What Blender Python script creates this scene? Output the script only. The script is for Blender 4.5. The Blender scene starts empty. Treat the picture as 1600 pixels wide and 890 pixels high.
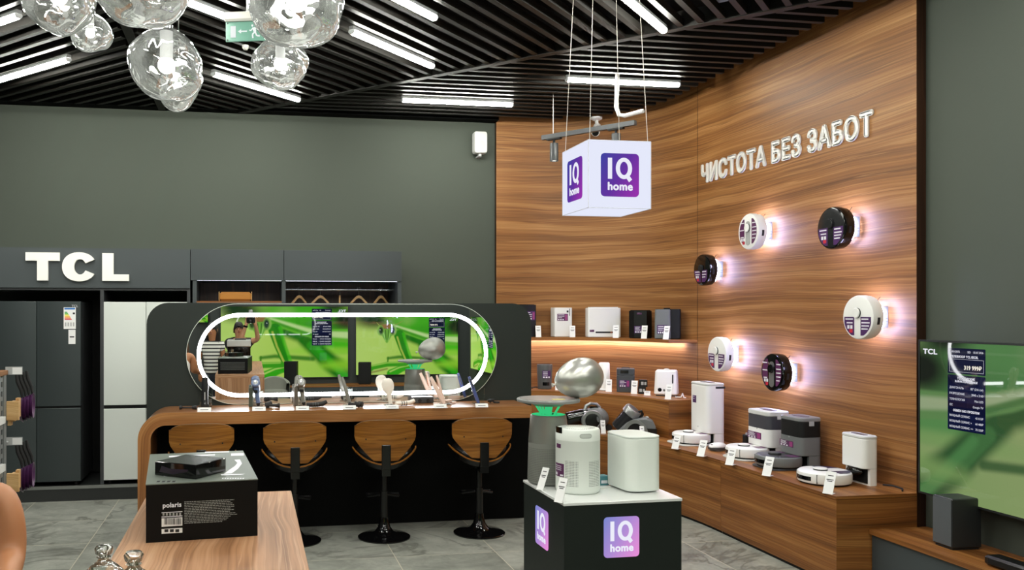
import bpy, bmesh, math, random
import numpy as np
from mathutils import Matrix, Vector
sc = bpy.context.scene
COL = sc.collection
PI = math.pi
# ---------------------------------------------------------------- camera, world, exposure
CX, CY, F, EYE = 615.0, 488.0, 1330.0, 1.75
TH = math.atan2(224, 1330)
SN, CS = math.sin(TH), math.cos(TH)
cam = bpy.data.cameras.new('camera'); cam.sensor_width = 36; cam.sensor_fit = 'HORIZONTAL'
cam.lens = F / 1600 * 36
cam.shift_x = (800 - CX) / 1600; cam.shift_y = (CY - 445) / 1600
cam.clip_start = 0.02; cam.clip_end = 100
cam_ob = bpy.data.objects.new('viewpoint', cam); COL.objects.link(cam_ob)
cam_ob.location = (0, 0, EYE); cam_ob.rotation_euler = (PI / 2, 0, -TH)
sc.camera = cam_ob
w = bpy.data.worlds.new('World'); sc.world = w; w.use_nodes = True
w.node_tree.nodes['Background'].inputs[0].default_value = (0.5, 0.52, 0.55, 1)
w.node_tree.nodes['Background'].inputs[1].default_value = 0.02
sc.view_settings.view_transform = 'Standard'; sc.view_settings.look = 'None'
sc.view_settings.gamma = 1; sc.view_settings.use_curve_mapping = False
sc.view_settings.exposure = 0.0
sc.cycles.use_denoising = True
sc.cycles.max_bounces = 10; sc.cycles.transparent_max_bounces = 16; sc.cycles.glossy_bounces = 6; sc.cycles.transmission_bounces = 8
sc.cycles.sample_clamp_indirect = 6
TUBE_L = 112.0       # luminance of the ceiling tubes
# ---------------------------------------------------------------- measuring helpers
def ray(x, y):
    t = (x - CX) / F
    return (SN + CS * t, CS - SN * t, (CY - y) / F)
def PZ(x, y, z):
    r = ray(x, y); k = (z - EYE) / r[2]; return (r[0] * k, r[1] * k, z)
def PX(x, y, X):
    r = ray(x, y); k = X / r[0]; return (X, r[1] * k, EYE + r[2] * k)
def PY(x, y, Y):
    r = ray(x, y); k = Y / r[1]; return (r[0] * k, Y, EYE + r[2] * k)
def PD(x, y, d):
    r = ray(x, y); return (r[0] * d, r[1] * d, EYE + r[2] * d)
# the curved timber wall: flat along Y = WY, a fillet of radius WR about (WCX, WCY), flat along X = WX
WX, WY, WR = 4.26, 8.97, 1.35
WCX, WCY = WX - WR, WY - WR
def wall_gap(X, Y):
    if Y < WCY: return WX - X
    if X < WCX: return WY - Y
    return WR - math.hypot(X - WCX, Y - WCY)
def on_gap(px, gap):
    r = ray(px, CY); d = 5.0
    while wall_gap(r[0] * d, r[1] * d) > gap: d += 0.004
    return (r[0] * d, r[1] * d, d)
# ---------------------------------------------------------------- mesh builder
def rrect(w, d, r, n=5):
    r = max(min(r, w / 2 - 1e-5, d / 2 - 1e-5), 1e-5); out = []
    for cx, cy, a0 in ((w/2-r, d/2-r, 0), (-w/2+r, d/2-r, 90), (-w/2+r, -d/2+r, 180), (w/2-r, -d/2+r, 270)):
        for i in range(n + 1):
            a = math.radians(a0 + 90 * i / n); out.append((cx + r * math.cos(a), cy + r * math.sin(a)))
    return out
_tx = {}
def text_mesh(s, size, ext, off, xs, align):
    k = (s, size, ext, off, xs, align)
    if k not in _tx:
        cu = bpy.data.curves.new('lettering', 'FONT'); cu.body = s; cu.size = size; cu.extrude = ext
        cu.align_x = align; cu.align_y = 'CENTER'; cu.resolution_u = 4; cu.space_character = 1.0 + 1.6 * abs(off) / size
        o = bpy.data.objects.new('lettering', cu); COL.objects.link(o)
        dg = bpy.context.evaluated_depsgraph_get(); dg.update()
        me = bpy.data.meshes.new_from_object(o.evaluated_get(dg))
        vs = [(v.co.x * xs, v.co.y, v.co.z) for v in me.vertices]; fs = [tuple(p.vertices) for p in me.polygons]
        bpy.data.objects.remove(o); bpy.data.curves.remove(cu); bpy.data.meshes.remove(me)
        if off:       # heavier strokes: the same outline again, shifted all round
            v0, f0, vs, fs = vs, fs, [], []
            for q in range(9):
                a = 2*PI*q/8; k2 = 0 if q == 8 else off; b = len(vs)
                vs += [(v[0] + k2*math.cos(a)*xs, v[1] + k2*math.sin(a), v[2] + 0.00002*q) for v in v0]; fs += [tuple(i + b for i in f) for f in f0]
        _tx[k] = (vs, fs)
    return _tx[k]
class MB:
    def __init__(s, M=None):
        s.v = []; s.f = []; s.m = []; s.uvs = {}; s.M = M or Matrix()
    def add(s, vs, fs, mi=0, uv=None):
        o = len(s.v)
        for q in vs: s.v.append(tuple(s.M @ Vector(q)))
        for q in fs: s.f.append(tuple(i + o for i in q)); s.m.append(mi)
        if uv:
            for i, q in enumerate(uv): s.uvs[o + i] = q
        return s
    def box(s, x0, x1, y0, y1, z0, z1, mi=0):
        vs = [(x, y, z) for z in (z0, z1) for y in (y0, y1) for x in (x0, x1)]
        return s.add(vs, [(0,2,3,1), (4,5,7,6), (0,1,5,4), (2,6,7,3), (0,4,6,2), (1,3,7,5)], mi)
    def loft(s, rings, mi=0, cap=True, closed=True):
        n = len(rings[0]); vs = [p for r in rings for p in r]; fs = []
        for k in range(len(rings) - 1):
            for i in range(n if closed else n - 1):
                j = (i + 1) % n; fs.append((k*n+i, k*n+j, (k+1)*n+j, (k+1)*n+i))
        if cap:
            fs.append(tuple(range(n))[::-1]); fs.append(tuple((len(rings)-1)*n + i for i in range(n)))
        return s.add(vs, fs, mi)
    def rbox(s, cx, cy, z0, w, d, h, r, b=0.0, n=5, mi=0, taper=1.0):
        rings = []
        for z, i, k in (((z0, b, 1), (z0 + b, 0, 1), (z0 + h - b, 0, taper), (z0 + h, b, taper)) if b > 0 else ((z0, 0, 1), (z0 + h, 0, taper))):
            rings.append([(cx + x * k, cy + y * k, z) for x, y in rrect(w - 2*i, d - 2*i, max(r - i, 1e-4), n)])
        return s.loft(rings, mi)
    def bbox(s, x0, x1, y0, y1, z0, z1, b, mi=0):
        return s.rbox((x0+x1)/2, (y0+y1)/2, z0, x1-x0, y1-y0, z1-z0, b, b, 2, mi)
    def lathe(s, prof, n=32, cx=0, cy=0, mi=0, sx=1, sy=1, cap=True):
        rings = [[(cx + r*sx*math.cos(2*PI*i/n), cy + r*sy*math.sin(2*PI*i/n), z) for i in range(n)] for r, z in prof]
        return s.loft(rings, mi, cap)
    def cyl(s, p0, p1, r0, r1=None, n=16, mi=0, cap=True):
        r1 = r0 if r1 is None else r1
        p0, p1 = Vector(p0), Vector(p1); t = (p1 - p0).normalized()
        u = t.orthogonal().normalized(); v = t.cross(u)
        rings = [[tuple(p + (u*math.cos(2*PI*i/n) + v*math.sin(2*PI*i/n))*r) for i in range(n)] for p, r in ((p0, r0), (p1, r1))]
        return s.loft(rings, mi, cap)
    def tube(s, pts, r, n=8, mi=0, closed=False, rs=None):
        P = [Vector(p) for p in pts]; N = len(P); rings = []; u = None
        for i in range(N):
            if closed: t = P[(i+1) % N] - P[i-1]
            else: t = P[min(i+1, N-1)] - P[max(i-1, 0)]
            t.normalize()
            if u is None: u = t.orthogonal().normalized()
            else: u = (u - t * u.dot(t)).normalized()
            v = t.cross(u); rr = rs[i] if rs else r
            rings.append([tuple(P[i] + (u*math.cos(2*PI*k/n) + v*math.sin(2*PI*k/n))*rr) for k in range(n)])
        if closed: rings.append(rings[0])
        return s.loft(rings, mi, not closed)
    def ell(s, c, r, nu=20, nv=12, mi=0):
        rx, ry, rz = (r, r, r) if not hasattr(r, '__len__') else r
        rings = []
        for j in range(nv + 1):
            a = -PI/2 + PI*j/nv; k = max(math.cos(a), 1e-3)
            rings.append([(c[0]+rx*k*math.cos(2*PI*i/nu), c[1]+ry*k*math.sin(2*PI*i/nu), c[2]+rz*math.sin(a)) for i in range(nu)])
        return s.loft(rings, mi)
    def prism(s, poly, ax, a0, a1, mi=0):
        def P(p, a):
            return (a, p[0], p[1]) if ax == 'x' else (p[0], a, p[1]) if ax == 'y' else (p[0], p[1], a)
        return s.loft([[P(p, a0) for p in poly], [P(p, a1) for p in poly]], mi)
    def sheet(s, pts, mi=0):
        return s.add(pts, [tuple(range(len(pts)))], mi)
    def text(s, t, size, M, ext=0.001, off=0.0, xs=1.0, align='CENTER', mi=0):
        vs, fs = text_mesh(t, size, ext, off, xs, align)
        old = s.M; s.M = old @ M; s.add(vs, fs, mi); s.M = old; return s
    def build(s, name, mat, parent=None, loc=None, rot=None, grain='x', ang=35, smooth=True, uvo=(0, 0)):
        me = bpy.data.meshes.new(name); me.from_pydata(s.v, [], s.f); me.validate(clean_customdata=False)
        for m in (mat if isinstance(mat, (list, tuple)) else [mat]): me.materials.append(m)
        if len(me.polygons) == len(s.m): me.polygons.foreach_set('material_index', s.m)
        me.update()
        bm = bmesh.new(); bm.from_mesh(me); bmesh.ops.recalc_face_normals(bm, faces=bm.faces[:])
        lay = bm.loops.layers.uv.new('UVMap')
        g = 'xyz'.index(grain)
        for fc in bm.faces:
            nn = [abs(c) for c in fc.normal]; d = nn.index(max(nn))
            o = [a for a in (0, 1, 2) if a != d]
            if g in o: ua = g; va = [a for a in o if a != g][0]
            else: ua, va = o
            for lp in fc.loops:
                q = s.uvs.get(lp.vert.index) if s.uvs else None
                lp[lay].uv = q if q else (lp.vert.co[ua] + uvo[0], lp.vert.co[va] + uvo[1] + 0.37 * d)
        bm.to_mesh(me); bm.free()
        if smooth:
            me.polygons.foreach_set('use_smooth', [True] * len(me.polygons)); me.set_sharp_from_angle(angle=math.radians(ang))
        o = bpy.data.objects.new(name, me); COL.objects.link(o)
        if parent: o.parent = parent
        if loc: o.location = loc
        if rot is not None: o.rotation_euler = (0, 0, rot) if not hasattr(rot, '__len__') else rot
        return o
def tag(o, label=None, cat=None, group=None, kind=None):
    if label: o['label'] = label
    if cat: o['category'] = cat
    if group: o['group'] = group
    if kind: o['kind'] = kind
    return o
def thing(name, label, cat, loc=(0, 0, 0), rz=0, group=None):
    o = bpy.data.objects.new(name, None); COL.objects.link(o); o.empty_display_size = 0.05
    o.location = loc; o.rotation_euler = (0, 0, rz)
    return tag(o, label, cat, group)
def struct(o): o['kind'] = 'structure'; return o
def copy_tree(o, parent=None):
    c = o.copy(); COL.objects.link(c)
    if parent: c.parent = parent
    for ch in list(o.children): copy_tree(ch, c)
    return c
RX = Matrix.Rotation(PI/2, 4, 'X')          # text plane XY -> XZ, reading from -Y
def TM(x, y, z, rz=0.0, sc_=1.0): return Matrix.Translation((x, y, z)) @ Matrix.Rotation(rz, 4, 'Z') @ RX
# ---------------------------------------------------------------- materials
def lin(c):
    c = c / 255.0
    return c / 12.92 if c <= 0.04045 else ((c + 0.055) / 1.055) ** 2.4
def rgb(r, g, b): return (lin(r), lin(g), lin(b), 1)
_m = {}
def mat(name, col, rough=0.5, metal=0.0, spec=0.5, em=None, es=0.0, coat=0.0, alpha=None):
    if name in _m: return _m[name]
    m = bpy.data.materials.new(name); m.use_nodes = True
    b = m.node_tree.nodes['Principled BSDF']
    b.inputs['Base Color'].default_value = col; b.inputs['Roughness'].default_value = rough
    b.inputs['Metallic'].default_value = metal; b.inputs['Specular IOR Level'].default_value = spec
    b.inputs['Coat Weight'].default_value = coat; b.inputs['Coat Roughness'].default_value = 0.05
    if em: b.inputs['Emission Color'].default_value = em; b.inputs['Emission Strength'].default_value = es
    _m[name] = m; return m
class N:
    def __init__(s, m): s.nt = m.node_tree; s.b = s.nt.nodes.get('Principled BSDF')
    def n(s, t, **k):
        nd = s.nt.nodes.new(t)
        for a, v in k.items():
            if a.startswith('i_'):
                key = a[2:]; key = int(key) if key.isdigit() else key.replace('_', ' ')
                if hasattr(v, 'is_output'): s.nt.links.new(v, nd.inputs[key])
                else: nd.inputs[key].default_value = v
            else: setattr(nd, a, v)
        return nd
    def l(s, a, b): s.nt.links.new(a, b)
    def math(s, op, a, b=0.0, c=0.0): 
        nd = s.nt.nodes.new('ShaderNodeMath'); nd.operation = op
        for i, v in enumerate((a, b, c)):
            if hasattr(v, 'is_output'): s.l(v, nd.inputs[i])
            else: nd.inputs[i].default_value = v
        return nd.outputs[0]
    def ramp(s, f, stops):
        nd = s.nt.nodes.new('ShaderNodeValToRGB'); cr = nd.color_ramp
        while len(cr.elements) < len(stops): cr.elements.new(0.5)
        for e, (p, c) in zip(cr.elements, stops): e.position = p; e.color = c
        s.l(f, nd.inputs[0]); return nd.outputs[0]
def wood(name, dark, mid, light, su=0.55, sv=6.0, rough=0.42, coat=0.0, crough=0.05, fine=0.35, amp=1.0, spec=0.4):
    m = mat(name, mid, rough, spec=spec, coat=coat); m.node_tree.nodes['Principled BSDF'].inputs['Coat Roughness'].default_value = crough; k = N(m)
    uv = k.n('ShaderNodeUVMap').outputs[0]
    warp = k.n('ShaderNodeTexNoise', i_Vector=k.n('ShaderNodeMapping', i_Vector=uv, i_Scale=(su*2.2, sv*0.22, 1)).outputs[0], i_Scale=1.0, i_Detail=2.0).outputs[0]
    sep = k.n('ShaderNodeSeparateXYZ', i_Vector=uv)
    y2 = k.math('ADD', sep.outputs[1], k.math('MULTIPLY', k.math('SUBTRACT', warp, 0.5), 0.95 / sv))
    v2 = k.n('ShaderNodeCombineXYZ', i_X=sep.outputs[0], i_Y=y2).outputs[0]
    a = k.n('ShaderNodeTexNoise', i_Vector=k.n('ShaderNodeMapping', i_Vector=v2, i_Scale=(su, sv, 1)).outputs[0], i_Scale=1.0, i_Detail=4.0, i_Roughness=0.55).outputs[0]
    f_ = k.n('ShaderNodeTexNoise', i_Vector=k.n('ShaderNodeMapping', i_Vector=v2, i_Scale=(su*2.2, sv*9, 1)).outputs[0], i_Scale=1.0, i_Detail=3.0).outputs[0]
    mx = k.math('ADD', k.math('MULTIPLY', a, 1 - fine), k.math('MULTIPLY', f_, fine))
    mx = k.math('ADD', k.math('MULTIPLY', k.math('SUBTRACT', mx, 0.5), 1.7 * amp), 0.5)
    col = k.ramp(mx, [(0.2, dark), (0.5, mid), (0.8, light)])
    ln = k.n('ShaderNodeTexNoise', i_Vector=k.n('ShaderNodeMapping', i_Vector=v2, i_Scale=(su*0.8, sv*3.2, 1), i_Location=(3.1, 7.7, 0)).outputs[0], i_Scale=1.0, i_Detail=1.0).outputs[0]
    edge = k.math('SUBTRACT', 1.0, k.math('MULTIPLY', k.math('ABSOLUTE', k.math('SUBTRACT', ln, 0.52)), 55.0))
    edge = k.math('MULTIPLY', k.math('MAXIMUM', edge, 0.0), 0.45)
    mixn = k.n('ShaderNodeMix', data_type='RGBA'); k.l(edge, mixn.inputs[0]); k.l(col, mixn.inputs[6]); mixn.inputs[7].default_value = light
    dl = k.n('ShaderNodeTexNoise', i_Vector=k.n('ShaderNodeMapping', i_Vector=v2, i_Scale=(su*0.7, sv*2.1, 1), i_Location=(9.4, 1.3, 0)).outputs[0], i_Scale=1.0, i_Detail=1.5).outputs[0]
    e2 = k.math('SUBTRACT', 1.0, k.math('MULTIPLY', k.math('ABSOLUTE', k.math('SUBTRACT', dl, 0.47)), 48.0))
    e2 = k.math('MULTIPLY', k.math('MAXIMUM', e2, 0.0), 0.5)
    mx2 = k.n('ShaderNodeMix', data_type='RGBA'); k.l(e2, mx2.inputs[0]); k.l(mixn.outputs[2], mx2.inputs[6]); mx2.inputs[7].default_value = dark
    k.l(mx2.outputs[2], k.b.inputs['Base Color'])
    return m
WALNUT = wood('walnut panel', rgb(82, 50, 25), rgb(140, 93, 49), rgb(186, 138, 86), sv=8.5, su=0.32, fine=0.34, amp=0.85, rough=0.5, spec=0.3)
WALNUT_B = wood('walnut bench', rgb(76, 44, 18), rgb(130, 80, 36), rgb(172, 120, 66), sv=9, su=0.32, fine=0.28, amp=1.0)
OAK = wood('counter veneer', rgb(105, 64, 30), rgb(150, 96, 50), rgb(186, 132, 80), sv=11, rough=0.3, coat=1.0, crough=0.22, amp=0.9)
TABLEW = wood('table veneer', rgb(120, 80, 50), rgb(172, 126, 90), rgb(208, 168, 134), sv=9, su=0.6, rough=0.4, amp=0.95)
PLY = wood('stool plywood', rgb(84, 50, 14), rgb(132, 82, 28), rgb(172, 118, 54), sv=18, su=1.1, rough=0.35, amp=1.0)
PALEWOOD = wood('pale wood', rgb(170, 128, 80), rgb(205, 164, 110), rgb(226, 192, 142), sv=14, su=2)
DARKWOOD = wood('dark edge veneer', rgb(30, 16, 9), rgb(52, 30, 18), rgb(78, 48, 30), sv=10)
def grey_wall(name, col):
    m = mat(name, col, 0.75, spec=0.25); k = N(m)
    g = k.n('ShaderNodeNewGeometry').outputs['Position']
    f1 = k.n('ShaderNodeTexNoise', i_Vector=g, i_Scale=160.0, i_Detail=2.0).outputs[0]
    bp = k.n('ShaderNodeBump', i_Strength=0.06, i_Distance=0.002, i_Height=f1).outputs[0]
    k.l(bp, k.b.inputs['Normal']); return m
GREY = grey_wall('grey green paint', rgb(75, 81, 73))
def floor_mat():
    m = mat('stone tile', rgb(128, 130, 126), 0.38, spec=0.45); k = N(m)
    g = k.n('ShaderNodeNewGeometry').outputs['Position']
    sp = k.n('ShaderNodeSeparateXYZ', i_Vector=g)
    P_ = 0.745
    tx = k.math('DIVIDE', k.math('SUBTRACT', sp.outputs[0], 1.024), P_); ty = k.math('DIVIDE', k.math('SUBTRACT', sp.outputs[1], 6.76), P_)
    def edge(t): 
        fr = k.math('FRACT', t); return k.math('MINIMUM', fr, k.math('SUBTRACT', 1.0, fr))
    e = k.math('MINIMUM', edge(tx), edge(ty)); grout = k.math('LESS_THAN', e, 0.0035)
    cell = k.n('ShaderNodeCombineXYZ', i_X=k.math('FLOOR', tx), i_Y=k.math('FLOOR', ty)).outputs[0]
    rnd = k.n('ShaderNodeTexWhiteNoise', i_Vector=cell)
    off = k.n('ShaderNodeVectorMath', operation='MULTIPLY_ADD'); k.l(rnd.outputs[1], off.inputs[0]); off.inputs[1].default_value = (7, 7, 7); k.l(g, off.inputs[2])
    n1 = k.n('ShaderNodeTexNoise', i_Vector=off.outputs[0], i_Scale=1.6, i_Detail=7.0, i_Roughness=0.62, i_Distortion=1.2).outputs[0]
    n2 = k.n('ShaderNodeTexNoise', i_Vector=off.outputs[0], i_Scale=0.9, i_Detail=5.0, i_Roughness=0.6, i_Distortion=0.8).outputs[0]
    n3 = k.n('ShaderNodeTexNoise', i_Vector=off.outputs[0], i_Scale=9.0, i_Detail=5.0, i_Roughness=0.7, i_Distortion=0.6).outputs[0]
    base = k.ramp(k.math('ADD', k.math('MULTIPLY', n1, 0.6), k.math('MULTIPLY', n3, 0.4)), [(0.32, rgb(104, 106, 100)), (0.5, rgb(138, 140, 132)), (0.7, rgb(170, 171, 162))])
    vein = k.math('MULTIPLY', k.math('MAXIMUM', k.math('SUBTRACT', 1.0, k.math('MULTIPLY', k.math('ABSOLUTE', k.math('SUBTRACT', n2, 0.5)), 40.0)), 0.0), 0.7)
    mx = k.n('ShaderNodeMix', data_type='RGBA'); k.l(vein, mx.inputs[0]); k.l(base, mx.inputs[6]); mx.inputs[7].default_value = rgb(86, 86, 80)
    mg = k.n('ShaderNodeMix', data_type='RGBA'); k.l(grout, mg.inputs[0]); k.l(mx.outputs[2], mg.inputs[6]); mg.inputs[7].default_value = rgb(196, 190, 170)
    k.l(mg.outputs[2], k.b.inputs['Base Color']); return m
STONE = floor_mat()
BLACK = mat('matt black', rgb(16, 17, 17), 0.6, spec=0.3)
VOID = mat('black ceiling void', rgb(8, 9, 9), 0.9, spec=0.1)
SLAT = mat('dark slat', rgb(22, 20, 17), 0.5, spec=0.3)
SATIN = mat('satin black', rgb(9, 9, 10), 0.32)
GLOSSBLACK = mat('gloss black', rgb(9, 9, 10), 0.08, spec=0.6)
PANEL = mat('charcoal panel', rgb(38, 44, 41), 0.55, spec=0.3)
CAB = mat('graphite laminate', rgb(66, 72, 74), 0.5, spec=0.35)
FRIDGE_D = mat('graphite steel', rgb(58, 65, 66), 0.38, metal=0.3)
FRIDGE_W = mat('white glass front', rgb(213, 218, 213), 0.12, spec=0.4)
WHITE = mat('white plastic', rgb(236, 236, 234), 0.35)
WHITE_M = mat('white matt', rgb(206, 207, 204), 0.6)
WARMWHITE = mat('warm white letter', rgb(240, 238, 232), 0.5)
APWHITE = mat('soft white plastic', rgb(232, 238, 232), 0.42)
LGREY = mat('light grey plastic', rgb(170, 172, 172), 0.4)
MGREY = mat('mid grey plastic', rgb(108, 112, 112), 0.4)
DGREY = mat('dark grey plastic', rgb(58, 60, 62), 0.4)
SILVER = mat('silver plastic', rgb(150, 152, 152), 0.28, metal=0.6)
CHROME = mat('chrome', rgb(220, 220, 220), 0.12, metal=1.0)
STEEL = mat('brushed steel', rgb(170, 172, 172), 0.3, metal=1.0)
PURPLE = mat('purple sticker', rgb(72, 36, 92), 0.35)
PLUM = mat('plum sticker', rgb(88, 40, 84), 0.35)
NAVY = mat('navy sticker', rgb(40, 34, 70), 0.35)
RED = mat('red print', rgb(190, 40, 60), 0.4)
PAPER = mat('white card', rgb(232, 232, 232), 0.6)
INK = mat('black ink', rgb(30, 30, 34), 0.6)
WPRINT = mat('white print', rgb(225, 225, 232), 0.5)
RUBBER = mat('black rubber', rgb(20, 20, 21), 0.7)
BLUEGREY = mat('blue grey plastic', rgb(88, 104, 138), 0.3)
BLUE = mat('blue plastic', rgb(72, 86, 140), 0.3)
PINK = mat('blush plastic', rgb(226, 200, 186), 0.3)
COPPER = mat('copper plate', rgb(190, 120, 90), 0.25, metal=0.8)
IVORY = mat('ivory plastic', rgb(226, 220, 210), 0.35)
GREYGREEN = mat('warm grey plastic', rgb(118, 118, 110), 0.3)
SKIN = mat('skin', rgb(176, 120, 82), 0.5)
SKIN_T = mat('tanned skin', rgb(196, 146, 112), 0.5)
for q in (SKIN, SKIN_T): q.node_tree.nodes['Principled BSDF'].inputs['Subsurface Weight'].default_value = 0.12; q.node_tree.nodes['Principled BSDF'].inputs['Subsurface Radius'].default_value = (0.02, 0.008, 0.004)
HAIR_B = mat('brown hair', rgb(84, 56, 38), 0.5)
HAIR_K = mat('dark hair', rgb(30, 25, 23), 0.5)
def emit(name, col, s, samp=None):
    if name in _m: return _m[name]
    m = bpy.data.materials.new(name); m.use_nodes = True; nt = m.node_tree; nt.nodes.remove(nt.nodes['Principled BSDF'])
    e = nt.nodes.new('ShaderNodeEmission'); e.inputs[0].default_value = col; e.inputs[1].default_value = s
    nt.links.new(e.outputs[0], nt.nodes['Material Output'].inputs[0])
    if samp: m.cycles.emission_sampling = samp
    _m[name] = m; return m
TUBE = emit('led tube', (1.0, 1.0, 0.91, 1), TUBE_L)
RING = emit('mirror led', (0.97, 0.98, 1, 1), 16.0)
STRIP = emit('warm shelf led', (0.86, 0.80, 1, 1), 60.0)
STRIP_W = emit('cold shelf led', (0.86, 0.88, 1, 1), 9.0)
HALO = emit('halo led', (0.52, 0.55, 1, 1), 130.0)
GREENLED = emit('green led', (0.04, 0.62, 0.22, 1), 0.9)
BULB = emit('bulb glow', (1, 0.98, 0.95, 1), 30.0)
BOXLIT = emit('lit acrylic', (0.80, 0.83, 0.98, 1), 0.98)
LITWHITE = emit('lit white letter', (0.88, 0.88, 1, 1), 0.95)
def thin_glass(name, refl, tint, bump=0.0, bscale=6.0, rough=0.02, milk=0.0):
    m = bpy.data.materials.new(name); m.use_nodes = True; k = N(m); nt = m.node_tree; nt.nodes.remove(k.b)
    gl = k.n('ShaderNodeBsdfGlossy', i_Roughness=rough, i_Color=(0.95, 0.96, 0.95, 1)); tr = k.n('ShaderNodeBsdfTransparent', i_Color=tint)
    fr = k.n('ShaderNodeLayerWeight', i_Blend=0.35)
    if bump:
        tc = k.n('ShaderNodeTexCoord').outputs['Object']
        nz = k.n('ShaderNodeTexNoise', i_Vector=tc, i_Scale=bscale, i_Detail=1.5, i_Distortion=1.8).outputs[0]
        bp = k.n('ShaderNodeBump', i_Strength=bump, i_Distance=0.05, i_Height=nz).outputs[0]
        k.l(bp, gl.inputs['Normal']); k.l(bp, fr.inputs['Normal'])
    fac = k.math('ADD', refl, k.math('MULTIPLY', fr.outputs['Fresnel'], 1.0 - refl))
    mx = k.n('ShaderNodeMixShader', i_0=fac); k.l(tr.outputs[0], mx.inputs[1]); k.l(gl.outputs[0], mx.inputs[2])
    out = mx.outputs[0]
    if milk:      # milky haze mixed in, standing in for lamplight bouncing inside the glass
        tl = k.n('ShaderNodeBsdfTranslucent', i_Color=(0.9, 0.92, 0.9, 1)); df = k.n('ShaderNodeBsdfDiffuse', i_Color=(0.9, 0.92, 0.9, 1))
        cl_ = k.n('ShaderNodeTexNoise', i_Vector=k.n('ShaderNodeTexCoord').outputs['Object'], i_Scale=4.5, i_Detail=1.5, i_Distortion=2.0).outputs[0]
        m2 = k.n('ShaderNodeMixShader', i_0=0.4); k.l(tl.outputs[0], m2.inputs[1]); k.l(df.outputs[0], m2.inputs[2])
        m3 = k.n('ShaderNodeMixShader', i_0=k.math('MULTIPLY', k.math('MAXIMUM', k.math('SUBTRACT', cl_, 0.36), 0.0), milk * 4)); k.l(out, m3.inputs[1]); k.l(m2.outputs[0], m3.inputs[2]); out = m3.outputs[0]
    k.l(out, nt.nodes['Material Output'].inputs[0]); return m
MELT = thin_glass('melted mirror glass', 0.36, (0.98, 0.99, 0.985, 1), 0.42, 3.4, milk=0.09)
ACRYL = thin_glass('clear acrylic', 0.05, (0.94, 0.96, 0.95, 1))
CRYSTAL = thin_glass('cut crystal', 0.2, (0.95, 0.97, 0.96, 1), 0.25, 40.0)
MIRROR = mat('mirror glass', (0.93, 0.95, 0.94, 1), 0.0, metal=1.0)
def perforated(name, col, hole, pu, pv, r, z0, z1, a0=None, a1=None):
    """plastic with rows of round holes on a standing drum, by angle and height of the local position"""
    m = mat(name, col, 0.42); k = N(m)
    tc = k.n('ShaderNodeTexCoord').outputs['Object']; sp = k.n('ShaderNodeSeparateXYZ', i_Vector=tc)
    an = k.math('ARCTAN2', sp.outputs[1], sp.outputs[0])
    fu = k.math('SUBTRACT', k.math('FRACT', k.math('DIVIDE', an, pu)), 0.5); fv = k.math('SUBTRACT', k.math('FRACT', k.math('DIVIDE', sp.outputs[2], pv)), 0.5)
    d = k.math('SQRT', k.math('ADD', k.math('MULTIPLY', fu, fu), k.math('MULTIPLY', fv, fv)))
    h = k.math('LESS_THAN', d, r)
    for c in (k.math('GREATER_THAN', sp.outputs[2], z0), k.math('LESS_THAN', sp.outputs[2], z1)): h = k.math('MULTIPLY', h, c)
    if a0 is not None:
        for lo, hi in zip(a0, a1): 
            pass
        bands = None
        for lo, hi in zip(a0, a1):
            bnd = k.math('MULTIPLY', k.math('GREATER_THAN', an, lo), k.math('LESS_THAN', an, hi))
            bands = bnd if bands is None else k.math('MAXIMUM', bands, bnd)
        h = k.math('MULTIPLY', h, bands)
    mx = k.n('ShaderNodeMix', data_type='RGBA'); k.l(h, mx.inputs[0]); mx.inputs[6].default_value = col; mx.inputs[7].default_value = hole
    k.l(mx.outputs[2], k.b.inputs['Base Color']); return m
# ================================================================ the setting
HW = 4.5
struct(MB().box(-4.2, 4.6, -3.4, 9.3, -0.1, 0).build('floor', STONE))
struct(MB().box(-4.2, 4.6, 9.03, 9.2, 0, HW).build('wall_back', GREY))
struct(MB().box(4.33, 4.5, -3.4, 9.03, 0, HW).build('wall_right', GREY))
struct(MB().box(-4.2, -4.05, -3.4, 9.03, 0, HW).build('wall_left_bounce', mat('graphite wall', rgb(70, 74, 72), 0.8)))  # unseen wall, added to close the room for bounce light
struct(MB().box(-4.05, 4.33, -3.4, -3.25, 0, HW).build('wall_rear', mat('graphite wall', rgb(70, 74, 72), 0.8)))
struct(MB().box(-4.2, 4.6, -3.4, 9.3, HW, HW + 0.1).build('ceiling', VOID))
# curved timber wall
def wall_path(off=0.0, n=24, x0=2.598, y1=4.879):
    """plan line of the timber wall moved into the room by off, with the length along it"""
    pts = [(x0, WY - off)]
    for i in range(n + 1):
        a = PI/2 * (1 - i / n); pts.append((WCX + (WR - off) * math.cos(a), WCY + (WR - off) * math.sin(a)))
    pts.append((WX - off, y1)); return pts
WALL_X0 = PY(775.5, 488, 8.97)[0]
wp = wall_path(0, 28, WALL_X0); wb = wall_path(-0.06, 28, WALL_X0)
m = MB(); L = 0; vs = []; uv = []
for z in (0.0, HW):
    L = 0
    for i, p in enumerate(wp):
        if i: L += math.dist(p, wp[i-1])
        vs.append((p[0], p[1], z)); uv.append((L, z + 0.2))
n_ = len(wp); fs = [(i, i+1, n_+i+1, n_+i) for i in range(n_-1)]
m.add(vs, fs, 0, uv)
for (a, b) in (((wp[0]), (wb[0])), ((wp[-1]), (4.329, wp[-1][1]))):
    m.add([(a[0], a[1], 0), (b[0], b[1], 0), (b[0], b[1], HW), (a[0], a[1], HW)], [(0, 1, 2, 3)], 1, [(0, 0), (0, .06), (4, .06), (4, 0)])
for z in (0, ): pass
struct(m.build('wall_corner', [WALNUT, DARKWOOD], smooth=True, ang=30))
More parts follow.
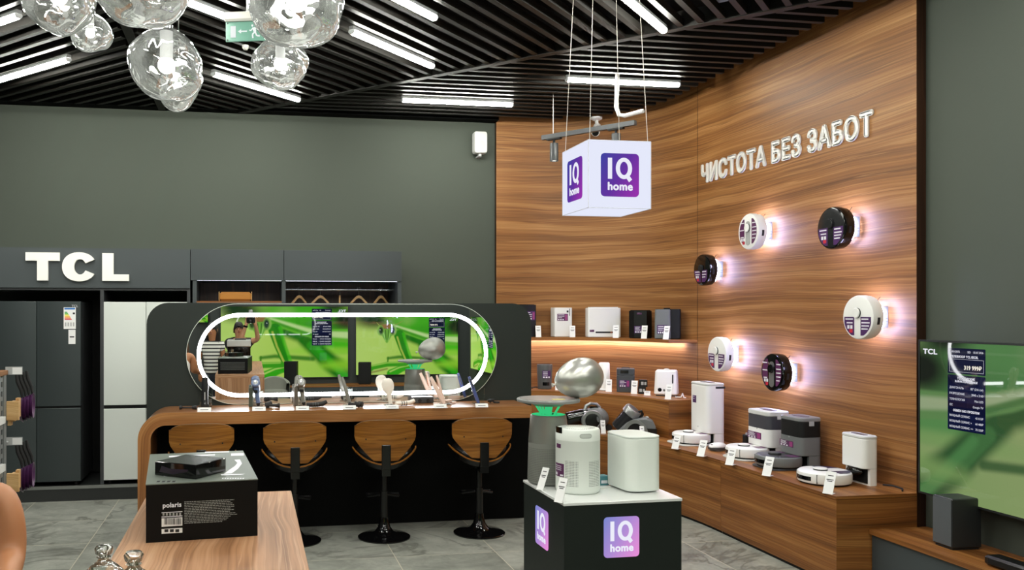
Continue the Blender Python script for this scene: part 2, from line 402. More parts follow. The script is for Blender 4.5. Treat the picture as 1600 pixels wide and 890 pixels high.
# thin shadow joint between the curved and the flat timber
struct(MB().box(WX - 0.0015, WX - 0.0005, WCY - 0.004, WCY + 0.002, 0.95, HW).build('trim_1', DARKWOOD))
# ceiling slats: three fields, each cut by its borders
CZ = 3.825; PITCH, SW, SH = 0.145, 0.042, 0.055
def clip_line(nx, ny, c, dx, dy, planes):
    """range of t for the points n*c + d*t inside all planes a*x + b*y <= k"""
    t0, t1 = -30, 30
    for a, b, k in planes:
        p = a*nx*c + b*ny*c; d = a*dx + b*dy
        if abs(d) < 1e-9:
            if p > k: return None
        elif d > 0: t1 = min(t1, (k - p) / d)
        else: t0 = max(t0, (k - p) / d)
    return (t0, t1) if t1 - t0 > 0.05 else None
def slats(name, ang, planes, curve=False):
    m = MB(); dx, dy = math.cos(ang), math.sin(ang); nx, ny = -dy, dx
    for i in range(-110, 111):
        c = i * PITCH; r = clip_line(nx, ny, c, dx, dy, planes)
        if not r: continue
        t0, t1 = r
        if curve:
            while t1 > t0 and wall_gap(nx*c + dx*t1, ny*c + dy*t1) < 0.2: t1 -= 0.01
            if t1 - t0 < 0.05: continue
        a, b = (nx*c + dx*t0, ny*c + dy*t0), (nx*c + dx*t1, ny*c + dy*t1)
        ox, oy = nx*SW/2, ny*SW/2
        q = [(a[0]-ox, a[1]-oy), (b[0]-ox, b[1]-oy), (b[0]+ox, b[1]+oy), (a[0]+ox, a[1]+oy)]
        m.prism(q, 'z', CZ, CZ + SH)
    return struct(m.build(name, SLAT, smooth=False))
BS = 8.90
slats('ceiling_slats', -PI/4, [(1, 0, -0.94), (-1, 0, 4.0), (0, 1, 8.9), (0, -1, 3.2)])
slats('ceiling_slats', PI/4, [(-1, 0, 0.84), (1, 1, BS - 0.06), (1, 0, 4.25), (0, -1, 3.2)])
slats('ceiling_slats', 0.0, [(-1, -1, -BS - 0.06), (0, 1, 8.85), (1, 0, 4.2)], True)
# border beams of the fields
def beam(name, a, b, wd=0.07, z0=CZ - 0.004, z1=CZ + 0.12):
    a, b = Vector(a), Vector(b); d = (b - a).normalized(); o = Vector((-d.y, d.x)) * wd / 2
    return struct(MB().prism([tuple(a - o), tuple(b - o), tuple(b + o), tuple(a + o)], 'z', z0, z1).build(name, SLAT, smooth=False))
beam('ceiling_beam', (-0.89, -3.2), (-0.89, 8.98))
beam('ceiling_beam', (BS - 9.0, 9.0), (4.24, BS - 4.24))
struct(MB().box(-4.05, WALL_X0, 8.87, 9.03, CZ, CZ + 0.12).build('ceiling_edge', VOID))
# ribbed silver ducts seen between the slats
for i, (a, b, r) in enumerate((((1.0, 4.0, 4.2), (3.6, 6.0, 4.22), 0.13), ((2.2, 2.4, 4.25), (4.1, 5.3, 4.2), 0.11))):
    pr = []; A, B = Vector(a), Vector(b)
    pts = [tuple(A.lerp(B, k/90)) for k in range(91)]
    tag(MB().tube(pts, r, 14, rs=[r * (1 + 0.07 * (-1) ** k) for k in range(91)]).build('flexible_duct', mat('foil duct', rgb(150, 152, 152), 0.35, metal=0.8)),
        ('wider ribbed foil duct above the ceiling slats, over the hanging lit cube', 'narrower ribbed foil duct above the ceiling slats, nearer the timber wall')[i], 'duct', 'foil ducts above the slats')
# ---------------------------------------------------------------- ceiling tubes
def led_tube(a, b, label, z=3.79):
    a, b = Vector((a[0], a[1])), Vector((b[0], b[1])); c = (a + b) / 2; L = (b - a).length; an = math.atan2(b.y - a.y, b.x - a.x)
    t = thing('linear_light', label, 'ceiling light', (c.x, c.y, z), an, 'linear ceiling lights')
    MB().box(-L/2, L/2, -0.02, 0.02, 0.008, 0.034).build('housing', SILVER, t, smooth=False)
    pr = [(-0.024, 0.006), (-0.024, -0.008), (-0.014, -0.022), (0.014, -0.022), (0.024, -0.008), (0.024, 0.006)]
    MB().prism(pr, 'x', -L/2 + 0.012, L/2 - 0.012).build('diffuser', TUBE, t, smooth=False)
    m = MB(); m.prism([(p[0]*1.05, p[1]*1.05) for p in pr], 'x', -L/2, -L/2 + 0.012); m.prism([(p[0]*1.05, p[1]*1.05) for p in pr], 'x', L/2 - 0.012, L/2)
    m.build('end_cap', LGREY, t, smooth=False)
    return t
q = 0.757
led_tube((-2.2, 7.96), (-1.437, 7.186), 'linear ceiling light by the left edge, nearest the back wall')
led_tube((-2.32, 6.93), (-1.562, 6.18), 'linear ceiling light in the top left corner, by the big glass pendant')
led_tube((-0.316, 7.42), (0.463, 8.199), 'linear ceiling light between the two lower glass pendants')
led_tube((0.72, 6.13), (1.49, 6.9), 'linear ceiling light right of the big glass pendant, sloping to the right')
led_tube((-0.87, 5.27), (-0.114, 6.025), 'linear ceiling light just behind the exit sign')
led_tube((0.505, 5.01), (1.264, 5.767), 'linear ceiling light at the top edge between pendants and lit cube')
led_tube((2.2, 4.993), (2.955, 5.75), 'linear ceiling light at the top edge above the lit cube')
led_tube((1.429, 8.035), (2.541, 8.035), 'level linear ceiling light nearest the wall speaker')
led_tube((2.723, 7.088), (3.789, 7.088), 'level linear ceiling light behind the hanging cube wires')
ROOM = [(-2.9, 4.6), (-2.3, 2.6), (-1.9, 0.4), (-0.6, 3.4), (0.3, 2.0), (1.4, 3.2), (2.5, 2.6), (3.2, 3.6), (1.6, 0.6), (0.2, -0.6), (2.9, 0.6), (-2.6, -1.4), (-0.8, -1.9), (1.4, -1.9), (3.2, -1.6), (-3.3, 6.4)]
for i, (x, y) in enumerate(ROOM):
    s_ = -1 if x < -0.9 else 1
    led_tube((x - q/2, y - s_*q/2), (x + q/2, y + s_*q/2), 'linear ceiling light over the shop floor behind the viewpoint')
# ---------------------------------------------------------------- dark panel with the mirror
PYF = 6.99
def yx(px, Y=PYF): return PY(px, 488, Y)[0]
def yz(px, py, Y=PYF): return PY(px, py, Y)[2]
pl, pr_ = yx(229), yx(830); ptop = 1.828
r_ = 0.17
poly = [(pr_, 0), (pl, 0)] + [(pl + r_ - r_*math.cos(a), ptop - r_ + r_*math.sin(a)) for a in [PI/2*i/8 for i in range(9)]] + [(pr_ - r_ + r_*math.sin(a), ptop - r_ + r_*math.cos(a)) for a in [PI/2*i/8 for i in range(9)]]
pan = thing('mirror_partition', 'dark rounded partition panel behind the styling counter', 'partition', ((pl+pr_)/2, PYF, 0))
T0 = Matrix.Translation((-(pl+pr_)/2, -PYF, 0))
MB(T0).prism(poly, 'y', PYF, PYF + 0.06).build('panel', PANEL, pan)
MB(T0).box(pl + 0.06, pr_ - 0.02, PYF - 0.012, PYF, 0.0, 0.9).build('lower_panel', mat('black base panel', rgb(5, 5, 5), 0.7, spec=0.1), pan, smooth=False)
MY = PYF - 0.02
def stadium(x0, x1, z0, z1, n=20):
    r = (z1 - z0) / 2; zc = (z0 + z1) / 2
    return [(x1 - r + r*math.cos(a), zc + r*math.sin(a)) for a in [-PI/2 + PI*i/n for i in range(n+1)]] + [(x0 + r + r*math.cos(a), zc + r*math.sin(a)) for a in [PI/2 + PI*i/n for i in range(n+1)]]
CTOP = 1.005
mx0, mx1 = yx(290.8, MY), yx(776.5, MY); mz1 = 1.822; mz0 = CTOP + 0.004
mirror = thing('wall_mirror', 'wide stadium-shaped mirror with an oval light band on the dark partition', 'mirror', ((mx0+mx1)/2, PYF, (mz0+mz1)/2))
T1 = Matrix.Translation((-(mx0+mx1)/2, -PYF, -(mz0+mz1)/2))
MB(T1).prism(stadium(mx0, mx1, mz0, mz1, 32), 'y', MY + 0.001, PYF - 0.001).build('mirror_edge', mat('bright mirror edge', rgb(222, 228, 220), 0.3), mirror)
MB(T1).sheet([(p[0], MY, p[1]) for p in stadium(mx0 + 0.004, mx1 - 0.004, mz0 + 0.004, mz1 - 0.004, 32)]).build('mirror_glass', MIRROR, mirror, smooth=False)
ro = stadium(yx(307.5, MY), yx(762, MY), yz(535, 617.5, MY), yz(535, 489, MY), 32); rw = 0.029
ri = stadium(yx(307.5, MY) + rw, yx(762, MY) - rw, yz(535, 617.5, MY) + rw, yz(535, 489, MY) - rw, 32)
m = MB(T1); k_ = len(ro)
m.add([(p[0], MY - 0.003, p[1]) for p in ro] + [(p[0], MY - 0.003, p[1]) for p in ri], [(i, (i+1) % k_, k_ + (i+1) % k_, k_ + i) for i in range(k_)])
m.build('light_band', RING, mirror, smooth=False)
# ---------------------------------------------------------------- styling counter
CF, CB = 6.513, 6.972
cl = PY(215, 680, CF)[0]; cr = 2.214; ct = 0.093; R1, R2 = 0.2, 0.107
cl = cl
outer = [(cr, CTOP)] + [(cl + R1 - R1*math.sin(a), CTOP - R1 + R1*math.cos(a)) for a in [PI/2*i/14 for i in range(15)]] + [(cl, 0)]
inner = [(cl + ct, 0)] + [(cl + ct + R2 - R2*math.cos(a), CTOP - ct - R2 + R2*math.sin(a)) for a in [PI/2*i/14 for i in range(15)]] + [(cr, CTOP - ct)]
m = MB(); n_ = len(outer); inn = inner[::-1]
# follow the bend with the grain: u is the length along the outer line
Ls = [0]
for i in range(1, n_): Ls.append(Ls[-1] + math.dist(outer[i], outer[i-1]))
for y, mi in ((CF, 0), (CB, 0)):
    m.add([(p[0], y, p[1]) for p in outer] + [(p[0], y, p[1]) for p in inn], [(i, i+1, n_+i+1, n_+i) for i in range(n_-1)], 0, [(Ls[i], 0.0) for i in range(n_)] + [(Ls[i], -0.1) for i in range(n_)])
for ln, o in ((outer, 3.0), (inn, 5.0)):
    m.add([(p[0], CF, p[1]) for p in ln] + [(p[0], CB, p[1]) for p in ln], [(i, i+1, n_+i+1, n_+i) for i in range(n_-1)], 0, [(Ls[i], o) for i in range(n_)] + [(Ls[i], o + 0.46) for i in range(n_)])
m.add([(cr, CF, CTOP), (cr, CB, CTOP), (cr, CB, CTOP-ct), (cr, CF, CTOP-ct)], [(0,1,2,3)], 0, [(0,0),(.46,0),(.46,.09),(0,.09)])
o = m.build('styling_counter', OAK); tag(o, 'long wooden styling counter with a rounded left end in front of the mirror', 'counter')
# ================================================================ bar stools
def bar_stool():
    t = thing('bar_stool', 'stool', 'bar stool')
    # trumpet base, column, footrest
    MB().lathe([(0.001, 0), (0.205, 0), (0.205, 0.008), (0.19, 0.016), (0.12, 0.026), (0.075, 0.045), (0.05, 0.08), (0.037, 0.13), (0.034, 0.16), (0.001, 0.16)], 40).build('base', GLOSSBLACK, t)
    MB().cyl((0, 0, 0.15), (0, 0, 0.36), 0.03, n=20).cyl((0, 0, 0.36), (0, 0, 0.53), 0.022, n=20).build('column', SATIN, t)
    m = MB(); m.tube([(-0.02, 0.02, 0.33), (-0.12, 0.10, 0.30), (-0.13, 0.2, 0.295), (0.13, 0.2, 0.295), (0.12, 0.10, 0.30), (0.02, 0.02, 0.33)], 0.011, 8)
    m.build('footrest', SATIN, t)
    # seat: plywood dish with a padded cushion
    def dish(z, r, s=1.0): return [(r*1.08*math.cos(a)*s, r*math.sin(a) + 0.01, z + 0.055*abs(math.cos(a))**2.2 * (1 if s > 0.8 else 0.5)) for a in [2*PI*i/36 for i in range(36)]]
    MB().loft([dish(0.535, 0.12), dish(0.555, 0.18), dish(0.60, 0.21), dish(0.613, 0.212), dish(0.607, 0.203), dish(0.57, 0.17)]).build('seat_shell', SATIN, t)
    MB().loft([dish(0.56, 0.165), dish(0.60, 0.198), dish(0.635, 0.2), dish(0.658, 0.175), dish(0.662, 0.1, 0.7)]).build('cushion', mat('black leatherette', rgb(20, 19, 19), 0.32), t)
    # bent plywood backrest: wide at the top, narrow at the foot, wrapped round the seat (towards -Y)
    def backpt(u, v, off):
        hw = 0.235 * (1 - 0.60 * max(0.0, (0.56 - v) / 0.56) ** 1.25)
        x = hw * u; z = 0.632 + v * 0.285 + (0.026 * (1 - u*u) * max(0.0, (v - 0.5)/0.5)) - (0.035 * abs(u)**6 if v > 0.95 else 0)
        y = -0.235 + 0.115 * abs(u * hw / 0.235) ** 2.0 - 0.02 * v + off
        return (x, y, z)
    def shell(o0, o1, nu=20, nv=10):
        m = MB(); g = []
        for o in (o0, o1):
            for j in range(nv + 1):
                for i in range(nu + 1): g.append(backpt(-1 + 2*i/nu, j/nv, o))
        W = nu + 1; B = W * (nv + 1); fs = []
        for j in range(nv):
            for i in range(nu):
                a = j*W + i; fs.append((a, a+1, a+W+1, a+W)); fs.append((B+a, B+a+W, B+a+W+1, B+a+1))
        bd = [i for i in range(W)] + [j*W + nu for j in range(1, nv+1)] + [nv*W + i for i in range(nu-1, -1, -1)] + [j*W for j in range(nv-1, 0, -1)]
        for a, b in zip(bd, bd[1:] + bd[:1]): fs.append((a, b, B+b, B+a))
        m.add(g, fs); return m
    bk = shell(0, 0.012).build('backrest', PLY, t)
    sc_ = MB()
    for x in (-0.15, 0.15): 
        p = backpt(x/0.235, 0.56, 0); sc_.cyl((p[0], p[1]-0.002, p[2]), (p[0], p[1]+0.004, p[2]), 0.006, n=10)
    sc_.build('screw', RUBBER, bk)
    shell(0.0125, 0.04).build('back_pad', _m['black leatherette'], t)
    MB().rbox(0, -0.246, 0.57, 0.068, 0.022, 0.185, 0.006, 0.003).build('bracket', SATIN, t)
    m = MB(); m.box(-0.033, 0.033, -0.23, 0.0, 0.52, 0.535); m.box(-0.033, 0.033, -0.247, -0.225, 0.52, 0.61)
    m.build('seat_plate', SATIN, t, smooth=False)
    # arm band: thin plywood lip that sweeps up both sides of the seat
    m = MB(); ring = []
    for k in range(29):
        a = PI + PI * k / 28; c = abs(math.cos(a))
        ring.append((0.242*math.cos(a), 0.225*math.sin(a) + 0.0, 0.605 + 0.1 * c**2.2))
    rings = []
    for p in ring:
        q_ = Vector((p[0], p[1], 0)).normalized()
        rings.append([(p[0], p[1], p[2]-0.006), (p[0]+q_.x*0.009, p[1]+q_.y*0.009, p[2]-0.005), (p[0]+q_.x*0.009, p[1]+q_.y*0.009, p[2]+0.005), (p[0], p[1], p[2]+0.005)])
    m.loft(rings).build('arm_band', PLY, t)
    return t
stool = bar_stool()
SLAB = ['bar stool half hidden behind the carton on the table', 'bar stool beside the end of the wooden table', 'bar stool third along the counter from its rounded end', 'bar stool nearest the display stand']
for i, (x, rz) in enumerate(((-0.355, 0.02), (0.335, -0.03), (1.03, -0.09), (1.795, -0.10))):
    s_ = stool if i == 0 else copy_tree(stool)
    s_.location = (x, 6.56, 0); s_.rotation_euler = (0, 0, rz); tag(s_, 'plywood and black ' + SLAB[i], None, 'bar stools at the styling counter')
# ================================================================ fridges and wardrobe along the back wall
FY = 8.30
def fx(px): return PY(px, 488, FY)[0]
def fz(px, py): return PY(px, py, FY)[2]
PLT = fz(150, 757)       # top of the plinth
HB, HT = fz(150, 449.5), fz(150, 387.5)
nx0, nx1 = -3.2, fx(297)
fn = thing('fridge_niche', 'dark built-in fridge niche with TCL lettering over two fridges', 'cabinet', ((nx0+nx1)/2, FY, 0))
TF = Matrix.Translation((-(nx0+nx1)/2, -FY, 0))
MB(TF).box(nx0, nx1, FY, 9.02, HB, HT).build('header', CAB, fn, smooth=False)
MB(TF).box(nx0, nx1, FY + 0.02, 9.02, HB - 0.022, HB - 0.001).build('header_rail', DGREY, fn, smooth=False)
m = MB(TF); pxa = fx(159.5)
m.box(pxa - 0.02, pxa + 0.012, FY + 0.02, 9.0, PLT, HB - 0.022); m.box(nx1 - 0.03, nx1, FY + 0.02, 9.0, PLT, HB - 0.022)
m.build('side_panel', DGREY, fn, smooth=False)
MB(TF).box(nx0, nx1, 8.98, 9.02, PLT, HB - 0.02).build('back_panel', BLACK, fn, smooth=False)
MB(TF).box(nx0, nx1, FY, 9.0, 0.0, PLT - 0.012).build('plinth', mat('plinth black', rgb(40, 42, 42), 0.5), fn, smooth=False)
MB(TF).box(nx0, nx1, FY - 0.006, FY + 0.03, PLT - 0.03, PLT).build('plinth_trim', STEEL, fn, smooth=False)
# heavy block letters built as shapes
def seg(pts): return pts
lt = MB(TF)
lz0, lz1 = fz(120, 438.5), fz(120, 395); lh = lz1 - lz0; y0, y1 = FY - 0.03, FY - 0.001
xa, xb, xc, xd = fx(41), fx(94), fx(98), fx(151); xe, xf = fx(160.5), fx(202)
bar = lh * 0.30
def rect(a, b, c, d): lt.prism([(a, c), (b, c), (b, d), (a, d)], 'y', y0, y1)
rect(xa, xb, lz1 - bar*0.98, lz1); xm = (xa + xb)/2; rect(xm - (xb-xa)*0.16, xm + (xb-xa)*0.16, lz0, lz1 - bar*0.98 - 0.0001)
rect(xe, xe + (xf-xe)*0.42, lz0 + bar*0.8, lz1); rect(xe, xf, lz0, lz0 + bar*0.8 - 0.0001)
cxm, czm = (xc + xd)/2, (lz0 + lz1)/2; ro_, ri_ = [], []
for i in range(41):
    a = math.radians(28 + 304 * i / 40)
    ex, ez = (xd - xc)/2, lh/2 * 1.04
    ro_.append((cxm + ex*math.copysign(abs(math.cos(a))**0.92, math.cos(a)), czm + ez*math.copysign(abs(math.sin(a))**0.92, math.sin(a))))
    ri_.append((cxm + 0.008 + (ex - bar*1.25)*math.cos(a), czm + (ez - bar*0.82)*math.sin(a)))
n_ = len(ro_)
lt.add([(p[0], y0, p[1]) for p in ro_ + ri_] + [(p[0], y1, p[1]) for p in ro_ + ri_],
       [(i, i+1, n_+i+1, n_+i) for i in range(n_-1)] + [(i, 2*n_+i, 2*n_+i+1, i+1) for i in range(n_-1)] + [(n_+i, n_+i+1, 3*n_+i+1, 3*n_+i) for i in range(n_-1)] + [(0, n_, 3*n_, 2*n_), (n_-1, 2*n_-1, 4*n_-1, 3*n_-1)])
lt.build('lettering', WARMWHITE, fn, smooth=False)
def fridge(name, label, x0, x1, xm, z0, ztop, zm0, zm1, M_, handle, yf):
    t = thing(name, label, 'fridge', ((x0+x1)/2, yf, z0)); T = Matrix.Translation((-(x0+x1)/2, -yf, -z0)); g = 0.004
    MB(T).box(x0 + 0.004, x1 - 0.004, yf + 0.05, yf + 0.62, z0 + 0.03, ztop - 0.003).build('body', DGREY, t, smooth=False)
    for a, b in ((x0, xm - g/2), (xm + g/2, x1)):
        MB(T).bbox(a, b, yf, yf + 0.05, zm1, ztop, 0.004).build('upper_door', M_, t)
        MB(T).bbox(a, b, yf, yf + 0.05, z0 + 0.035, zm0, 0.004).build('lower_door', M_, t)
    MB(T).box(x0, x1, yf + 0.02, yf + 0.05, zm0, zm1).build('grip_channel', BLACK, t, smooth=False)
    m = MB(T)
    for x in (x0 + 0.05, x1 - 0.05): m.cyl((x, yf + 0.06, z0), (x, yf + 0.06, z0 + 0.034), 0.018, n=12)
    m.build('foot', RUBBER, t)
    return t, T
yf = FY + 0.02
fzz = lambda a, b: PY(a, b, yf)[2]; fxx = lambda a: PY(a, 488, yf)[0]
z0 = PLT
ft, T = fridge('fridge', 'dark graphite four-door fridge with an energy label', fxx(-13), fxx(126), fxx(57), z0, fzz(90, 470.5), fzz(90, 637.5), fzz(90, 634.5), FRIDGE_D, None, yf)
# energy label with coloured bars and a second small card below
m = MB(T); ex0, ex1, ez1, ez0 = fxx(99.5), fxx(118.5), fzz(108, 480), fzz(108, 513.5)
yl = yf - 0.0015
def lq(m, a, b, c, d, mi=0, y=yl): m.add([(a, y, c), (b, y, c), (b, y, d), (a, y, d)], [(0, 1, 2, 3)], mi)
W_ = ex1 - ex0; H_ = ez1 - ez0
lq(m, ex0, ex1, ez0, ez1, 0); lq(m, fxx(107), fxx(118), fzz(108, 537), fzz(108, 515), 0)
lq(m, ex0 + W_*0.06, ex0 + W_*0.94, ez1 - H_*0.1, ez1 - H_*0.02, 1, yl - 0.0005)
for i in range(7):
    lq(m, ex0 + W_*0.08, ex0 + W_*(0.3 + 0.06*i), ez1 - H_*(0.2 + 0.055*i) - H_*0.045, ez1 - H_*(0.2 + 0.055*i), 2 + i, yl - 0.0005)
lq(m, ex0 + W_*0.75, ex0 + W_*0.93, ez1 - H_*0.32, ez1 - H_*0.24, 9, yl - 0.0005)
for i in range(4): lq(m, ex0 + W_*(0.1 + 0.22*i), ex0 + W_*(0.22 + 0.22*i), ez0 + H_*0.12, ez0 + H_*0.3, 10, yl - 0.0005)
lq(m, fxx(109), fxx(116), fzz(108, 527), fzz(108, 525), 9, yl - 0.0005)
bars = [mat('bar %d' % i, rgb(*c), 0.5) for i, c in enumerate(((20, 140, 70), (80, 175, 60), (180, 205, 50), (245, 225, 50), (240, 170, 50), (225, 100, 45), (205, 45, 45)))]
m.build('energy_label', [PAPER, mat('label blue', rgb(40, 110, 190), 0.5)] + bars + [INK, LGREY], ft, smooth=False)
MB(T).text('TCL', 0.03, TM(fxx(117), yl, fzz(117, 478)), 0.0003, 0.001).build('badge', LGREY, ft, smooth=False)
fw, T = fridge('fridge', 'white glass-fronted four-door fridge next to the mirror partition', fxx(161.5), fxx(294), fxx(228), z0, fzz(195, 471.5), fzz(195, 638), fzz(195, 632.5), FRIDGE_W, None, yf)
# wardrobe
wx0, wx1 = fx(297.5), fx(627.5); wm = fx(443.5)
wz1, wz0 = fz(450, 390.5), fz(450, 438.5)
wr = thing('wardrobe', 'open dark wardrobe with flap doors and lit shelves over the partition', 'wardrobe', ((wx0+wx1)/2, FY, 0))
T = Matrix.Translation((-(wx0+wx1)/2, -FY, 0))
for a, b in ((wx0 + 0.003, wm - 0.003), (wm + 0.003, wx1)):
    MB(T).bbox(a, b, FY, FY + 0.02, wz0, wz1, 0.002).build('flap_door', CAB, wr)
m = MB(T); m.box(wx0, wx1, FY + 0.02, 9.02, wz0 + 0.01, wz1)
for x in (wx0 + 0.02, wm - 0.018, wx1 - 0.036): m.box(x, x + 0.036, FY + 0.012, 9.02, 0, wz0 + 0.01)
m.build('carcass', CAB, wr, smooth=False)
MB(T).box(wx0 + 0.03, wx1 - 0.03, FY + 0.02, 8.9, 0.0, 0.12).build('plinth', _m['plinth black'], wr, smooth=False)
MB(T).box(wx0 + 0.03, wx1 - 0.03, 8.9, 8.95, 0, wz0).build('back_panel', DARKWOOD, wr, grain='z', smooth=False)
zs = fz(370, 470)
MB(T).box(wx0 + 0.056, wm - 0.018, FY + 0.02, 8.9, zs - 0.028, zs).build('shelf', WALNUT_B, wr, smooth=False)
m = MB(T)
for a, b in ((wx0 + 0.06, wm - 0.02), (wm + 0.02, wx1 - 0.04)): m.box(a, b, FY + 0.03, FY + 0.04, wz0 + 0.0, wz0 + 0.009)
m.build('led_strip', STRIP_W, wr, smooth=False)
MB(T).box(wx0 + 0.06, wm - 0.02, FY + 0.016, FY + 0.02, zs - 0.026, zs - 0.016).build('shelf_trim', STEEL, wr, smooth=False)
rz_ = PY(530, 452.5, 8.6)[2]
m = MB(T); m.rbox(0, 0, 0, 0.0001, 0.0001, 0.0001, 0.00001) if False else None
m.cyl((wm + 0.018, 8.6, rz_), (wx1 - 0.036, 8.6, rz_), 0.013, n=14); m.build('hanging_rail', CHROME, wr)
# rolled cushion on the left shelf
t = thing('bolster', 'mustard fabric bolster lying on the left wardrobe shelf', 'cushion', (PY(368, 470, 8.5)[0], 8.5, zs))
m = MB(); m.bbox(-0.155, 0.155, -0.07, 0.07, 0.0, 0.09, 0.022); m.build('bolster_body', mat('mustard fabric', rgb(176, 120, 52), 0.9), t)
m = MB()
for x in (-0.156, 0.156): m.tube([(x, p[0], p[1] + 0.045) for p in rrect(0.142, 0.092, 0.024)], 0.0035, 6, closed=True)
m.build('piping', mat('cream piping', rgb(200, 160, 100), 0.9), t)
def hanger():
    t = thing('coat_hanger', 'hanger', 'hanger')
    pts = [(-0.19, 0, -0.285), (-0.12, 0, -0.205), (-0.06, 0, -0.142), (-0.03, 0, -0.113), (0, 0, -0.102), (0.03, 0, -0.113), (0.06, 0, -0.142), (0.12, 0, -0.205), (0.19, 0, -0.285)]
    m = MB(); rings = []
    for x, y, z in pts: 
        hh = 0.017 if abs(x) < 0.15 else 0.012
        rings.append([(x, y - 0.009, z - hh), (x, y + 0.009, z - hh), (x, y + 0.009, z + hh), (x, y - 0.009, z + hh)])
    m.loft(rings).build('shoulder', PALEWOOD, t)
    MB().cyl((-0.175, 0, -0.28), (0.175, 0, -0.28), 0.006, n=8).build('trouser_bar', PALEWOOD, t)
    hk = [(0, 0, -0.10), (0, 0, -0.018)] + [(0.016*math.sin(a), 0, 0.0 - 0.016*math.cos(a)) for a in [PI*1.5*i/10 for i in range(11)]]
    MB().tube(hk, 0.0022, 6).build('hook', CHROME, t)
    return t
hg = hanger(); HL = ['first wooden hanger on the wardrobe rail, nearest the mustard bolster', 'wooden hanger with wide pale shoulders, second from the bolster', 'wooden hanger seen edge-on in the middle of the rail', 'wooden hanger just past the edge-on one', 'last wooden hanger, nearest the wardrobe end']
for i, (px, rz) in enumerate(((467.5, 0.55), (500.5, 0.12), (531, 1.45), (560.5, 0.12), (595, 0.5))):
    h = hg if i == 0 else copy_tree(hg)
    h.location = (PY(px, 460, 8.6)[0], 8.6, rz_ + 0.013); h.rotation_euler = (0, 0, rz); tag(h, HL[i], None, 'hangers on the wardrobe rail')
    h.scale = (0.8, 0.8, 0.8)
# ================================================================ wall speaker, lettering, cctv
p = PY(746, 226, 9.03)
t = thing('wall_speaker', 'small white loudspeaker high on the grey back wall', 'loudspeaker', (p[0], 9.03, p[2]))
sh = [(x, z) for x, z in rrect(0.145, 0.235, 0.025)]
m = MB(); m.loft([[(x, -0.05, z) for x, z in sh], [(x, -0.13, z) for x, z in sh], [(x*0.93, -0.145, z*0.95) for x, z in sh]]); m.build('cabinet', WHITE_M, t)
m = MB(); m.cyl((0, -0.146, -0.03), (0, -0.143, -0.03), 0.05, n=24); m.build('grille', mat('speaker grille', rgb(196, 198, 196), 0.7), t)
m = MB(); m.cyl((0, -0.1, -0.12), (0, -0.1, -0.145), 0.02, n=12); m.box(-0.02, 0.02, -0.1, 0, -0.15, -0.135); m.build('bracket', LGREY, t, smooth=False)
# ЧИСТОТА БЕЗ ЗАБОТ on the timber wall, facing -X
a, b = PX(1097, 270, WX), PX(1366, 190, WX)
Y0, Y1 = a[1], b[1]; zmid = (PX(1110, 281, WX)[2] + PX(1110, 253, WX)[2]) / 2
zt, zb = PX(1340, 178, WX)[2], PX(1340, 219, WX)[2]
zmid = (zt + zb) / 2; hh = (zt - zb)
vs, _ = text_mesh('ЧИСТОТА БЕЗ ЗАБОТ', 1.0, 0.0, 0.052, 1.0, 'LEFT')
xs_ = [v[0] for v in vs]; ys_ = [v[1] for v in vs]
sx = (Y0 - Y1) / (max(xs_) - min(xs_)); sz = hh / (max(ys_) - min(ys_))
zc = (max(ys_) + min(ys_)) / 2
m = MB(); vs, fs = text_mesh('ЧИСТОТА БЕЗ ЗАБОТ', 1.0, 0.5, 0.052, 1.0, 'LEFT')
m.add([(-0.007 - v[2]*0.012, -(v[0] - min(xs_))*sx, (v[1] - zc)*sz) for v in vs], fs)
o = m.build('wall_lettering', WARMWHITE, None, (WX - 0.001, Y0, zmid), smooth=False)
tag(o, 'white raised letters ЧИСТОТА БЕЗ ЗАБОТ on the timber wall', 'lettering')
# cctv camera under the ceiling edge
x_, y_, d_ = on_gap(932, 0.16); c = (x_, y_)
t = thing('security_camera', 'small white security camera under the ceiling edge over the curved timber wall', 'camera', (x_, y_, CZ), 0.2)
t.scale = (1.15, 1.15, 1.15)
MB().lathe([(0.001, -0.03), (0.03, -0.03), (0.052, -0.018), (0.052, 0), (0.001, 0)], 20).build('mount', WHITE, t)
MB().tube([(0, 0, -0.02), (0.005, 0, -0.06), (0.0, -0.01, -0.085)], 0.016, 10).build('arm', WHITE, t)
m = MB(); m.cyl((0.03, 0.03, -0.075), (-0.045, -0.05, -0.155), 0.034, 0.038, n=16); m.build('camera_body', WHITE, t)
MB().cyl((-0.045, -0.05, -0.155), (-0.05, -0.056, -0.161), 0.031, n=16).build('lens', GLOSSBLACK, t)
# ================================================================ lit cube and display stand
def logo_mat(name, c0, c1, c2, s):
    m = bpy.data.materials.new(name); m.use_nodes = True; k = N(m); nt = m.node_tree; nt.nodes.remove(k.b)
    sp = k.n('ShaderNodeSeparateXYZ', i_Vector=k.n('ShaderNodeTexCoord').outputs['Generated'])
    f = k.math('ADD', k.math('MULTIPLY', sp.outputs[0], 0.6), k.math('MULTIPLY', k.math('SUBTRACT', 1.0, sp.outputs[2]), 0.4))
    col = k.ramp(f, [(0.05, c0), (0.5, c1), (0.95, c2)])
    e = k.n('ShaderNodeEmission', i_Color=col, i_Strength=s); k.l(e.outputs[0], nt.nodes['Material Output'].inputs[0]); return m
LOGO_A = logo_mat('cube logo', rgb(66, 66, 160), rgb(98, 52, 158), rgb(150, 52, 170), 1.0)
LOGO_B = logo_mat('stand logo', rgb(128, 136, 206), rgb(176, 140, 212), rgb(230, 142, 214), 1.0)
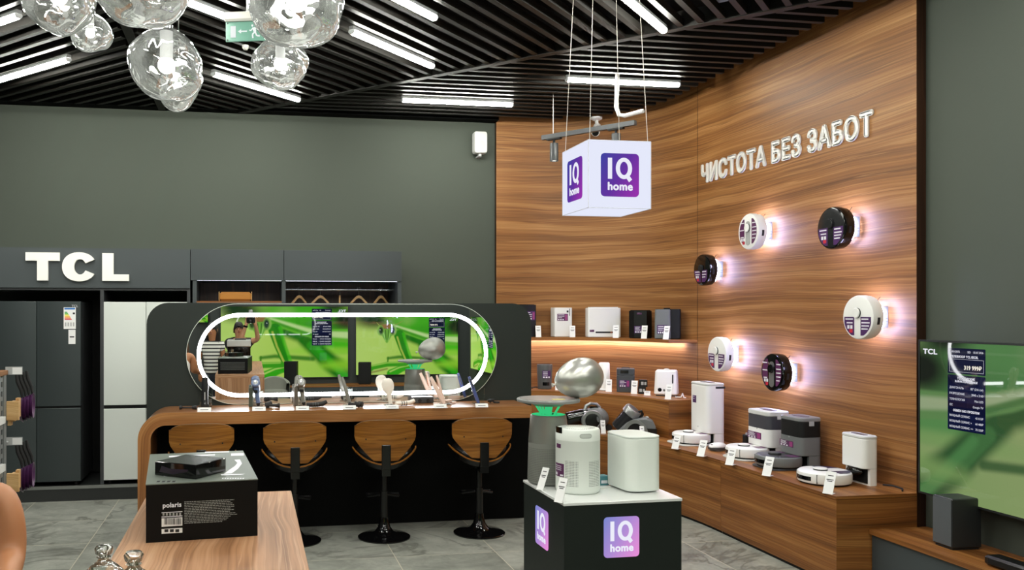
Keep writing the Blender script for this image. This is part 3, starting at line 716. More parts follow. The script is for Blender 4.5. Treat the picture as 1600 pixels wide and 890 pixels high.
def logo(parent, x, y, z, s, rz, LM):
    M = Matrix.Translation((x, y, z)) @ Matrix.Rotation(rz, 4, 'Z')
    pn = thing_part('logo_plate', parent); pn.matrix_local = M
    MB().loft([[(a, -0.0025, b) for a, b in rrect(s, s*1.07, s*0.1)], [(a, 0, b) for a, b in rrect(s, s*1.07, s*0.1)]]).build('gradient_face', LM, pn, smooth=False)
    m = MB()
    m.box(-s*0.265 - s*0.055, -s*0.265 + s*0.055, -0.004, -0.003, -s*0.10, s*0.42)
    # Q: oval ring with a slanted tail
    cx_, cz_ = s*0.10, s*0.165; n_ = 32; o, i_ = [], []
    for k in range(n_):
        a = 2*PI*k/n_; ca, sa = math.cos(a), math.sin(a)
        o.append((cx_ + s*0.215*ca, cz_ + s*0.265*sa)); i_.append((cx_ + s*0.105*ca, cz_ + s*0.165*sa))
    m.add([(p[0], -0.004, p[1]) for p in o + i_], [(k, (k+1) % n_, n_+(k+1) % n_, n_+k) for k in range(n_)])
    m.sheet([(cx_ + s*0.02, -0.0042, cz_ - s*0.19), (cx_ + s*0.10, -0.0042, cz_ - s*0.12), (cx_ + s*0.215, -0.0042, cz_ - s*0.27), (cx_ + s*0.135, -0.0042, cz_ - s*0.34)])
    m.text('home', s*0.27, TM(0.0, -0.004, -s*0.29), 0.0004, s*0.011, 1.02)
    m.build('lettering', LITWHITE, pn, smooth=False)
    return pn
def thing_part(name, parent):
    o = bpy.data.objects.new(name, None); COL.objects.link(o); o.empty_display_size = 0.03; o.parent = parent; return o
KX, KY, KZ0, KZ1, KW, KD = 1.802, 4.361, 2.317, 2.684, 0.36, 0.385
cube = thing('hanging_lightbox', 'white lit cube with purple IQ home logos hanging on thin wires', 'light box', (KX + KW/2, KY + KD/2, KZ0))
hw_, hd_, hh_ = KW/2, KD/2, KZ1 - KZ0
m = MB(); m.bbox(-hw_, hw_, -hd_, hd_, 0.0, hh_, 0.002); m.build('lit_box', BOXLIT, cube)
m = MB()
for sx_ in (-1, 1):
    for sy_ in (-1, 1): m.box(sx_*hw_ - 0.0015, sx_*hw_ + 0.0015, sy_*hd_ - 0.0015, sy_*hd_ + 0.0015, 0, hh_)
for z in (0, hh_):
    for s_ in (-1, 1): m.box(-hw_, hw_, s_*hd_ - 0.0015, s_*hd_ + 0.0015, z - 0.0015, z + 0.0015); m.box(s_*hw_ - 0.0015, s_*hw_ + 0.0015, -hd_, hd_, z - 0.0015, z + 0.0015)
m.build('edge_trim', mat('pale trim', rgb(205, 208, 222), 0.5), cube, smooth=False)
ls = KW * 0.61
logo(cube, 0.0, -hd_ - 0.0008, hh_*0.49, ls, 0, LOGO_A); logo(cube, -hw_ - 0.0008, 0.0, hh_*0.49, ls, -PI/2, LOGO_A)
for sx_, sy_ in ((-1, -1), (1, -1), (-1, 1), (1, 1)):
    MB().cyl((sx_*(hw_-0.012), sy_*(hd_-0.012), hh_), (sx_*(hw_-0.06), sy_*(hd_-0.06), CZ + 0.05 - KZ0), 0.0016, n=6).build('wire', mat('steel wire', rgb(196, 190, 180), 0.4, metal=0.5), cube)
SX0, SX1, SY0, SY1, SZ = 1.648, 2.338, 4.345, 5.0, 0.73
st = thing('display_stand', 'dark square display stand with white top and lit purple IQ home logos', 'display stand', ((SX0+SX1)/2, (SY0+SY1)/2, 0), math.radians(0.9))
hx, hy = (SX1-SX0)/2, (SY1-SY0)/2
MB().box(-hx + 0.004, hx - 0.004, -hy + 0.004, hy - 0.004, 0.0, SZ - 0.016).build('plinth_body', mat('stand laminate', rgb(27, 33, 30), 0.5, spec=0.25), st, smooth=False)
MB().bbox(-hx, hx, -hy, hy, SZ - 0.016, SZ, 0.002).build('white_top', mat('white gloss top', rgb(222, 224, 222), 0.12), st)
logo(st, PY(970, 488, SY0)[0] - (SX0+SX1)/2, -hy + 0.003, PY(970, 838.5, SY0)[2], 0.205, 0, LOGO_B)
pl_ = PX(845.5, 823.5, SX0); logo(st, -hx + 0.003, pl_[1] - (SY0+SY1)/2, pl_[2], 0.205, -PI/2, LOGO_B)
# ---------------------------------------------------------------- price tags
def price_tag(p, h=0.13, wd=0.045, rz=0.0, label='', lean=0.35, group='price tags'):
    t = thing('price_tag', label, 'price tag', p, rz, group)
    M = Matrix.Rotation(-lean, 4, 'X')
    m = MB(M); m.box(-wd/2, wd/2, -0.002, 0.002, 0.0, h); m.M = Matrix(); m.box(-wd/2, wd/2, -0.005, wd*0.8, 0.0, 0.002)
    m.build('card', PAPER, t, smooth=False)
    m = MB(M)
    for i, (z, k) in enumerate(((0.62, 0.7), (0.55, 0.5), (0.80, 0.55))): m.box(-wd*k/2, wd*k/2, -0.0026, -0.0021, h*z, h*z + h*0.035)
    m.build('print', INK, t, smooth=False); return t
# ---------------------------------------------------------------- purifiers on the stand
AX, AY = 1.762, 4.878
ap = thing('air_purifier', 'tall tapered grey air purifier with a round tray top and green light', 'air purifier', (AX, AY, SZ))
k_ = 5.11 / F
hA = (748 - 641) * k_
PERF_G = perforated('grey perforated drum', rgb(124, 126, 120), rgb(84, 86, 82), 2*PI/130, 0.010, 0.30, 0.02, 0.22)
MB().lathe([(0.10, 0), (0.121, 0.012), (0.124, 0.03), (0.118, hA*0.6)], 48, cap=False).build('drum', PERF_G, ap)
MB().lathe([(0.118, hA*0.6), (0.1185, hA*0.6 + 0.001), (0.106, hA - 0.004), (0.1, hA)], 48, cap=False).build('upper_drum', mat('grey satin metal', rgb(150, 152, 146), 0.32, metal=0.55), ap)
MB().lathe([(0.1, hA), (0.085, hA + 0.001), (0.05, hA + 0.003)], 40, cap=False).build('light_ring', GREENLED, ap)
m = MB()
for i in range(7):
    a = 2*PI*i/7; m.cyl((0.04*math.cos(a), 0.04*math.sin(a), hA), (0.075*math.cos(a), 0.075*math.sin(a), hA + 0.055), 0.006, n=6)
m.cyl((0, 0, hA), (0, 0, hA + 0.055), 0.022, n=14); m.build('green_spokes', GREENLED, ap)
zt_ = hA + 0.055
MB().lathe([(0.001, zt_ - 0.004), (0.085, zt_ - 0.002), (0.105, zt_ + 0.012), (0.185, zt_ + 0.022), (0.188, zt_ + 0.034), (0.184, zt_ + 0.04), (0.001, zt_ + 0.04)], 56).build('tray', mat('grey tray', rgb(132, 134, 132), 0.3), ap)
MB().lathe([(0.001, zt_ + 0.0402), (0.172, zt_ + 0.0402), (0.172, zt_ + 0.0412), (0.001, zt_ + 0.0412)], 48).build('tray_top', mat('tray top', rgb(150, 148, 146), 0.25), ap)
MB().rbox(0.03, -0.09, zt_ + 0.0412, 0.075, 0.03, 0.003, 0.006).build('touch_strip', mat('pale yellow', rgb(222, 208, 130), 0.4), ap, smooth=False)
# balloon on the tray: an egg shape with a tied neck on the left
bz = SZ + zt_ + 0.0412
bt = thing('balloon', 'silver foil-coloured balloon lying on the purifier tray', 'balloon', (AX + 0.19, AY - 0.01, bz), 0.1)
prof = []
for i in range(25):
    u = i / 24; x = -0.155 + 0.305 * u
    r = 0.121 * math.sqrt(max(0.0, 1 - (2*u - 1)**2)) * (0.86 + 0.26*u)
    prof.append((max(r, 0.004), x))
m = MB(Matrix.Translation((0.0, 0, 0.118)) @ Matrix.Rotation(math.radians(-12), 4, 'Y') @ Matrix.Rotation(PI/2, 4, 'Y')); m.lathe(prof, 40)
m.build('balloon_skin', mat('silver latex', rgb(186, 186, 180), 0.3, metal=0.7), bt)
m = MB(); m.cyl((-0.150, 0, 0.086), (-0.164, 0, 0.083), 0.004, 0.006, n=10); m.cyl((-0.162, 0, 0.083), (-0.176, 0, 0.08), 0.005, 0.013, n=12); m.build('knot', mat('pale latex', rgb(200, 198, 190), 0.4), bt)
# white drum purifier
BX, BY = PZ(902, 766, SZ)[0], PZ(902, 766, SZ)[1]
BX, BY = 1.849, 4.632
kb = 4.875 / F; rb = 0.125; hB = (766 - 667) * kb
bp_ = thing('air_purifier', 'white drum air purifier with perforated sides and purple stickers', 'air purifier', (BX, BY, SZ), 0)
PERF_W = perforated('white perforated drum', rgb(232, 238, 232), rgb(110, 116, 112), 2*PI/96, 0.0088, 0.30, 0.045, hB*0.52, (-2.55, -1.42), (-1.93, -0.72))
MB().lathe([(rb - 0.012, 0), (rb - 0.004, 0.006), (rb, 0.016), (rb, hB*0.82), (rb + 0.0005, hB*0.822), (rb, hB - 0.012), (rb - 0.006, hB - 0.002), (rb - 0.014, hB)], 64).build('drum', PERF_W, bp_)
m = MB(); m.lathe([(rb - 0.014, hB), (rb - 0.02, hB - 0.004), (0.001, hB - 0.001)], 56, cap=False); m.build('top_plate', APWHITE, bp_)
m = MB()
for j, rr in enumerate((0.094, 0.084, 0.074)):
    for i in range(36):
        a = 2*PI*(i + 0.5*(j % 2))/36; x, y = rr*math.cos(a), rr*math.sin(a)
        m.add([(x + 0.0042*math.cos(a) - 0.002*math.sin(a), y + 0.0042*math.sin(a) + 0.002*math.cos(a), hB + 0.0006), (x - 0.0042*math.cos(a) - 0.002*math.sin(a), y - 0.0042*math.sin(a) + 0.002*math.cos(a), hB + 0.0006), (x - 0.0042*math.cos(a) + 0.002*math.sin(a), y - 0.0042*math.sin(a) - 0.002*math.cos(a), hB + 0.0006), (x + 0.0042*math.cos(a) + 0.002*math.sin(a), y + 0.0042*math.sin(a) - 0.002*math.cos(a), hB + 0.0006)], [(0, 1, 2, 3)])
m.build('vent_slot', MGREY, bp_, smooth=False)
def curved_patch(m, r, a0, a1, z0, z1, n=8, mi=0, rx=0.0):
    vs = []
    for z in (z0, z1):
        for i in range(n + 1):
            a = a0 + (a1 - a0)*i/n; vs.append((r*math.cos(a), r*math.sin(a), z))
    m.add(vs, [(i, i+1, n+2+i, n+1+i) for i in range(n)], mi)
# camera sees the drum from -X -Y; angle of the face towards the viewpoint is about -112 degrees
fa = math.atan2(-BY, -BX)
def drum_a(px): return fa + math.asin(max(-0.999, min(0.999, (px - 902) / 35.0)))
def drum_z(py): return (766 - py) * kb
m = MB(); curved_patch(m, rb + 0.0008, drum_a(868), drum_a(878), drum_z(674), drum_z(664.5)); m.build('display', GLOSSBLACK, bp_)
m = MB(); curved_patch(m, rb + 0.0008, drum_a(869.5), drum_a(876), drum_z(697), drum_z(690.5)); curved_patch(m, rb + 0.0008, drum_a(868), drum_a(881), drum_z(741), drum_z(720.5))
for z in (724, 727, 730): curved_patch(m, rb + 0.0012, drum_a(868.5), drum_a(877), drum_z(z + 1), drum_z(z), mi=1)
curved_patch(m, rb + 0.0012, drum_a(868.5), drum_a(871), drum_z(739), drum_z(735), mi=1); curved_patch(m, rb + 0.0012, drum_a(875), drum_a(880), drum_z(739.5), drum_z(737), mi=1)
m.build('sticker', [PLUM, WPRINT], bp_)
m = MB()
gx0, gx1, gz0, gz1 = drum_a(905), drum_a(923.5), drum_z(679.5), drum_z(672.5)
zc_ = (gz0+gz1)/2; rz2 = (gz1-gz0)/2
for rr_, kk_, mi_ in ((rb + 0.0008, 1.0, 0), (rb + 0.0014, 0.86, 1)):
    vs_ = []
    for i in range(25):
        u = -1 + 2*i/24; hv = rz2*max(0.02, 1 - abs(u)**6)**0.5*kk_*(0.84 if mi_ else 1); aa = (gx0+gx1)/2 + (gx1-gx0)/2*u*(kk_ if mi_ == 0 else 0.94)
        vs_ += [(rr_*math.cos(aa), rr_*math.sin(aa), zc_ - hv), (rr_*math.cos(aa), rr_*math.sin(aa), zc_ + hv)]
    m.add(vs_, [(2*i, 2*i+2, 2*i+3, 2*i+1) for i in range(24)], mi_)
m.build('grip_shade_patch', [mat('recess shade', rgb(168, 174, 168), 0.5), mat('recess half shade', rgb(200, 206, 200), 0.5)], bp_)  # no hollow here: the grip's shade is painted as darker surface patches
# white rounded box purifier
CXp, CYp = 2.197, 4.655
kc = 4.93 / F
cp = thing('air_purifier', 'plain white rounded-box air purifier with a flat lid', 'air purifier', (CXp, CYp, SZ), math.radians(6))
hc = 0.328
m = MB(); m.rbox(0, 0, 0.008, 0.215, 0.29, hc - 0.03, 0.062, 0.004, 10, 0, 1.0); m.build('shell', APWHITE, cp)
m = MB(); m.rbox(0, 0, hc - 0.0215, 0.217, 0.292, 0.012, 0.063, 0.003, 10); m.build('lid', mat('lid white', rgb(222, 228, 224), 0.4), cp)
MB().rbox(0, 0, 0.0, 0.19, 0.27, 0.009, 0.08, n=8).build('foot_plate', MGREY, cp)
t = thing('small_carton', 'small teal carton standing behind the white drum purifier', 'carton', (PZ(939, 757, SZ)[0] + 0.01, 4.78, SZ), 0.1)
MB().bbox(-0.03, 0.03, -0.03, 0.03, 0, 0.055, 0.001).build('carton_body', mat('teal card', rgb(70, 130, 140), 0.6), t); MB().box(-0.02, 0.02, -0.0308, -0.03, 0.012, 0.03).build('carton_print', WPRINT, t, smooth=False)
pts = [(1.93, 4.72, SZ + 0.004), (1.965, 4.66, SZ + 0.004), (1.985, 4.66, SZ + 0.004), (2.07, 4.69, SZ + 0.003)]
tag(MB().tube(pts, 0.0028, 8).build('power_cord', WHITE), 'thin white cord between the two white purifiers', 'cord')
q_ = PZ(845, 764, SZ); price_tag((q_[0] - 0.01, q_[1] - 0.01, SZ), 0.135, 0.045, -0.95, 'white price tag leaning before the tapered grey purifier', 0.5)
q_ = PZ(879, 783, SZ); price_tag((q_[0] - 0.03, q_[1] - 0.015, SZ), 0.135, 0.05, -0.9, 'white price tag leaning before the white drum purifier', 0.45)
# ================================================================ track light
ta, tb = (2.79, 7.886), (3.383, 7.117); tz = 3.448
c_ = ((ta[0]+tb[0])/2, (ta[1]+tb[1])/2); Lr = math.dist(ta, tb); an = math.atan2(tb[1]-ta[1], tb[0]-ta[0])
tr = thing('track_light', 'dark hanging track with two small cylinder spotlights by the timber wall', 'track light', (c_[0], c_[1], tz), an)
MB().box(-Lr/2, Lr/2, -0.022, 0.022, -0.03, 0.012).build('rail', DGREY, tr, smooth=False)
for x in (-Lr/2 + 0.13, Lr/2 - 0.19):
    s_ = thing_part('spotlight', tr); s_.location = (x, 0, 0)
    m = MB(); m.box(-0.075, 0.075, -0.02, 0.02, -0.045, -0.03); m.cyl((0, 0, -0.04), (0, 0, -0.08), 0.012, n=10); m.build('adapter', BLACK, s_, smooth=False)
    m = MB(); m.lathe([(0.001, -0.08), (0.04, -0.08), (0.04, -0.17), (0.041, -0.172), (0.041, -0.25), (0.036, -0.252), (0.034, -0.24)], 24, cap=False); m.build('lamp_cylinder', DGREY, s_)
    MB().lathe([(0.001, -0.242), (0.034, -0.242)], 24, cap=False).build('lens', emit('spot lens', (1, 0.97, 0.9, 1), 6.0), s_)
    sp = bpy.data.lights.new('spot', 'SPOT'); sp.energy = 40; sp.spot_size = 1.4; sp.spot_blend = 0.6; sp.shadow_soft_size = 0.03; sp.color = (1, 0.95, 0.88)
    so = bpy.data.objects.new('spot', sp); COL.objects.link(so); so.parent = s_; so.location = (0, 0, -0.26)
MB().cyl((-Lr/2 + 0.12, 0, 0.01), (-Lr/2 + 0.12, 0, CZ + 0.05 - tz), 0.003, n=6).build('wire', _m['steel wire'], tr)
x_, y_, _d = PD(964.5, 190, 7.5)
m = MB(); m.tube([(x_, y_, CZ + 0.06), (x_ - 0.003, y_, 3.7), (x_ - 0.01, y_, 3.56), (x_ + 0.01, y_ - 0.01, 3.49), (x_ + 0.05, y_ - 0.04, 3.475), (x_ + 0.155, y_ - 0.19, 3.487)], 0.018, 10)
tag(m.build('cable_conduit', WHITE), 'white bent cable conduit feeding the hanging track', 'conduit')
# ================================================================ melted glass pendants
def pendant(px, py, d, rx_, rz_, seed, label, rod=None):
    c = PD(px, py, d); t = thing('glass_pendant', label, 'pendant lamp', c, 0, 'melted glass pendants')
    rng = random.Random(seed); ph = [rng.uniform(0, 6.28) for _ in range(12)]
    nu, nv = 48, 30; rings = []
    for j in range(nv + 1):
        a = -PI/2 + PI*j/nv; kk = max(math.cos(a), 1e-3); ring = []
        for i in range(nu):
            b = 2*PI*i/nu; x, y, z = kk*math.cos(b), kk*math.sin(b), math.sin(a)
            s = 1 + 0.045*math.sin(2.2*x + ph[0] + 1.3*z)*math.cos(1.7*y + ph[1]) + 0.035*math.sin(3.1*z + ph[2] + 2*x) + 0.028*math.sin(5*x + ph[3])*math.sin(4.5*y + ph[4] + 3*z) + 0.012*math.sin(9*z + ph[5] + 4*x)
            ring.append((x*s*rx_, y*s*rx_, z*s*rz_))
        rings.append(ring)
    MB().loft(rings).build('glass_shade', MELT, t, ang=180)
    MB().cyl((0, 0, rz_*0.16), (0, 0, rz_*0.97), rx_*0.17, rx_*0.17, n=20).build('lamp_holder', mat('frosted tube', rgb(225, 226, 224), 0.4, em=(1, 1, 1, 1), es=0.25), t)
    MB().ell((0, 0, 0.0), rx_*0.22, 18, 12).build('bulb', BULB, t)
    m = MB(); m.lathe([(0.001, rz_*0.93), (0.03, rz_*0.93), (0.03, rz_*1.10), (0.018, rz_*1.16), (0.001, rz_*1.16)], 16); m.build('cap', CHROME, t)
    MB().cyl((0, 0, rz_*1.1), (0, 0, CZ + 0.05 - c[2]), 0.006, n=8).build('rod', CHROME, t)
    return t
pendant(92, -4, 4.0, 0.168, 0.165, 1, 'glass pendant at the top left corner, in front of a smaller one')
pendant(141, 52, 4.9, 0.118, 0.112, 2, 'smallest glass pendant, peeping out from behind the corner one')
pendant(222, -25, 3.1, 0.176, 0.158, 3, 'glass pendant cut by the top edge, above the lowest big one')
pendant(260, 102, 3.9, 0.172, 0.165, 4, 'big glass pendant hanging lowest of the cluster')
pendant(278, 136, 5.15, 0.118, 0.145, 5, 'glass pendant mostly hidden behind the lowest big one')
pendant(464, 2, 3.06, 0.172, 0.168, 6, 'big glass pendant partly covering the exit sign')
pendant(438, 100, 5.1, 0.172, 0.142, 7, 'flattened glass pendant just below the exit sign')
# ================================================================ exit sign, smoke detector
p = PD(391, 49, 5.6)
ex = thing('exit_sign', 'green emergency exit sign with arrow and running figure under the ceiling', 'sign', p, math.radians(-16))
kx = 5.6 / F; sw, sh_ = 78*kx, 31*kx
EXG = mat('exit sign green', rgb(92, 138, 122), 0.4, em=rgb(126, 186, 170), es=0.05)
MB().bbox(-sw/2, sw/2, -0.006, 0.006, -sh_/2, sh_/2, 0.002).build('sign_plate', EXG, ex)
MB().bbox(-sw/2 - 0.01, sw/2 + 0.01, -0.03, 0.03, sh_/2, sh_/2 + 0.062, 0.012).build('housing', mat('sign housing', rgb(208, 206, 200), 0.5), ex)
LW = emit('sign white', (0.95, 1, 0.98, 1), 0.95); yq = -0.0075
m = MB(); u = sh_
m.box(-0.40*sw, -0.29*sw, yq, yq + 0.001, -0.3*u, 0.28*u)
m.box(-0.19*sw, -0.06*sw, yq, yq + 0.001, -0.035*u, 0.035*u); m.sheet([(-0.25*sw, yq, 0), (-0.18*sw, yq, -0.11*u), (-0.18*sw, yq, 0.11*u)])
fx_, fz_ = 0.06*sw, 0.0
m.ell((fx_ - 0.004, yq + 0.0005, 0.27*u), (0.055*u, 0.0005, 0.06*u), 14, 8)
def limb(pts, wd_):
    for a, b in zip(pts, pts[1:]):
        A, B = Vector(a), Vector(b); d_ = (B - A).normalized(); o_ = Vector((-d_.y, d_.x))*wd_/2
        m.sheet([((A+o_).x, yq, (A+o_).y), ((B+o_).x, yq, (B+o_).y), ((B-o_).x, yq, (B-o_).y), ((A-o_).x, yq, (A-o_).y)])
limb([(fx_ + 0.03*u, 0.18*u), (fx_ + 0.12*u, -0.06*u)], 0.15*u); limb([(fx_ + 0.10*u, -0.05*u), (fx_ - 0.02*u, -0.17*u), (fx_ + 0.0*u, -0.36*u)], 0.08*u)
limb([(fx_ + 0.12*u, -0.05*u), (fx_ + 0.2*u, -0.24*u), (fx_ + 0.36*u, -0.26*u)], 0.08*u); limb([(fx_ + 0.02*u, 0.17*u), (fx_ - 0.1*u, 0.02*u), (fx_ - 0.18*u, 0.05*u)], 0.06*u); limb([(fx_ + 0.05*u, 0.17*u), (fx_ + 0.22*u, 0.1*u), (fx_ + 0.3*u, -0.02*u)], 0.06*u)
m.build('pictogram', LW, ex, smooth=False)
m = MB()
for x in (-0.46, 0.46):
    for z in (-0.42, 0.42): m.cyl((x*sw, yq, z*u), (x*sw, yq + 0.002, z*u), 0.006, n=8)
m.build('screw', DGREY, ex)
for x in (-0.05, 0.12): MB().cyl((x*sw, 0, sh_/2 + 0.05), (x*sw + 0.0, 0, CZ + 0.03 - p[2]), 0.011, n=8).build('hanging_rod', LGREY, ex)
p = PZ(383.5, 71, CZ); t = thing('smoke_detector', 'tiny white smoke detector on the slats under the exit sign', 'smoke detector', (p[0], p[1], CZ - 0.004))
MB().lathe([(0.001, -0.03), (0.016, -0.03), (0.018, -0.02), (0.024, -0.018), (0.026, 0.002), (0.026, 0.004), (0.001, 0.004)], 20).build('detector_body', WHITE, t)
# ================================================================ timber bench, step and shelf
BZ = 0.58; BX0 = 3.68
def bench_path(n=14):
    pts = [(BX0, 4.875), (BX0, 6.3)]
    R = 3.0
    for i in range(1, n + 1):
        a = math.radians(52) * i / n; pts.append((BX0 - R + R*math.cos(a), 6.3 + R*math.sin(a)))
    return pts
def path_len(pts):
    L = [0]
    for a, b in zip(pts, pts[1:]): L.append(L[-1] + math.dist(a, b))
    return L
def block(name, front, back, z0, z1, top_t, parent, offx=0.0):
    """curved box with a front line and a back line of equal counts; front face follows the grain"""
    Lf = path_len(front); n = len(front)
    m = MB()
    def strip(A, B, za, zb, ua, ub, o):
        m.add([(p[0], p[1], za) for p in A] + [(p[0], p[1], zb) for p in B], [(i, i+1, n+i+1, n+i) for i in range(n-1)], 0, [(l + offx, ua + o) for l in Lf] + [(l + offx, ub + o) for l in Lf])
    strip(front, front, z0, z1, z0, z1, 0.0); strip(back, back, z0, z1, z0, z1, 0.0); strip(front, back, z1, z1, 0, 0.45, 2.3); strip(front, back, z0, z0, 0, 0.45, 2.3)
    for k in (0, -1):
        a, b = front[k], back[k]; w_ = math.dist(a, b)
        m.add([(a[0], a[1], z0), (b[0], b[1], z0), (b[0], b[1], z1), (a[0], a[1], z1)], [(0, 1, 2, 3)], 0, [(0, z0 + 4), (w_, z0 + 4), (w_, z1 + 4), (0, z1 + 4)])
    return m.build(name, WALNUT_B, parent, ang=30)
bp = bench_path(); SEAM = 6.228
def bench_unit(label, front, loc):
    back = []
    for p in front:
        if p[1] <= 7.3: back.append((WX - 0.001, p[1]))
        else:
            d = Vector((p[0] - (BX0 - 3.0), p[1] - 6.3)).normalized(); k = 0.0
            while wall_gap(p[0] + d.x*k, p[1] + d.y*k) > 0.002: k += 0.005
            back.append((p[0] + d.x*k, p[1] + d.y*k))
    t = thing('display_bench', label, 'bench', (0, 0, 0), 0, 'timber bench units')
    block('front_panel', front, back, 0.022, BZ - 0.024, 0, t)
    ft = [(p[0] - 0.004, p[1]) for p in front]; block('bench_top', ft, back, BZ - 0.021, BZ, 0, t, 0.6)
    f2 = [(p[0] + 0.012, p[1]) for p in front]
    m = MB(); n = len(f2); m.add([(p[0], p[1], z) for z in (0, 0.024) for p in f2], [(i, i+1, n+i+1, n+i) for i in range(n-1)]); m.build('toe_kick', BLACK, t, smooth=False)
    m = MB(); m.add([(p[0] + 0.003, p[1], z) for z in (BZ - 0.025, BZ - 0.02) for p in f2], [(i, i+1, n+i+1, n+i) for i in range(n-1)]); m.build('shadow_gap', DARKWOOD, t, smooth=False)
    return t
bench_unit('straight timber bench unit with its end towards the television', [(BX0, 4.875), (BX0, SEAM - 0.003)], None)
bench_unit('curved timber bench unit running back behind the display stand', [(BX0, SEAM), (BX0, 6.3)] + bp[2:], None)
# upper step
SCX, SCY, SR, SZT = 2.393, 7.166, 1.45, 0.936
fr = [(SCX + SR*math.cos(math.radians(7.85 + 62*i/16)), SCY + SR*math.sin(math.radians(7.85 + 62*i/16))) for i in range(17)] + [(2.45, 8.68)]
bk = [(WX - 0.001, 7.364)]
for p in fr[1:-1]:
    d = Vector((p[0] - SCX, p[1] - SCY)).normalized(); k = 0.0
    while wall_gap(p[0] + d.x*k, p[1] + d.y*k) > 0.002: k += 0.004
    bk.append((p[0] + d.x*k, p[1] + d.y*k))
bk.append((2.45, WY - 0.001))
stp = thing('display_step', 'raised curved timber step above the bench, with humidifiers on it', 'display step')
block('step_body', fr, bk, BZ, SZT - 0.02, 0, stp, 0.3); block('step_top', [(p[0] - 0.003, p[1]) for p in fr], bk, SZT - 0.019, SZT, 0, stp, 1.1)
# shelf with a warm light strip under it
UZ = 1.488; SD = 0.30
def off_path(off, n=20):
    return [(WX - off, WCY + 0.0)] + [(WCX + (WR - off)*math.cos(PI/2*i/n), WCY + (WR - off)*math.sin(PI/2*i/n)) for i in range(n+1)][1:] + [(2.45, WY - off)]
a_, b_ = off_path(SD), off_path(0.001)
sh = thing('wall_shelf', 'curved timber shelf with a warm light strip below', 'shelf')
block('shelf_board', a_, b_, UZ - 0.032, UZ, 0, sh, 0.9)
m = MB(); o1, o2 = off_path(0.025)[2:], off_path(0.05)[2:]; n = len(o1)
m.add([(p[0], p[1], UZ - 0.036) for p in o1] + [(p[0], p[1], UZ - 0.036) for p in o2] , [(i, i+1, n+i+1, n+i) for i in range(n-1)])
m.build('light_strip', STRIP, sh, smooth=False)
# ================================================================ small makers of product details
def label_on(m, x0, x1, z0, z1, y, mi=0): m.add([(x0, y, z0), (x1, y, z0), (x1, y, z1), (x0, y, z1)], [(0, 1, 2, 3)], mi)
def sticker(parent, x0, x1, z0, z1, y, base=PLUM, rows=3, icons=True, seed=0):
    r = random.Random(seed); m = MB(); W = x1 - x0; H = z1 - z0
    label_on(m, x0, x1, z0, z1, y)
    for i in range(rows):
        zz = z1 - H*(0.12 + 0.6*i/rows); label_on(m, x0 + W*0.08, x0 + W*(0.08 + r.uniform(0.35, 0.6)), zz - H*0.07, zz, y - 0.0006, 1)
    if icons:
        for i in range(3): label_on(m, x0 + W*(0.08 + 0.2*i), x0 + W*(0.2 + 0.2*i), z0 + H*0.08, z0 + H*0.26, y - 0.0006, 1)
        label_on(m, x1 - W*0.28, x1 - W*0.06, z0 + H*0.1, z1 - H*0.12, y - 0.0006, 2)
    return m.build('sticker', [base, WPRINT, mat('magenta print', rgb(150, 60, 120), 0.4)], parent, smooth=False)
def shelf_spot(px, gap): x, y, d = on_gap(px, gap); return x, y, d
def stand_item(name, label, cat, px, gap, z, rz=None, group=None):
    x, y, d = on_gap(px, gap)
    if rz is None: rz = -0.12
    return thing(name, label, cat, (x, y, z), rz, group), d / F
# ---------------------------------------------------------------- upper shelf
t, k = stand_item('humidifier', 'black box humidifier with purple sticker behind the partition corner', 'humidifier', 818, 0.14, UZ, -0.05)
m = MB(); m.rbox(0, 0, 0, 34*k, 0.17, 50*k, 0.012, 0.004); m.build('housing', SATIN, t); sticker(t, 1*k, 15*k, 26*k, 40*k, -0.0862, PURPLE, 3, True, 1)
MB().box(-14*k, 14*k, -0.075, 0.075, 50*k, 50*k + 0.004).build('lid', BLACK, t, smooth=False)
t, k = stand_item('air_purifier', 'slim white purifier with a purple sticker on the upper shelf', 'air purifier', 877, 0.13, UZ, -0.06)
MB().rbox(0, 0, 0.003, 28*k, 0.16, 45*k, 0.014, 0.004).build('housing', WHITE, t); MB().box(-12*k, 12*k, -0.07, 0.07, 0, 0.004).build('foot', LGREY, t, smooth=False)
sticker(t, -10*k, 7*k, 25*k, 36*k, -0.0808, PLUM, 3, True, 2)
m = MB(); label_on(m, 5*k, 8*k, 38*k, 41*k, -0.0808); m.box(9*k, 10*k, -0.0815, -0.08, 33*k, 44*k); m.build('control_slot', INK, t, smooth=False)
t, k = stand_item('heater', 'wide white heater with black slot at its foot on the upper shelf', 'heater', 942, 0.165, UZ, -0.18)
MB().rbox(0, 0, 0.003, 51*k, 0.15, 45.5*k, 0.02, 0.006).build('housing', WHITE, t); MB().rbox(0, 0, 49*k, 47*k, 0.13, 0.006, 0.012).build('top_grille', LGREY, t) if False else None
MB().rbox(0, 0, 45.4*k, 44*k, 0.12, 0.012, 0.012, 0.003).build('top_lid', WHITE_M, t)
m = MB(); m.loft([[(x, -0.0765, z + 8*k) for x, z in rrect(28*k, 2.6*k, 1.2*k)], [(x, -0.0745, z + 8*k) for x, z in rrect(28*k, 2.6*k, 1.2*k)]]); m.build('air_slot', INK, t, smooth=False)
m = MB()
for x in (10.5, 14, 18): m.cyl((x*k, -0.0772, 8*k), (x*k, -0.0745, 8*k), 1.5*k, n=12)
m.build('control_button', mat('copper button', rgb(170, 110, 90), 0.3, metal=0.7), t)
sticker(t, -23*k, -16*k, 8.5*k, 12*k, -0.0762, PLUM, 1, False, 3)
t, k = stand_item('humidifier', 'black eight-sided humidifier on the upper shelf right of the white heater', 'humidifier', 1000.5, 0.17, UZ, -0.45)
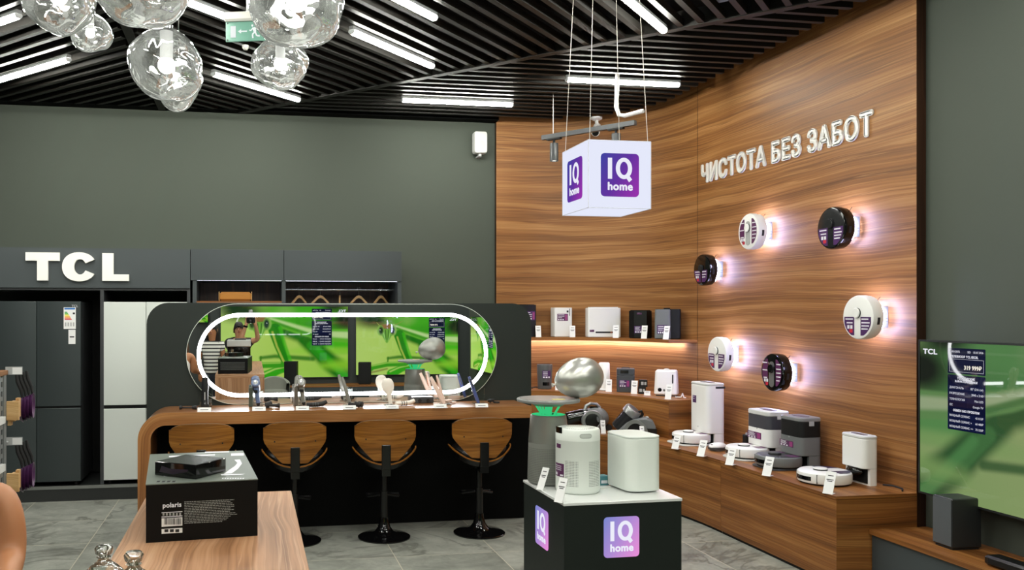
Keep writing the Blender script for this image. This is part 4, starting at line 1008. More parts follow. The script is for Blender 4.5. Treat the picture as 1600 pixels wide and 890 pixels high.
MB().rbox(0, 0, 0.004, 34*k, 0.19, 42*k, 0.05, 0.003, 1).build('housing', SATIN, t); MB().rbox(0, 0, 0, 32*k, 0.17, 0.005, 0.04, n=1).build('foot', RUBBER, t); MB().rbox(0, 0, 42*k + 0.002, 30*k, 0.16, 0.01, 0.04, 0.003, 1).build('lid', BLACK, t)
sticker(t, -9*k, 8*k, 8*k, 19*k, -0.0958, PURPLE, 3, True, 4); sticker(t, -5*k, 2*k, 37*k, 39.5*k, -0.0958, PLUM, 1, False, 5)
t, k = stand_item('humidifier', 'charcoal humidifier with a grey front, last on the upper shelf', 'humidifier', 1042, 0.165, UZ, -0.5)
m = MB(); m.rbox(0.01, 0.01, 0.004, 38*k, 0.16, 46*k, 0.02, 0.004); m.build('housing', BLACK, t)
m = MB(); m.rbox(-6*k, -0.07, 0.006, 24*k, 0.06, 45*k, 0.022, 0.006, 5, 0, 0.96); m.build('front_column', MGREY, t)
MB().cyl((0, 0, 46*k), (0, 0, 48.5*k), 5*k, n=18).build('knob', BLACK, t); sticker(t, -14*k, 1*k, 8*k, 22*k, -0.1012, PURPLE, 3, True, 6)
TL = [(841.5, 'the black box humidifier'), (894.5, 'the slim white purifier'), (962, 'the wide white heater'), (1006, 'the eight-sided black humidifier'), (1040, 'the charcoal humidifier')]
for i, (px, nm) in enumerate(TL):
    x, y, d = on_gap(px, 0.272); price_tag((x, y, UZ), 0.125 if i < 2 else 0.135, 0.058, -0.15 - 0.2*i, 'upper-shelf price tag before ' + nm, 0.25, 'price tags')
# ---------------------------------------------------------------- step
t, k = stand_item('humidifier', 'dark tapered humidifier with a purple sticker on the step by the partition', 'humidifier', 851, 0.25, SZT, 0.0)
MB().lathe([(0.07, 0.0), (0.074, 0.004), (0.083, 38*k - 0.006), (0.081, 38*k), (0.07, 38*k + 0.001), (0.068, 38*k - 0.012), (0.001, 38*k - 0.012)], 32).build('housing', mat('gunmetal plastic', rgb(78, 80, 80), 0.35), t)
m = MB()
def cyl_sticker(t, r, a0, a1, z0, z1, M_=PURPLE, nm='sticker'):
    m = MB(); curved_patch(m, r + 0.001, a0, a1, z0, z1)
    W = a1 - a0; H = z1 - z0
    if nm == 'sticker':
        for i in range(3): curved_patch(m, r + 0.0016, a0 + W*0.1, a0 + W*0.6, z1 - H*(0.15 + 0.2*i) - H*0.06, z1 - H*(0.15 + 0.2*i), 4, 1)
        for i in range(3): curved_patch(m, r + 0.0016, a0 + W*(0.08 + 0.3*i), a0 + W*(0.28 + 0.3*i), z0 + H*0.06, z0 + H*0.24, 3, 1)
        return m.build(nm, [M_, WPRINT], t)
    return m.build(nm, M_, t)
fa2 = -PI/2 - 0.15
cyl_sticker(t, 0.0815, fa2 - 0.5, fa2 + 0.65, 17*k, 29*k); cyl_sticker(t, 0.077, fa2 - 0.45, fa2 + 0.5, 6*k, 11*k, GLOSSBLACK, 'display')
tag(MB().tube([(t.location.x - 0.07, t.location.y + 0.02, SZT + 0.012), (t.location.x - 0.11, t.location.y - 0.02, SZT + 0.02), (t.location.x - 0.15, t.location.y + 0.0, SZT + 0.012), (t.location.x - 0.12, t.location.y + 0.04, SZT + 0.006)], 0.006, 8).build('power_cord', RUBBER), 'black cord bunched beside the dark tapered humidifier', 'cord')
t, k = stand_item('humidifier', 'tall white cone humidifier half hidden behind the balloon', 'humidifier', 944, 0.24, SZT, 0.0)
MB().lathe([(0.078, 0.0), (0.08, 0.004), (0.078, 0.014), (0.062, 0.018), (0.056, 43*k - 0.01), (0.05, 43*k), (0.001, 43*k)], 32).build('housing', WHITE, t); MB().lathe([(0.0805, 0.004), (0.081, 0.007), (0.0805, 0.010)], 32, cap=False).build('base_ring', LGREY, t)
t, k = stand_item('humidifier', 'dark grey box humidifier with display in the middle of the step', 'humidifier', 977.5, 0.25, SZT, -0.42)
m = MB(); m.rbox(0, 0, 0.0, 27*k, 0.17, 26*k, 0.018, 0.004); m.build('tank', mat('charcoal plastic', rgb(66, 70, 74), 0.35), t)
m = MB(); m.rbox(0, 0, 26.3*k, 27*k, 0.17, 10*k, 0.018, 0.004); m.build('top_unit', _m['charcoal plastic'], t)
m = MB(); label_on(m, -8*k, 4*k, 29*k, 34*k, -0.0858); m.build('display', GLOSSBLACK, t, smooth=False); sticker(t, -10*k, 6*k, 8*k, 19*k, -0.0858, PURPLE, 3, True, 8)
MB().tube([(-6*k, 0, 36*k), (-5*k, 0, 37.5*k), (5*k, 0, 37.5*k), (6*k, 0, 36*k)], 0.005, 8).build('carry_handle', DGREY, t)
x, y, d = on_gap(1004, 0.3); k = d / F
for i, (dx, dz, lb) in enumerate(((-0.014, 0.0, 'lower'), (0.012, 0.0702, 'upper'))):
    t = thing('filter_box', 'small black filter box, %s of the two by the dark grey humidifier' % lb, 'box', (x + 0.0 + dx*0.5, y, SZT + dz), -0.4 + i*0.1, 'filter boxes on the step')
    MB().bbox(-0.036, 0.036, -0.036, 0.036, 0, 0.07, 0.001).build('carton', BLACK, t)
    m = MB(); label_on(m, -0.026, -0.002, 0.02, 0.052, -0.0365); m.build('front_label', LGREY, t, smooth=False); m = MB(); label_on(m, 0.006, 0.026, 0.02, 0.05, -0.0365); m.build('side_print', LGREY, t, smooth=False)
t, k = stand_item('humidifier', 'white tapered humidifier with a knob, last on the step', 'humidifier', 1041.5, 0.22, SZT, -0.55)
MB().rbox(0, 0, 0.012, 36*k, 0.185, 38*k, 0.035, 0.012, 5, 0, 0.9).build('tank', WHITE, t); MB().rbox(0, 0, 0, 31*k, 0.16, 0.013, 0.03).build('foot', INK, t)
m = MB(); m.lathe([(0.03, 38*k + 0.01), (0.026, 38*k + 0.022), (0.012, 38*k + 0.026), (0.001, 38*k + 0.026)], 18, cap=False); m.build('lid_knob', WHITE_M, t)
m = MB(); m.cyl((-9*k, -0.094, 10*k), (-9*k, -0.085, 10*k), 3*k, n=18); m.build('dial', GLOSSBLACK, t); m = MB(); m.cyl((-2.5*k, -0.0935, 9.5*k), (-2.5*k, -0.085, 9.5*k), 1.8*k, n=14); m.build('button', MGREY, t)
m = MB(); m.M = Matrix.Rotation(-0.0, 4, 'X'); m.loft([[(x_ + 10*k, -0.0895, z_ + 27*k) for x_, z_ in rrect(2*k, 14*k, 1*k)], [(x_ + 10*k, -0.084, z_ + 27*k) for x_, z_ in rrect(2*k, 14*k, 1*k)]]); m.build('level_window', INK, t, smooth=False)
x, y, d = on_gap(1064, 0.24)
tag(MB().tube([(x - 0.03, y + 0.05, SZT + 0.01), (x, y, SZT + 0.012), (x + 0.012, y - 0.01, SZT + 0.05), (x + 0.02, y + 0.01, SZT + 0.05), (x + 0.025, y - 0.01, SZT + 0.009), (x + 0.04, y - 0.02, SZT + 0.009)], 0.006, 8).build('power_cord', WHITE), 'white cord bundle beside the white tapered humidifier', 'cord')
for i, (px, nm, h_) in enumerate(((872, 'the balloon and the dark tapered humidifier', .12), (951, 'the white cone humidifier', .13), (990.5, 'the dark grey box humidifier', .135), (1011, 'the filter boxes', .045), (1043.5, 'the white tapered humidifier', .14))):
    x, y, d = on_gap(px, 0.39); price_tag((x, y, SZT), h_, 0.06, -0.4 - 0.12*i, 'step price tag before ' + nm, 0.3, 'price tags')
# ---------------------------------------------------------------- canister vacuums on the bench
def bench_gap(px, gap, z=BZ): 
    x, y, d = on_gap(px, gap); return x, y, d / F
x, y = 3.325, 8.03
v = thing('vacuum_cleaner', 'silver canister vacuum lying low with a black dust cup', 'vacuum cleaner', (x, y, BZ), -0.2)
s = 1.0
def ellb(c, r): return MB().ell(c, r, 28, 16)
m = MB(); m.ell((0.06, 0, 0.12), (0.135, 0.12, 0.115), 28, 16); m.build('motor_body', MGREY, v)
m = MB(); m.M = Matrix.Translation((-0.13, -0.0, 0.125)) @ Matrix.Rotation(math.radians(78), 4, 'Y'); m.lathe([(0.06, -0.1), (0.072, -0.085), (0.075, 0.06), (0.07, 0.12)], 28); m.build('dust_cup', GLOSSBLACK, v)
m = MB(); m.M = Matrix.Translation((0.01, -0.108, 0.105)) @ Matrix.Rotation(PI/2, 4, 'X'); m.lathe([(0.07, -0.02), (0.105, -0.02), (0.108, 0.0), (0.1, 0.018), (0.075, 0.02), (0.07, 0.012)], 40, cap=False); m.build('wheel_rim', SILVER, v)
m = MB(); m.M = Matrix.Translation((0.01, -0.108, 0.105)) @ Matrix.Rotation(PI/2, 4, 'X'); m.lathe([(0.001, 0.012), (0.03, 0.014), (0.072, 0.006), (0.072, -0.01)], 32, cap=False); m.build('wheel_hub', SATIN, v)
m = MB(); m.M = Matrix.Translation((0.04, 0.11, 0.105)) @ Matrix.Rotation(PI/2, 4, 'X'); m.lathe([(0.001, 0.02), (0.1, 0.02), (0.105, 0.0), (0.1, -0.015), (0.001, -0.015)], 36); m.build('far_wheel', SATIN, v)
m = MB(); m.tube([(-0.05, -0.03, 0.19), (-0.035, -0.03, 0.245), (0.01, -0.02, 0.268), (0.07, -0.01, 0.262), (0.105, 0, 0.225)], 0.016, 12, rs=[0.02, 0.018, 0.015, 0.015, 0.018]); m.build('carry_handle', SILVER, v)
MB().bbox(0.0, 0.085, -0.04, 0.03, 0.215, 0.242, 0.01).build('control_panel', GLOSSBLACK, v); MB().cyl((0.19, 0.02, 0.03), (0.19, -0.04, 0.03), 0.03, n=18).build('castor', RUBBER, v)
x, y = 3.605, 7.56
v = thing('vacuum_cleaner', 'silver canister vacuum with a tilted round dust cup pointing up', 'vacuum cleaner', (x, y, BZ), -0.3)
m = MB(); prof2 = [(-0.17, 0.012), (-0.17, 0.06), (-0.1, 0.135), (-0.03, 0.175), (0.06, 0.185), (0.13, 0.165), (0.155, 0.11), (0.16, 0.012)]
pp = []
for (x_, z_) in prof2: pp.append((x_, z_))
m.loft([[(p[0], -0.115, p[1]*0.93) for p in pp], [(p[0]*1.02, -0.095, p[1]) for p in pp], [(p[0]*1.02, 0.095, p[1]) for p in pp], [(p[0], 0.115, p[1]*0.93) for p in pp]]); m.build('motor_body', MGREY, v, ang=50)
m = MB(); n_ = 24
arc = [(-0.03 + 0.085*math.cos(a), 0.022 + 0.115*math.sin(a)) for a in [PI*i/n_ for i in range(n_+1)]]; arc2 = [(-0.03 + 0.118*math.cos(a), 0.022 + 0.148*math.sin(a)) for a in [PI*i/n_ for i in range(n_+1)]]
m.add([(p[0], -0.13, p[1]) for p in arc + arc2] + [(p[0], -0.1, p[1]) for p in arc + arc2], [(i, i+1, n_+1+i+1, n_+1+i) for i in range(n_)] + [(n_+1+i, n_+2+i, 3*(n_+1)+i+1, 3*(n_+1)+i) for i in range(n_)] + [(i, 2*(n_+1)+i, 2*(n_+1)+i+1, i+1) for i in range(n_)]); m.build('side_arch', SILVER, v)
m = MB(); m.sheet([(p[0], -0.119, p[1]) for p in arc]); m.build('wheel_well', BLACK, v, smooth=False)
m = MB(); m.box(0.03, 0.165, -0.122, 0.122, 0.008, 0.09); m.build('rear_skirt', SATIN, v, smooth=False)
m = MB(); m.M = Matrix.Translation((-0.085, 0.0, 0.185)) @ Matrix.Rotation(math.radians(38), 4, 'Y') @ Matrix.Rotation(math.radians(14), 4, 'X'); m.lathe([(0.055, -0.15), (0.066, -0.14), (0.072, 0.06)], 32); m.build('dust_cup', mat('smoked cup', rgb(40, 40, 42), 0.1), v)
M_ = m.M
m = MB(M_); m.lathe([(0.073, 0.03), (0.082, 0.035), (0.082, 0.085), (0.074, 0.1), (0.058, 0.102)], 36); m.build('cup_lid', SILVER, v)
m = MB(M_); m.lathe([(0.056, 0.1025), (0.03, 0.104), (0.001, 0.104)], 28, cap=False); m.build('lid_disc', DGREY, v)
m = MB(M_); m.tube([(0.05, 0.0, 0.1), (0.062, 0.0, 0.125), (0.09, 0.0, 0.11), (0.098, 0, 0.06), (0.09, 0, 0.02)], 0.014, 10); m.build('carry_handle', SATIN, v)
m = MB(); m.M = Matrix.Translation((-0.15, -0.05, 0.035)) @ Matrix.Rotation(PI/2, 4, 'X'); m.lathe([(0.001, -0.02), (0.034, -0.02), (0.034, 0.02), (0.001, 0.02)], 20); m.build('castor', RUBBER, v)
MB().bbox(0.02, 0.06, -0.02, 0.02, 0.18, 0.196, 0.006).bbox(0.08, 0.11, -0.02, 0.02, 0.172, 0.19, 0.006).build('push_button', LGREY, v)
x, y, _ = PZ(943, 677, BZ); price_tag((x, y, BZ), 0.13, 0.045, -0.2, 'bench price tag before the low canister vacuum', 0.3)
x, y, _ = PZ(1004, 687, BZ); price_tag((x, y, BZ), 0.13, 0.04, -0.3, 'bench price tag before the vacuum with the tilted dust cup', 0.4)
# ---------------------------------------------------------------- robot vacuums with stations (facing -X)
def seg_poly(x0, x1, z0, z1, r, n=14):
    up, dn = [], []
    for i in range(n + 1):
        x = x0 + (x1 - x0)*i/n
        if abs(x) >= r: continue
        h = math.sqrt(r*r - x*x); a, b = max(z0, -h), min(z1, h)
        if b > a: dn.append((x, a)); up.append((x, b))
    return dn + up[::-1]
def robot_parts(t, r, h, body, top, accent, flat=True, stick=True, z=0.0, lidar=True):
    """a disc cleaner lying on the ground; -Y is its front"""
    T = Matrix.Translation((0, 0, z))
    MB(T).lathe([(r - 0.02, 0.008), (r - 0.004, 0.014), (r, 0.03), (r, h*0.78), (r - 0.003, h*0.92), (r - 0.012, h)], 56).build('robot_body', body, t)
    MB(T).lathe([(r - 0.012, h), (r - 0.016, h + 0.002), (0.001, h + 0.002)], 56, cap=False).build('robot_cover', top, t)
    MB(T).lathe([(r - 0.03, 0), (r - 0.018, 0.001), (r - 0.016, 0.012)], 40).build('robot_underside', RUBBER, t)
    m = MB(T); curved_patch(m, r + 0.0012, -PI/2 - 0.45, -PI/2 + 0.45, h*0.35, h*0.68, 10); m.build('sensor_window', GLOSSBLACK, t)
    if lidar:
        m = MB(T); m.lathe([(0.045, h), (0.045, h + 0.016), (0.04, h + 0.02), (0.001, h + 0.02)], 28, cx=0.0, cy=-0.03); m.build('lidar', top, t)
        m = MB(T); m.lathe([(0.0455, h + 0.004), (0.0458, h + 0.008), (0.0455, h + 0.012)], 28, cx=0.0, cy=-0.03, cap=False); m.build('lidar_band', INK, t)
    if stick:
        m = MB(T); 
        for a, b in ((-0.86*r, -0.3*r), (0.3*r, 0.86*r)): m.sheet([(p[0], p[1], h + 0.003) for p in seg_poly(a, b, 0.05*r, 0.9*r, r*0.93)])
        m.build('cover_sticker', accent, t, smooth=False)
    m = MB(T)
    for s_ in (-1, 1): m.box(s_*r*0.62 - 0.002, s_*r*0.62 + 0.002, -r*0.79 - 0.001, -r*0.76, 0.015, h*0.9)
    m.build('bumper_seam', MGREY, t, smooth=False)
RZ = -PI/2
def station(label, x0, x1, y0, y1, h, body_m, top_m, band=None, split=0.36, r=0.05, sticker_m=None, seed=0, black_dock=False, stz=(0.1, 0.2)):
    """dock facing -X: local x runs along -world Y... local -Y is world -X"""
    t = thing('robot_station', label, 'robot vacuum dock', ((x0+x1)/2, (y0+y1)/2, BZ), RZ, 'robot vacuum docks')
    W, D = y1 - y0, x1 - x0
    zc_ = h*split
    # upper body, solid block below it, black panel painting the shade of its recess
    if band: zb0, zb1 = h*band[0], h*band[1]
    else: zb0 = zb1 = h - 0.022
    MB().rbox(0, 0, zc_, W, D, zb0 - zc_, r, 0.004, 6).build('dock_body', body_m, t)
    if band: MB().rbox(0, 0, zb0 + 0.0008, W, D, zb1 - zb0 - 0.0016, r, 0.001, 6).build('tank_band', band[2], t)
    MB().rbox(0, 0, zb1, W + 0.002, D + 0.002, h - zb1, r, 0.006, 6).build('dock_lid', top_m, t)
    MB().rbox(0, 0, h, W*0.55, D*0.3, 0.003, 0.01).build('lid_inset', mat('lid inset', rgb(92, 86, 98), 0.3), t)
    m = MB()
    lowm = body_m if not black_dock else body_m
    m.prism([(x, max(y, -D*0.10)) for x, y in rrect(W, D, r, 6)], 'z', 0.0, zc_ - 0.0005)
    m.build('dock_side', lowm, t, smooth=False)
    m = MB(); m.box(-W/2 + 0.022, W/2 - 0.022, -D*0.10 - 0.004, -D*0.10 - 0.0004, 0.012, zc_ - 0.002); m.build('dock_shade_panel', BLACK, t, smooth=False)
    if sticker_m: sticker(t, -W*0.44, W*0.2, h*stz[0], h*stz[1], -D/2 - 0.0012, sticker_m, 4, True, seed)
    m = MB(); m.cyl((0.0, -D/2 - 0.001, h*(stz[1] + 0.08)), (0.0, -D/2 + 0.002, h*(stz[1] + 0.08)), 0.006, n=10); m.build('emblem', LGREY, t)
    return t, W, D
def dock_pad(t, D, body, wd=0.2, ln=0.36):
    MB().rbox(0, -D/2 - ln/2 + 0.10, 0.0, wd*2, ln, 0.012, 0.07, 0.003).build('dock_pad', body, t)
def robot(label, cx, cy, r, h, z, body, top, accent, rz=RZ):
    t = thing('robot_vacuum', label, 'robot vacuum', (cx, cy, BZ + z), rz, 'robot vacuums on the bench'); robot_parts(t, r, h, body, top, accent); return t
# B1
t, W, D = station('tall white robot dock, farthest along the bench', 3.955, 4.135, 6.909, 7.218, 0.545, WHITE, WHITE_M, None, 0.19, 0.05, None, 1)
dock_pad(t, D, WHITE_M, 0.165, 0.34)
sticker(t, -W*0.30, -W*0.10, 0.36, 0.425, -D/2 - 0.0012, PURPLE, 2, False, 11)
MB().box(W/2 - 0.05, W/2 + 0.0015, -0.01, 0.08, 0.50, 0.518).build('lid_notch', INK, t, smooth=False)
robot('white robot vacuum docked at the tall white dock', 3.885, 7.055, 0.165, 0.088, 0.0125, WHITE, WHITE, PLUM)
m = thing('charger', 'black upright power adapter by the timber wall behind the tall white dock', 'adapter', (4.215, 6.72, BZ)); MB().rbox(0, 0, 0, 0.05, 0.07, 0.12, 0.015, 0.006).build('adapter_body', BLACK, m); MB().cyl((0, 0, 0.12), (0, 0, 0.135), 0.012, n=10).build('adapter_cap', LGREY, m)
# B2: oval window-cleaning robot
x_, y_, _ = PZ(1120, 704, BZ)
t = thing('handheld_vacuum', 'small white oval handheld cleaner lying beside the tall white dock', 'handheld vacuum', (x_ + 0.02, y_ + 0.02, BZ), -1.2)
MB().rbox(0, 0, 0.012, 0.115, 0.185, 0.022, 0.056, 0.004, 8).build('base_plate', DGREY, t); MB().ell((0, 0, 0.035), (0.056, 0.092, 0.034), 28, 12).build('shell', WHITE, t); MB().rbox(0, 0, 0, 0.08, 0.12, 0.013, 0.03).build('brush_pad', LGREY, t)
MB().box(-0.008, 0.008, -0.08, -0.05, 0.05, 0.058).build('switch', MGREY, t, smooth=False)
# B4 first (its corner is seen): dark dock
p4 = PZ(1286, 733, BZ)
y0 = p4[1]; xn = PY(1250, 488, y0)[0]; yf_ = PX(1216.5, 488, xn)[1]; h4 = 0.385
t, W, D = station('black and grey robot dock in the middle of the bench', xn, p4[0], y0, yf_, h4, MGREY, mat('lid grey', rgb(128, 130, 130), 0.3), (0.62, 0.92, BLACK), 0.26, 0.045, PLUM, 4, stz=(0.40, 0.52))
dock_pad(t, D, DGREY, 0.15, 0.34)
MB().box(W/2 - 0.09, W/2 - 0.05, -D/2 - 0.0, D/2, 0.30, 0.33).build('lid_clip', LGREY, t, smooth=False) if False else MB().box(W/2 + 0.0004, W/2 + 0.003, -0.02, 0.02, 0.325, 0.36).build('lid_clip', LGREY, t, smooth=False)
c = PZ(1224, 722, BZ); robot('dark grey robot vacuum at the black and grey dock', xn - 0.09, (y0 + yf_)/2, 0.165, 0.085, 0.0125, MGREY, DGREY, PLUM)
# B3: white dock with a dark band, partly hidden by B4
x3n = xn - 0.0; y3a = PX(1200, 488, x3n)[1]; y3b = PX(1166, 488, x3n)[1]
t, W, D = station('white robot dock with a dark band, left of the black and grey one', x3n, x3n + 0.2, y3a, y3b, 0.385, WHITE, WHITE_M, (0.63, 0.90, mat('smoke band', rgb(70, 70, 76), 0.3)), 0.26, 0.045, PLUM, 3, stz=(0.40, 0.54))
dock_pad(t, D, WHITE_M, 0.15, 0.34); MB().box(W/2 + 0.0004, W/2 + 0.003, -0.02, 0.02, 0.325, 0.36).build('lid_clip', WHITE_M, t, smooth=False)
robot('white robot vacuum at the white dock with a dark band', x3n - 0.085, (y3a + y3b)/2, 0.165, 0.085, 0.0125, WHITE, WHITE, PLUM)
# B5
t, W, D = station('plain white robot dock nearest the television', 4.07, 4.19, 5.121, 5.359, 0.336, WHITE, WHITE_M, None, 0.34, 0.04, None, 5, True)
m = MB(); m.M = Matrix.Translation((0, -D/2 - 0.02, 0.055)); m.ell((0, 0.045, 0.03), (0.075, 0.035, 0.03), 20, 10); m.build('brush_cover', GLOSSBLACK, t)
c = PZ(1294, 757, BZ)
robot('white robot vacuum parked before the plain white dock', 3.90, 5.29, 0.172, 0.084, 0.0, WHITE, WHITE, NAVY)
tag(MB().tube([(4.2, 5.10, BZ + 0.012), (4.21, 5.02, BZ + 0.02), (4.235, 4.97, BZ + 0.01), (4.2, 4.93, BZ + 0.007)], 0.006, 8).build('power_cord', RUBBER), 'black cord on the bench behind the plain white dock', 'cord')
for (px, py, hh, nm) in ((1058, 701, .12, 'the robot at the tall white dock'), (1098, 712.5, .14, 'the oval handheld cleaner'), (1143, 726, .14, 'the robot with the dark-banded dock'), (1201, 743, .145, 'the dark grey robot'), (1297, 771, .15, 'the robot before the plain white dock')):
    p = PZ(px - 4, py, BZ); price_tag(p, hh, 0.062, -1.0, 'bench price tag standing before ' + nm, 0.48)
# ---------------------------------------------------------------- robot vacuums on the wall
def wall_robot(px, py, hpx, label, body, face, kind, gap=0.165):
    x = WX - gap
    p = PX(px, py, x); k = (p[0]*SN + p[1]*CS) / F; r = hpx*k/2
    t = thing('wall_robot_vacuum', label, 'robot vacuum', (WX, p[1], p[2]), RZ, 'robot vacuums on the timber wall')
    # local: -Y points into the room, disc axis along Y
    A = Matrix.Translation((0, -gap, 0)) @ Matrix.Rotation(PI/2, 4, 'X')     # lathe z -> -y (towards the room)
    d = 0.088
    MB(A).lathe([(r - 0.016, -d), (r - 0.004, -d + 0.006), (r - 0.003, -d*0.62), (r, -d*0.6), (r, -0.012), (r - 0.004, -0.003), (r - 0.012, 0)], 64).build('robot_body', body, t)
    MB(A).lathe([(r - 0.012, 0), (r - 0.015, 0.001), (0.001, 0.001)], 56, cap=False).build('front_cover', face, t)
    fy = -gap - 0.0018
    def sh_(poly, y): return [(q[0], y, q[1]) for q in poly]
    lm, m2 = MB(), MB()
    if kind == 'stripe':        # stickers left and right of a grey middle strip
        for a, b in ((-0.86*r, -0.34*r), (0.34*r, 0.86*r)): lm.sheet(sh_(seg_poly(a, b, -0.7*r, 0.7*r, r*0.84), fy))
        MB().loft([sh_([(q[0], q[1] - 0.1*r) for q in rrect(0.42*r, 1.35*r, 0.21*r)], fy - 0.003), sh_([(q[0], q[1] - 0.1*r) for q in rrect(0.42*r, 1.35*r, 0.21*r)], fy + 0.001)]).build('centre_strip', SILVER if body is GLOSSBLACK else LGREY, t, smooth=False)
        rows = [(-0.8, -0.38, 0.5), (-0.8, -0.38, 0.1), (-0.7, -0.4, -0.3), (0.4, 0.78, 0.45), (0.4, 0.8, 0.2), (0.4, 0.8, 0.0), (0.4, 0.78, -0.2), (0.4, 0.7, -0.4)]
    elif kind == 'half':        # stickers on the lower half
        for a, b in ((-0.86*r, -0.2*r), (0.2*r, 0.86*r)): lm.sheet(sh_(seg_poly(a, b, -0.82*r, 0.02*r, r*0.9), fy))
        rows = [(-0.78, -0.28, -0.08), (-0.7, -0.3, -0.25), (0.26, 0.7, -0.08), (0.26, 0.78, -0.24), (0.26, 0.74, -0.38), (0.26, 0.66, -0.52)]
    else:
        for a, b in ((-0.86*r, -0.06*r), (0.06*r, 0.7*r)): lm.sheet(sh_(seg_poly(a, b, -0.78*r, -0.02*r, r*0.88), fy))
        rows = [(-0.74, -0.14, -0.12), (-0.7, -0.2, -0.28), (0.12, 0.6, -0.12), (0.12, 0.6, -0.3), (0.12, 0.5, -0.46)]
    lm.build('sticker', PURPLE if kind != 'stripe' else PLUM, t, smooth=False)
    for a, b, z in rows: label_on(m2, a*r, b*r, z*r - 0.028*r, z*r + 0.028*r, fy - 0.0008)
    for a in (-0.66, -0.46): label_on(m2, a*r, (a + 0.15)*r, -0.52*r, -0.36*r, fy - 0.0008)
    m2.build('print', WPRINT, t, smooth=False)
    m = MB(); label_on(m, -0.52*r, -0.30*r, -0.70*r, -0.54*r, fy - 0.0008); m.build('red_mark', RED, t, smooth=False)
    A2 = A @ Matrix.Translation((0, 0.2*r if kind != 'plain' else 0.1*r, 0))
    MB(A2).lathe([(0.23*r, 0), (0.23*r, 0.015), (0.2*r, 0.019), (0.001, 0.019)], 28, cap=False).build('lidar', face if kind != 'plain' else RUBBER, t)
    MB(A2).lathe([(0.232*r, 0.003), (0.234*r, 0.007), (0.232*r, 0.012)], 28, cap=False).build('lidar_band', INK, t)
    m = MB(A); curved_patch(m, r + 0.0015, -0.32, 0.0, -0.05, -0.03, 6); m.build('side_sensor', INK, t)
    m = MB()
    a0 = math.radians(52); m.tube([((r - 0.01)*math.cos(a0), -gap + d - 0.01, (r - 0.01)*math.sin(a0)), ((r + 0.02)*math.cos(a0), -gap + d, (r + 0.02)*math.sin(a0) + 0.004)], 0.0018, 6); m.build('side_brush', INK, t)
    # bracket, halo ring and price card
    MB().bbox(-0.02, 0.075, -gap + d, -0.02, -0.06, 0.055, 0.004).build('bracket', DGREY, t)
    MB().bbox(-0.06, 0.06, -0.014, -0.0005, -0.06, 0.06, 0.003).build('mount_plate', LGREY, t)
    m = MB(); n_ = 40; ri_, ro2 = r*0.62, r*0.8; yv = -gap + d + 0.004
    m.add([(ro2*math.cos(2*PI*i/n_), yv, ro2*math.sin(2*PI*i/n_)) for i in range(n_)] + [(ro2*math.cos(2*PI*i/n_), yv + 0.016, ro2*math.sin(2*PI*i/n_)) for i in range(n_)], [(i, (i+1) % n_, n_+(i+1) % n_, n_+i) for i in range(n_)])
    m.build('halo_light', HALO, t, smooth=False)
    cd = MB(); x0 = r + 0.004; cd.box(r*0.72, r*0.74, -0.085, -0.012, -0.065, 0.075) if False else None
    cd.box(0.088, 0.09, -0.052, -0.004, -0.07, 0.075); cd.box(0.05, 0.089, -0.012, -0.004, -0.01, 0.01); cc = cd.build('price_card', mat('card grey', rgb(150, 153, 150), 0.6), t, smooth=False)
    m = MB()
    for z, w_ in ((0.02, 0.03), (-0.01, 0.04), (-0.03, 0.04)): m.box(0.0901, 0.0906, -0.048, -0.048 + w_, z, z + 0.005)
    m.build('card_print', MGREY, cc, smooth=False)
    return t
wall_robot(1169, 361.5, 56, 'white wall-mounted robot vacuum with a grey stripe, upper left one', WHITE, WHITE, 'stripe')
wall_robot(1298, 356, 66, 'large black wall-mounted robot vacuum, highest and right of the lettering', GLOSSBLACK, mat('gloss charcoal', rgb(36, 36, 38), 0.15), 'half')
wall_robot(1096, 421.5, 49, 'black wall-mounted robot vacuum farthest back, by the panel joint', GLOSSBLACK, GLOSSBLACK, 'plain')
wall_robot(1340, 495.5, 69, 'white wall-mounted robot vacuum nearest the television', WHITE, WHITE, 'half')
wall_robot(1119.5, 553, 54, 'white wall-mounted robot vacuum above the tall white dock', WHITE, WHITE, 'half')
wall_robot(1206, 581.5, 59, 'black wall-mounted robot vacuum with silver stripe, lowest of all', GLOSSBLACK, GLOSSBLACK, 'stripe')
# ================================================================ styling tools on the counter
def cpos(px, py): p = PZ(px, py, CTOP); return p[0], p[1]
KC = 6.75 / F
def holder(t, w_=0.1, h=0.12, y=0.02):
    MB().box(-w_/2, w_/2, y, y + 0.004, 0.0, h).box(-w_/2, w_/2, y - 0.05, y + 0.004, 0.0, 0.004).build('acrylic_stand', ACRYL, t, smooth=False)
def card(px, py, label):
    x, y = cpos(px, py); t = thing('price_card', label, 'price tag', (x, y, CTOP), -0.06, 'price cards on the counter')
    M = Matrix.Rotation(-0.5, 4, 'X'); MB(M).box(-0.05, 0.05, -0.001, 0.001, 0.001, 0.034).build('card', PAPER, t, smooth=False)
    MB(M).box(-0.03, 0.03, -0.0016, -0.0011, 0.014, 0.018).build('print', INK, t, smooth=False)
items = [(319, 'the black hot brush'), (404.5, 'the blue-grey dryer'), (472.5, 'the warm grey dryer'), (546, 'the grey straightener'), (613, 'the ivory paddle brush'), (688, 'the blush straightener'), (753, 'the blue straightener')]
for i, (px, nm) in enumerate(items): card(px, 643.0 - (px - 319)*0.0155, 'white price card on the counter before ' + nm)
def spot(px, py=634): x, y = cpos(px, py); return x, y
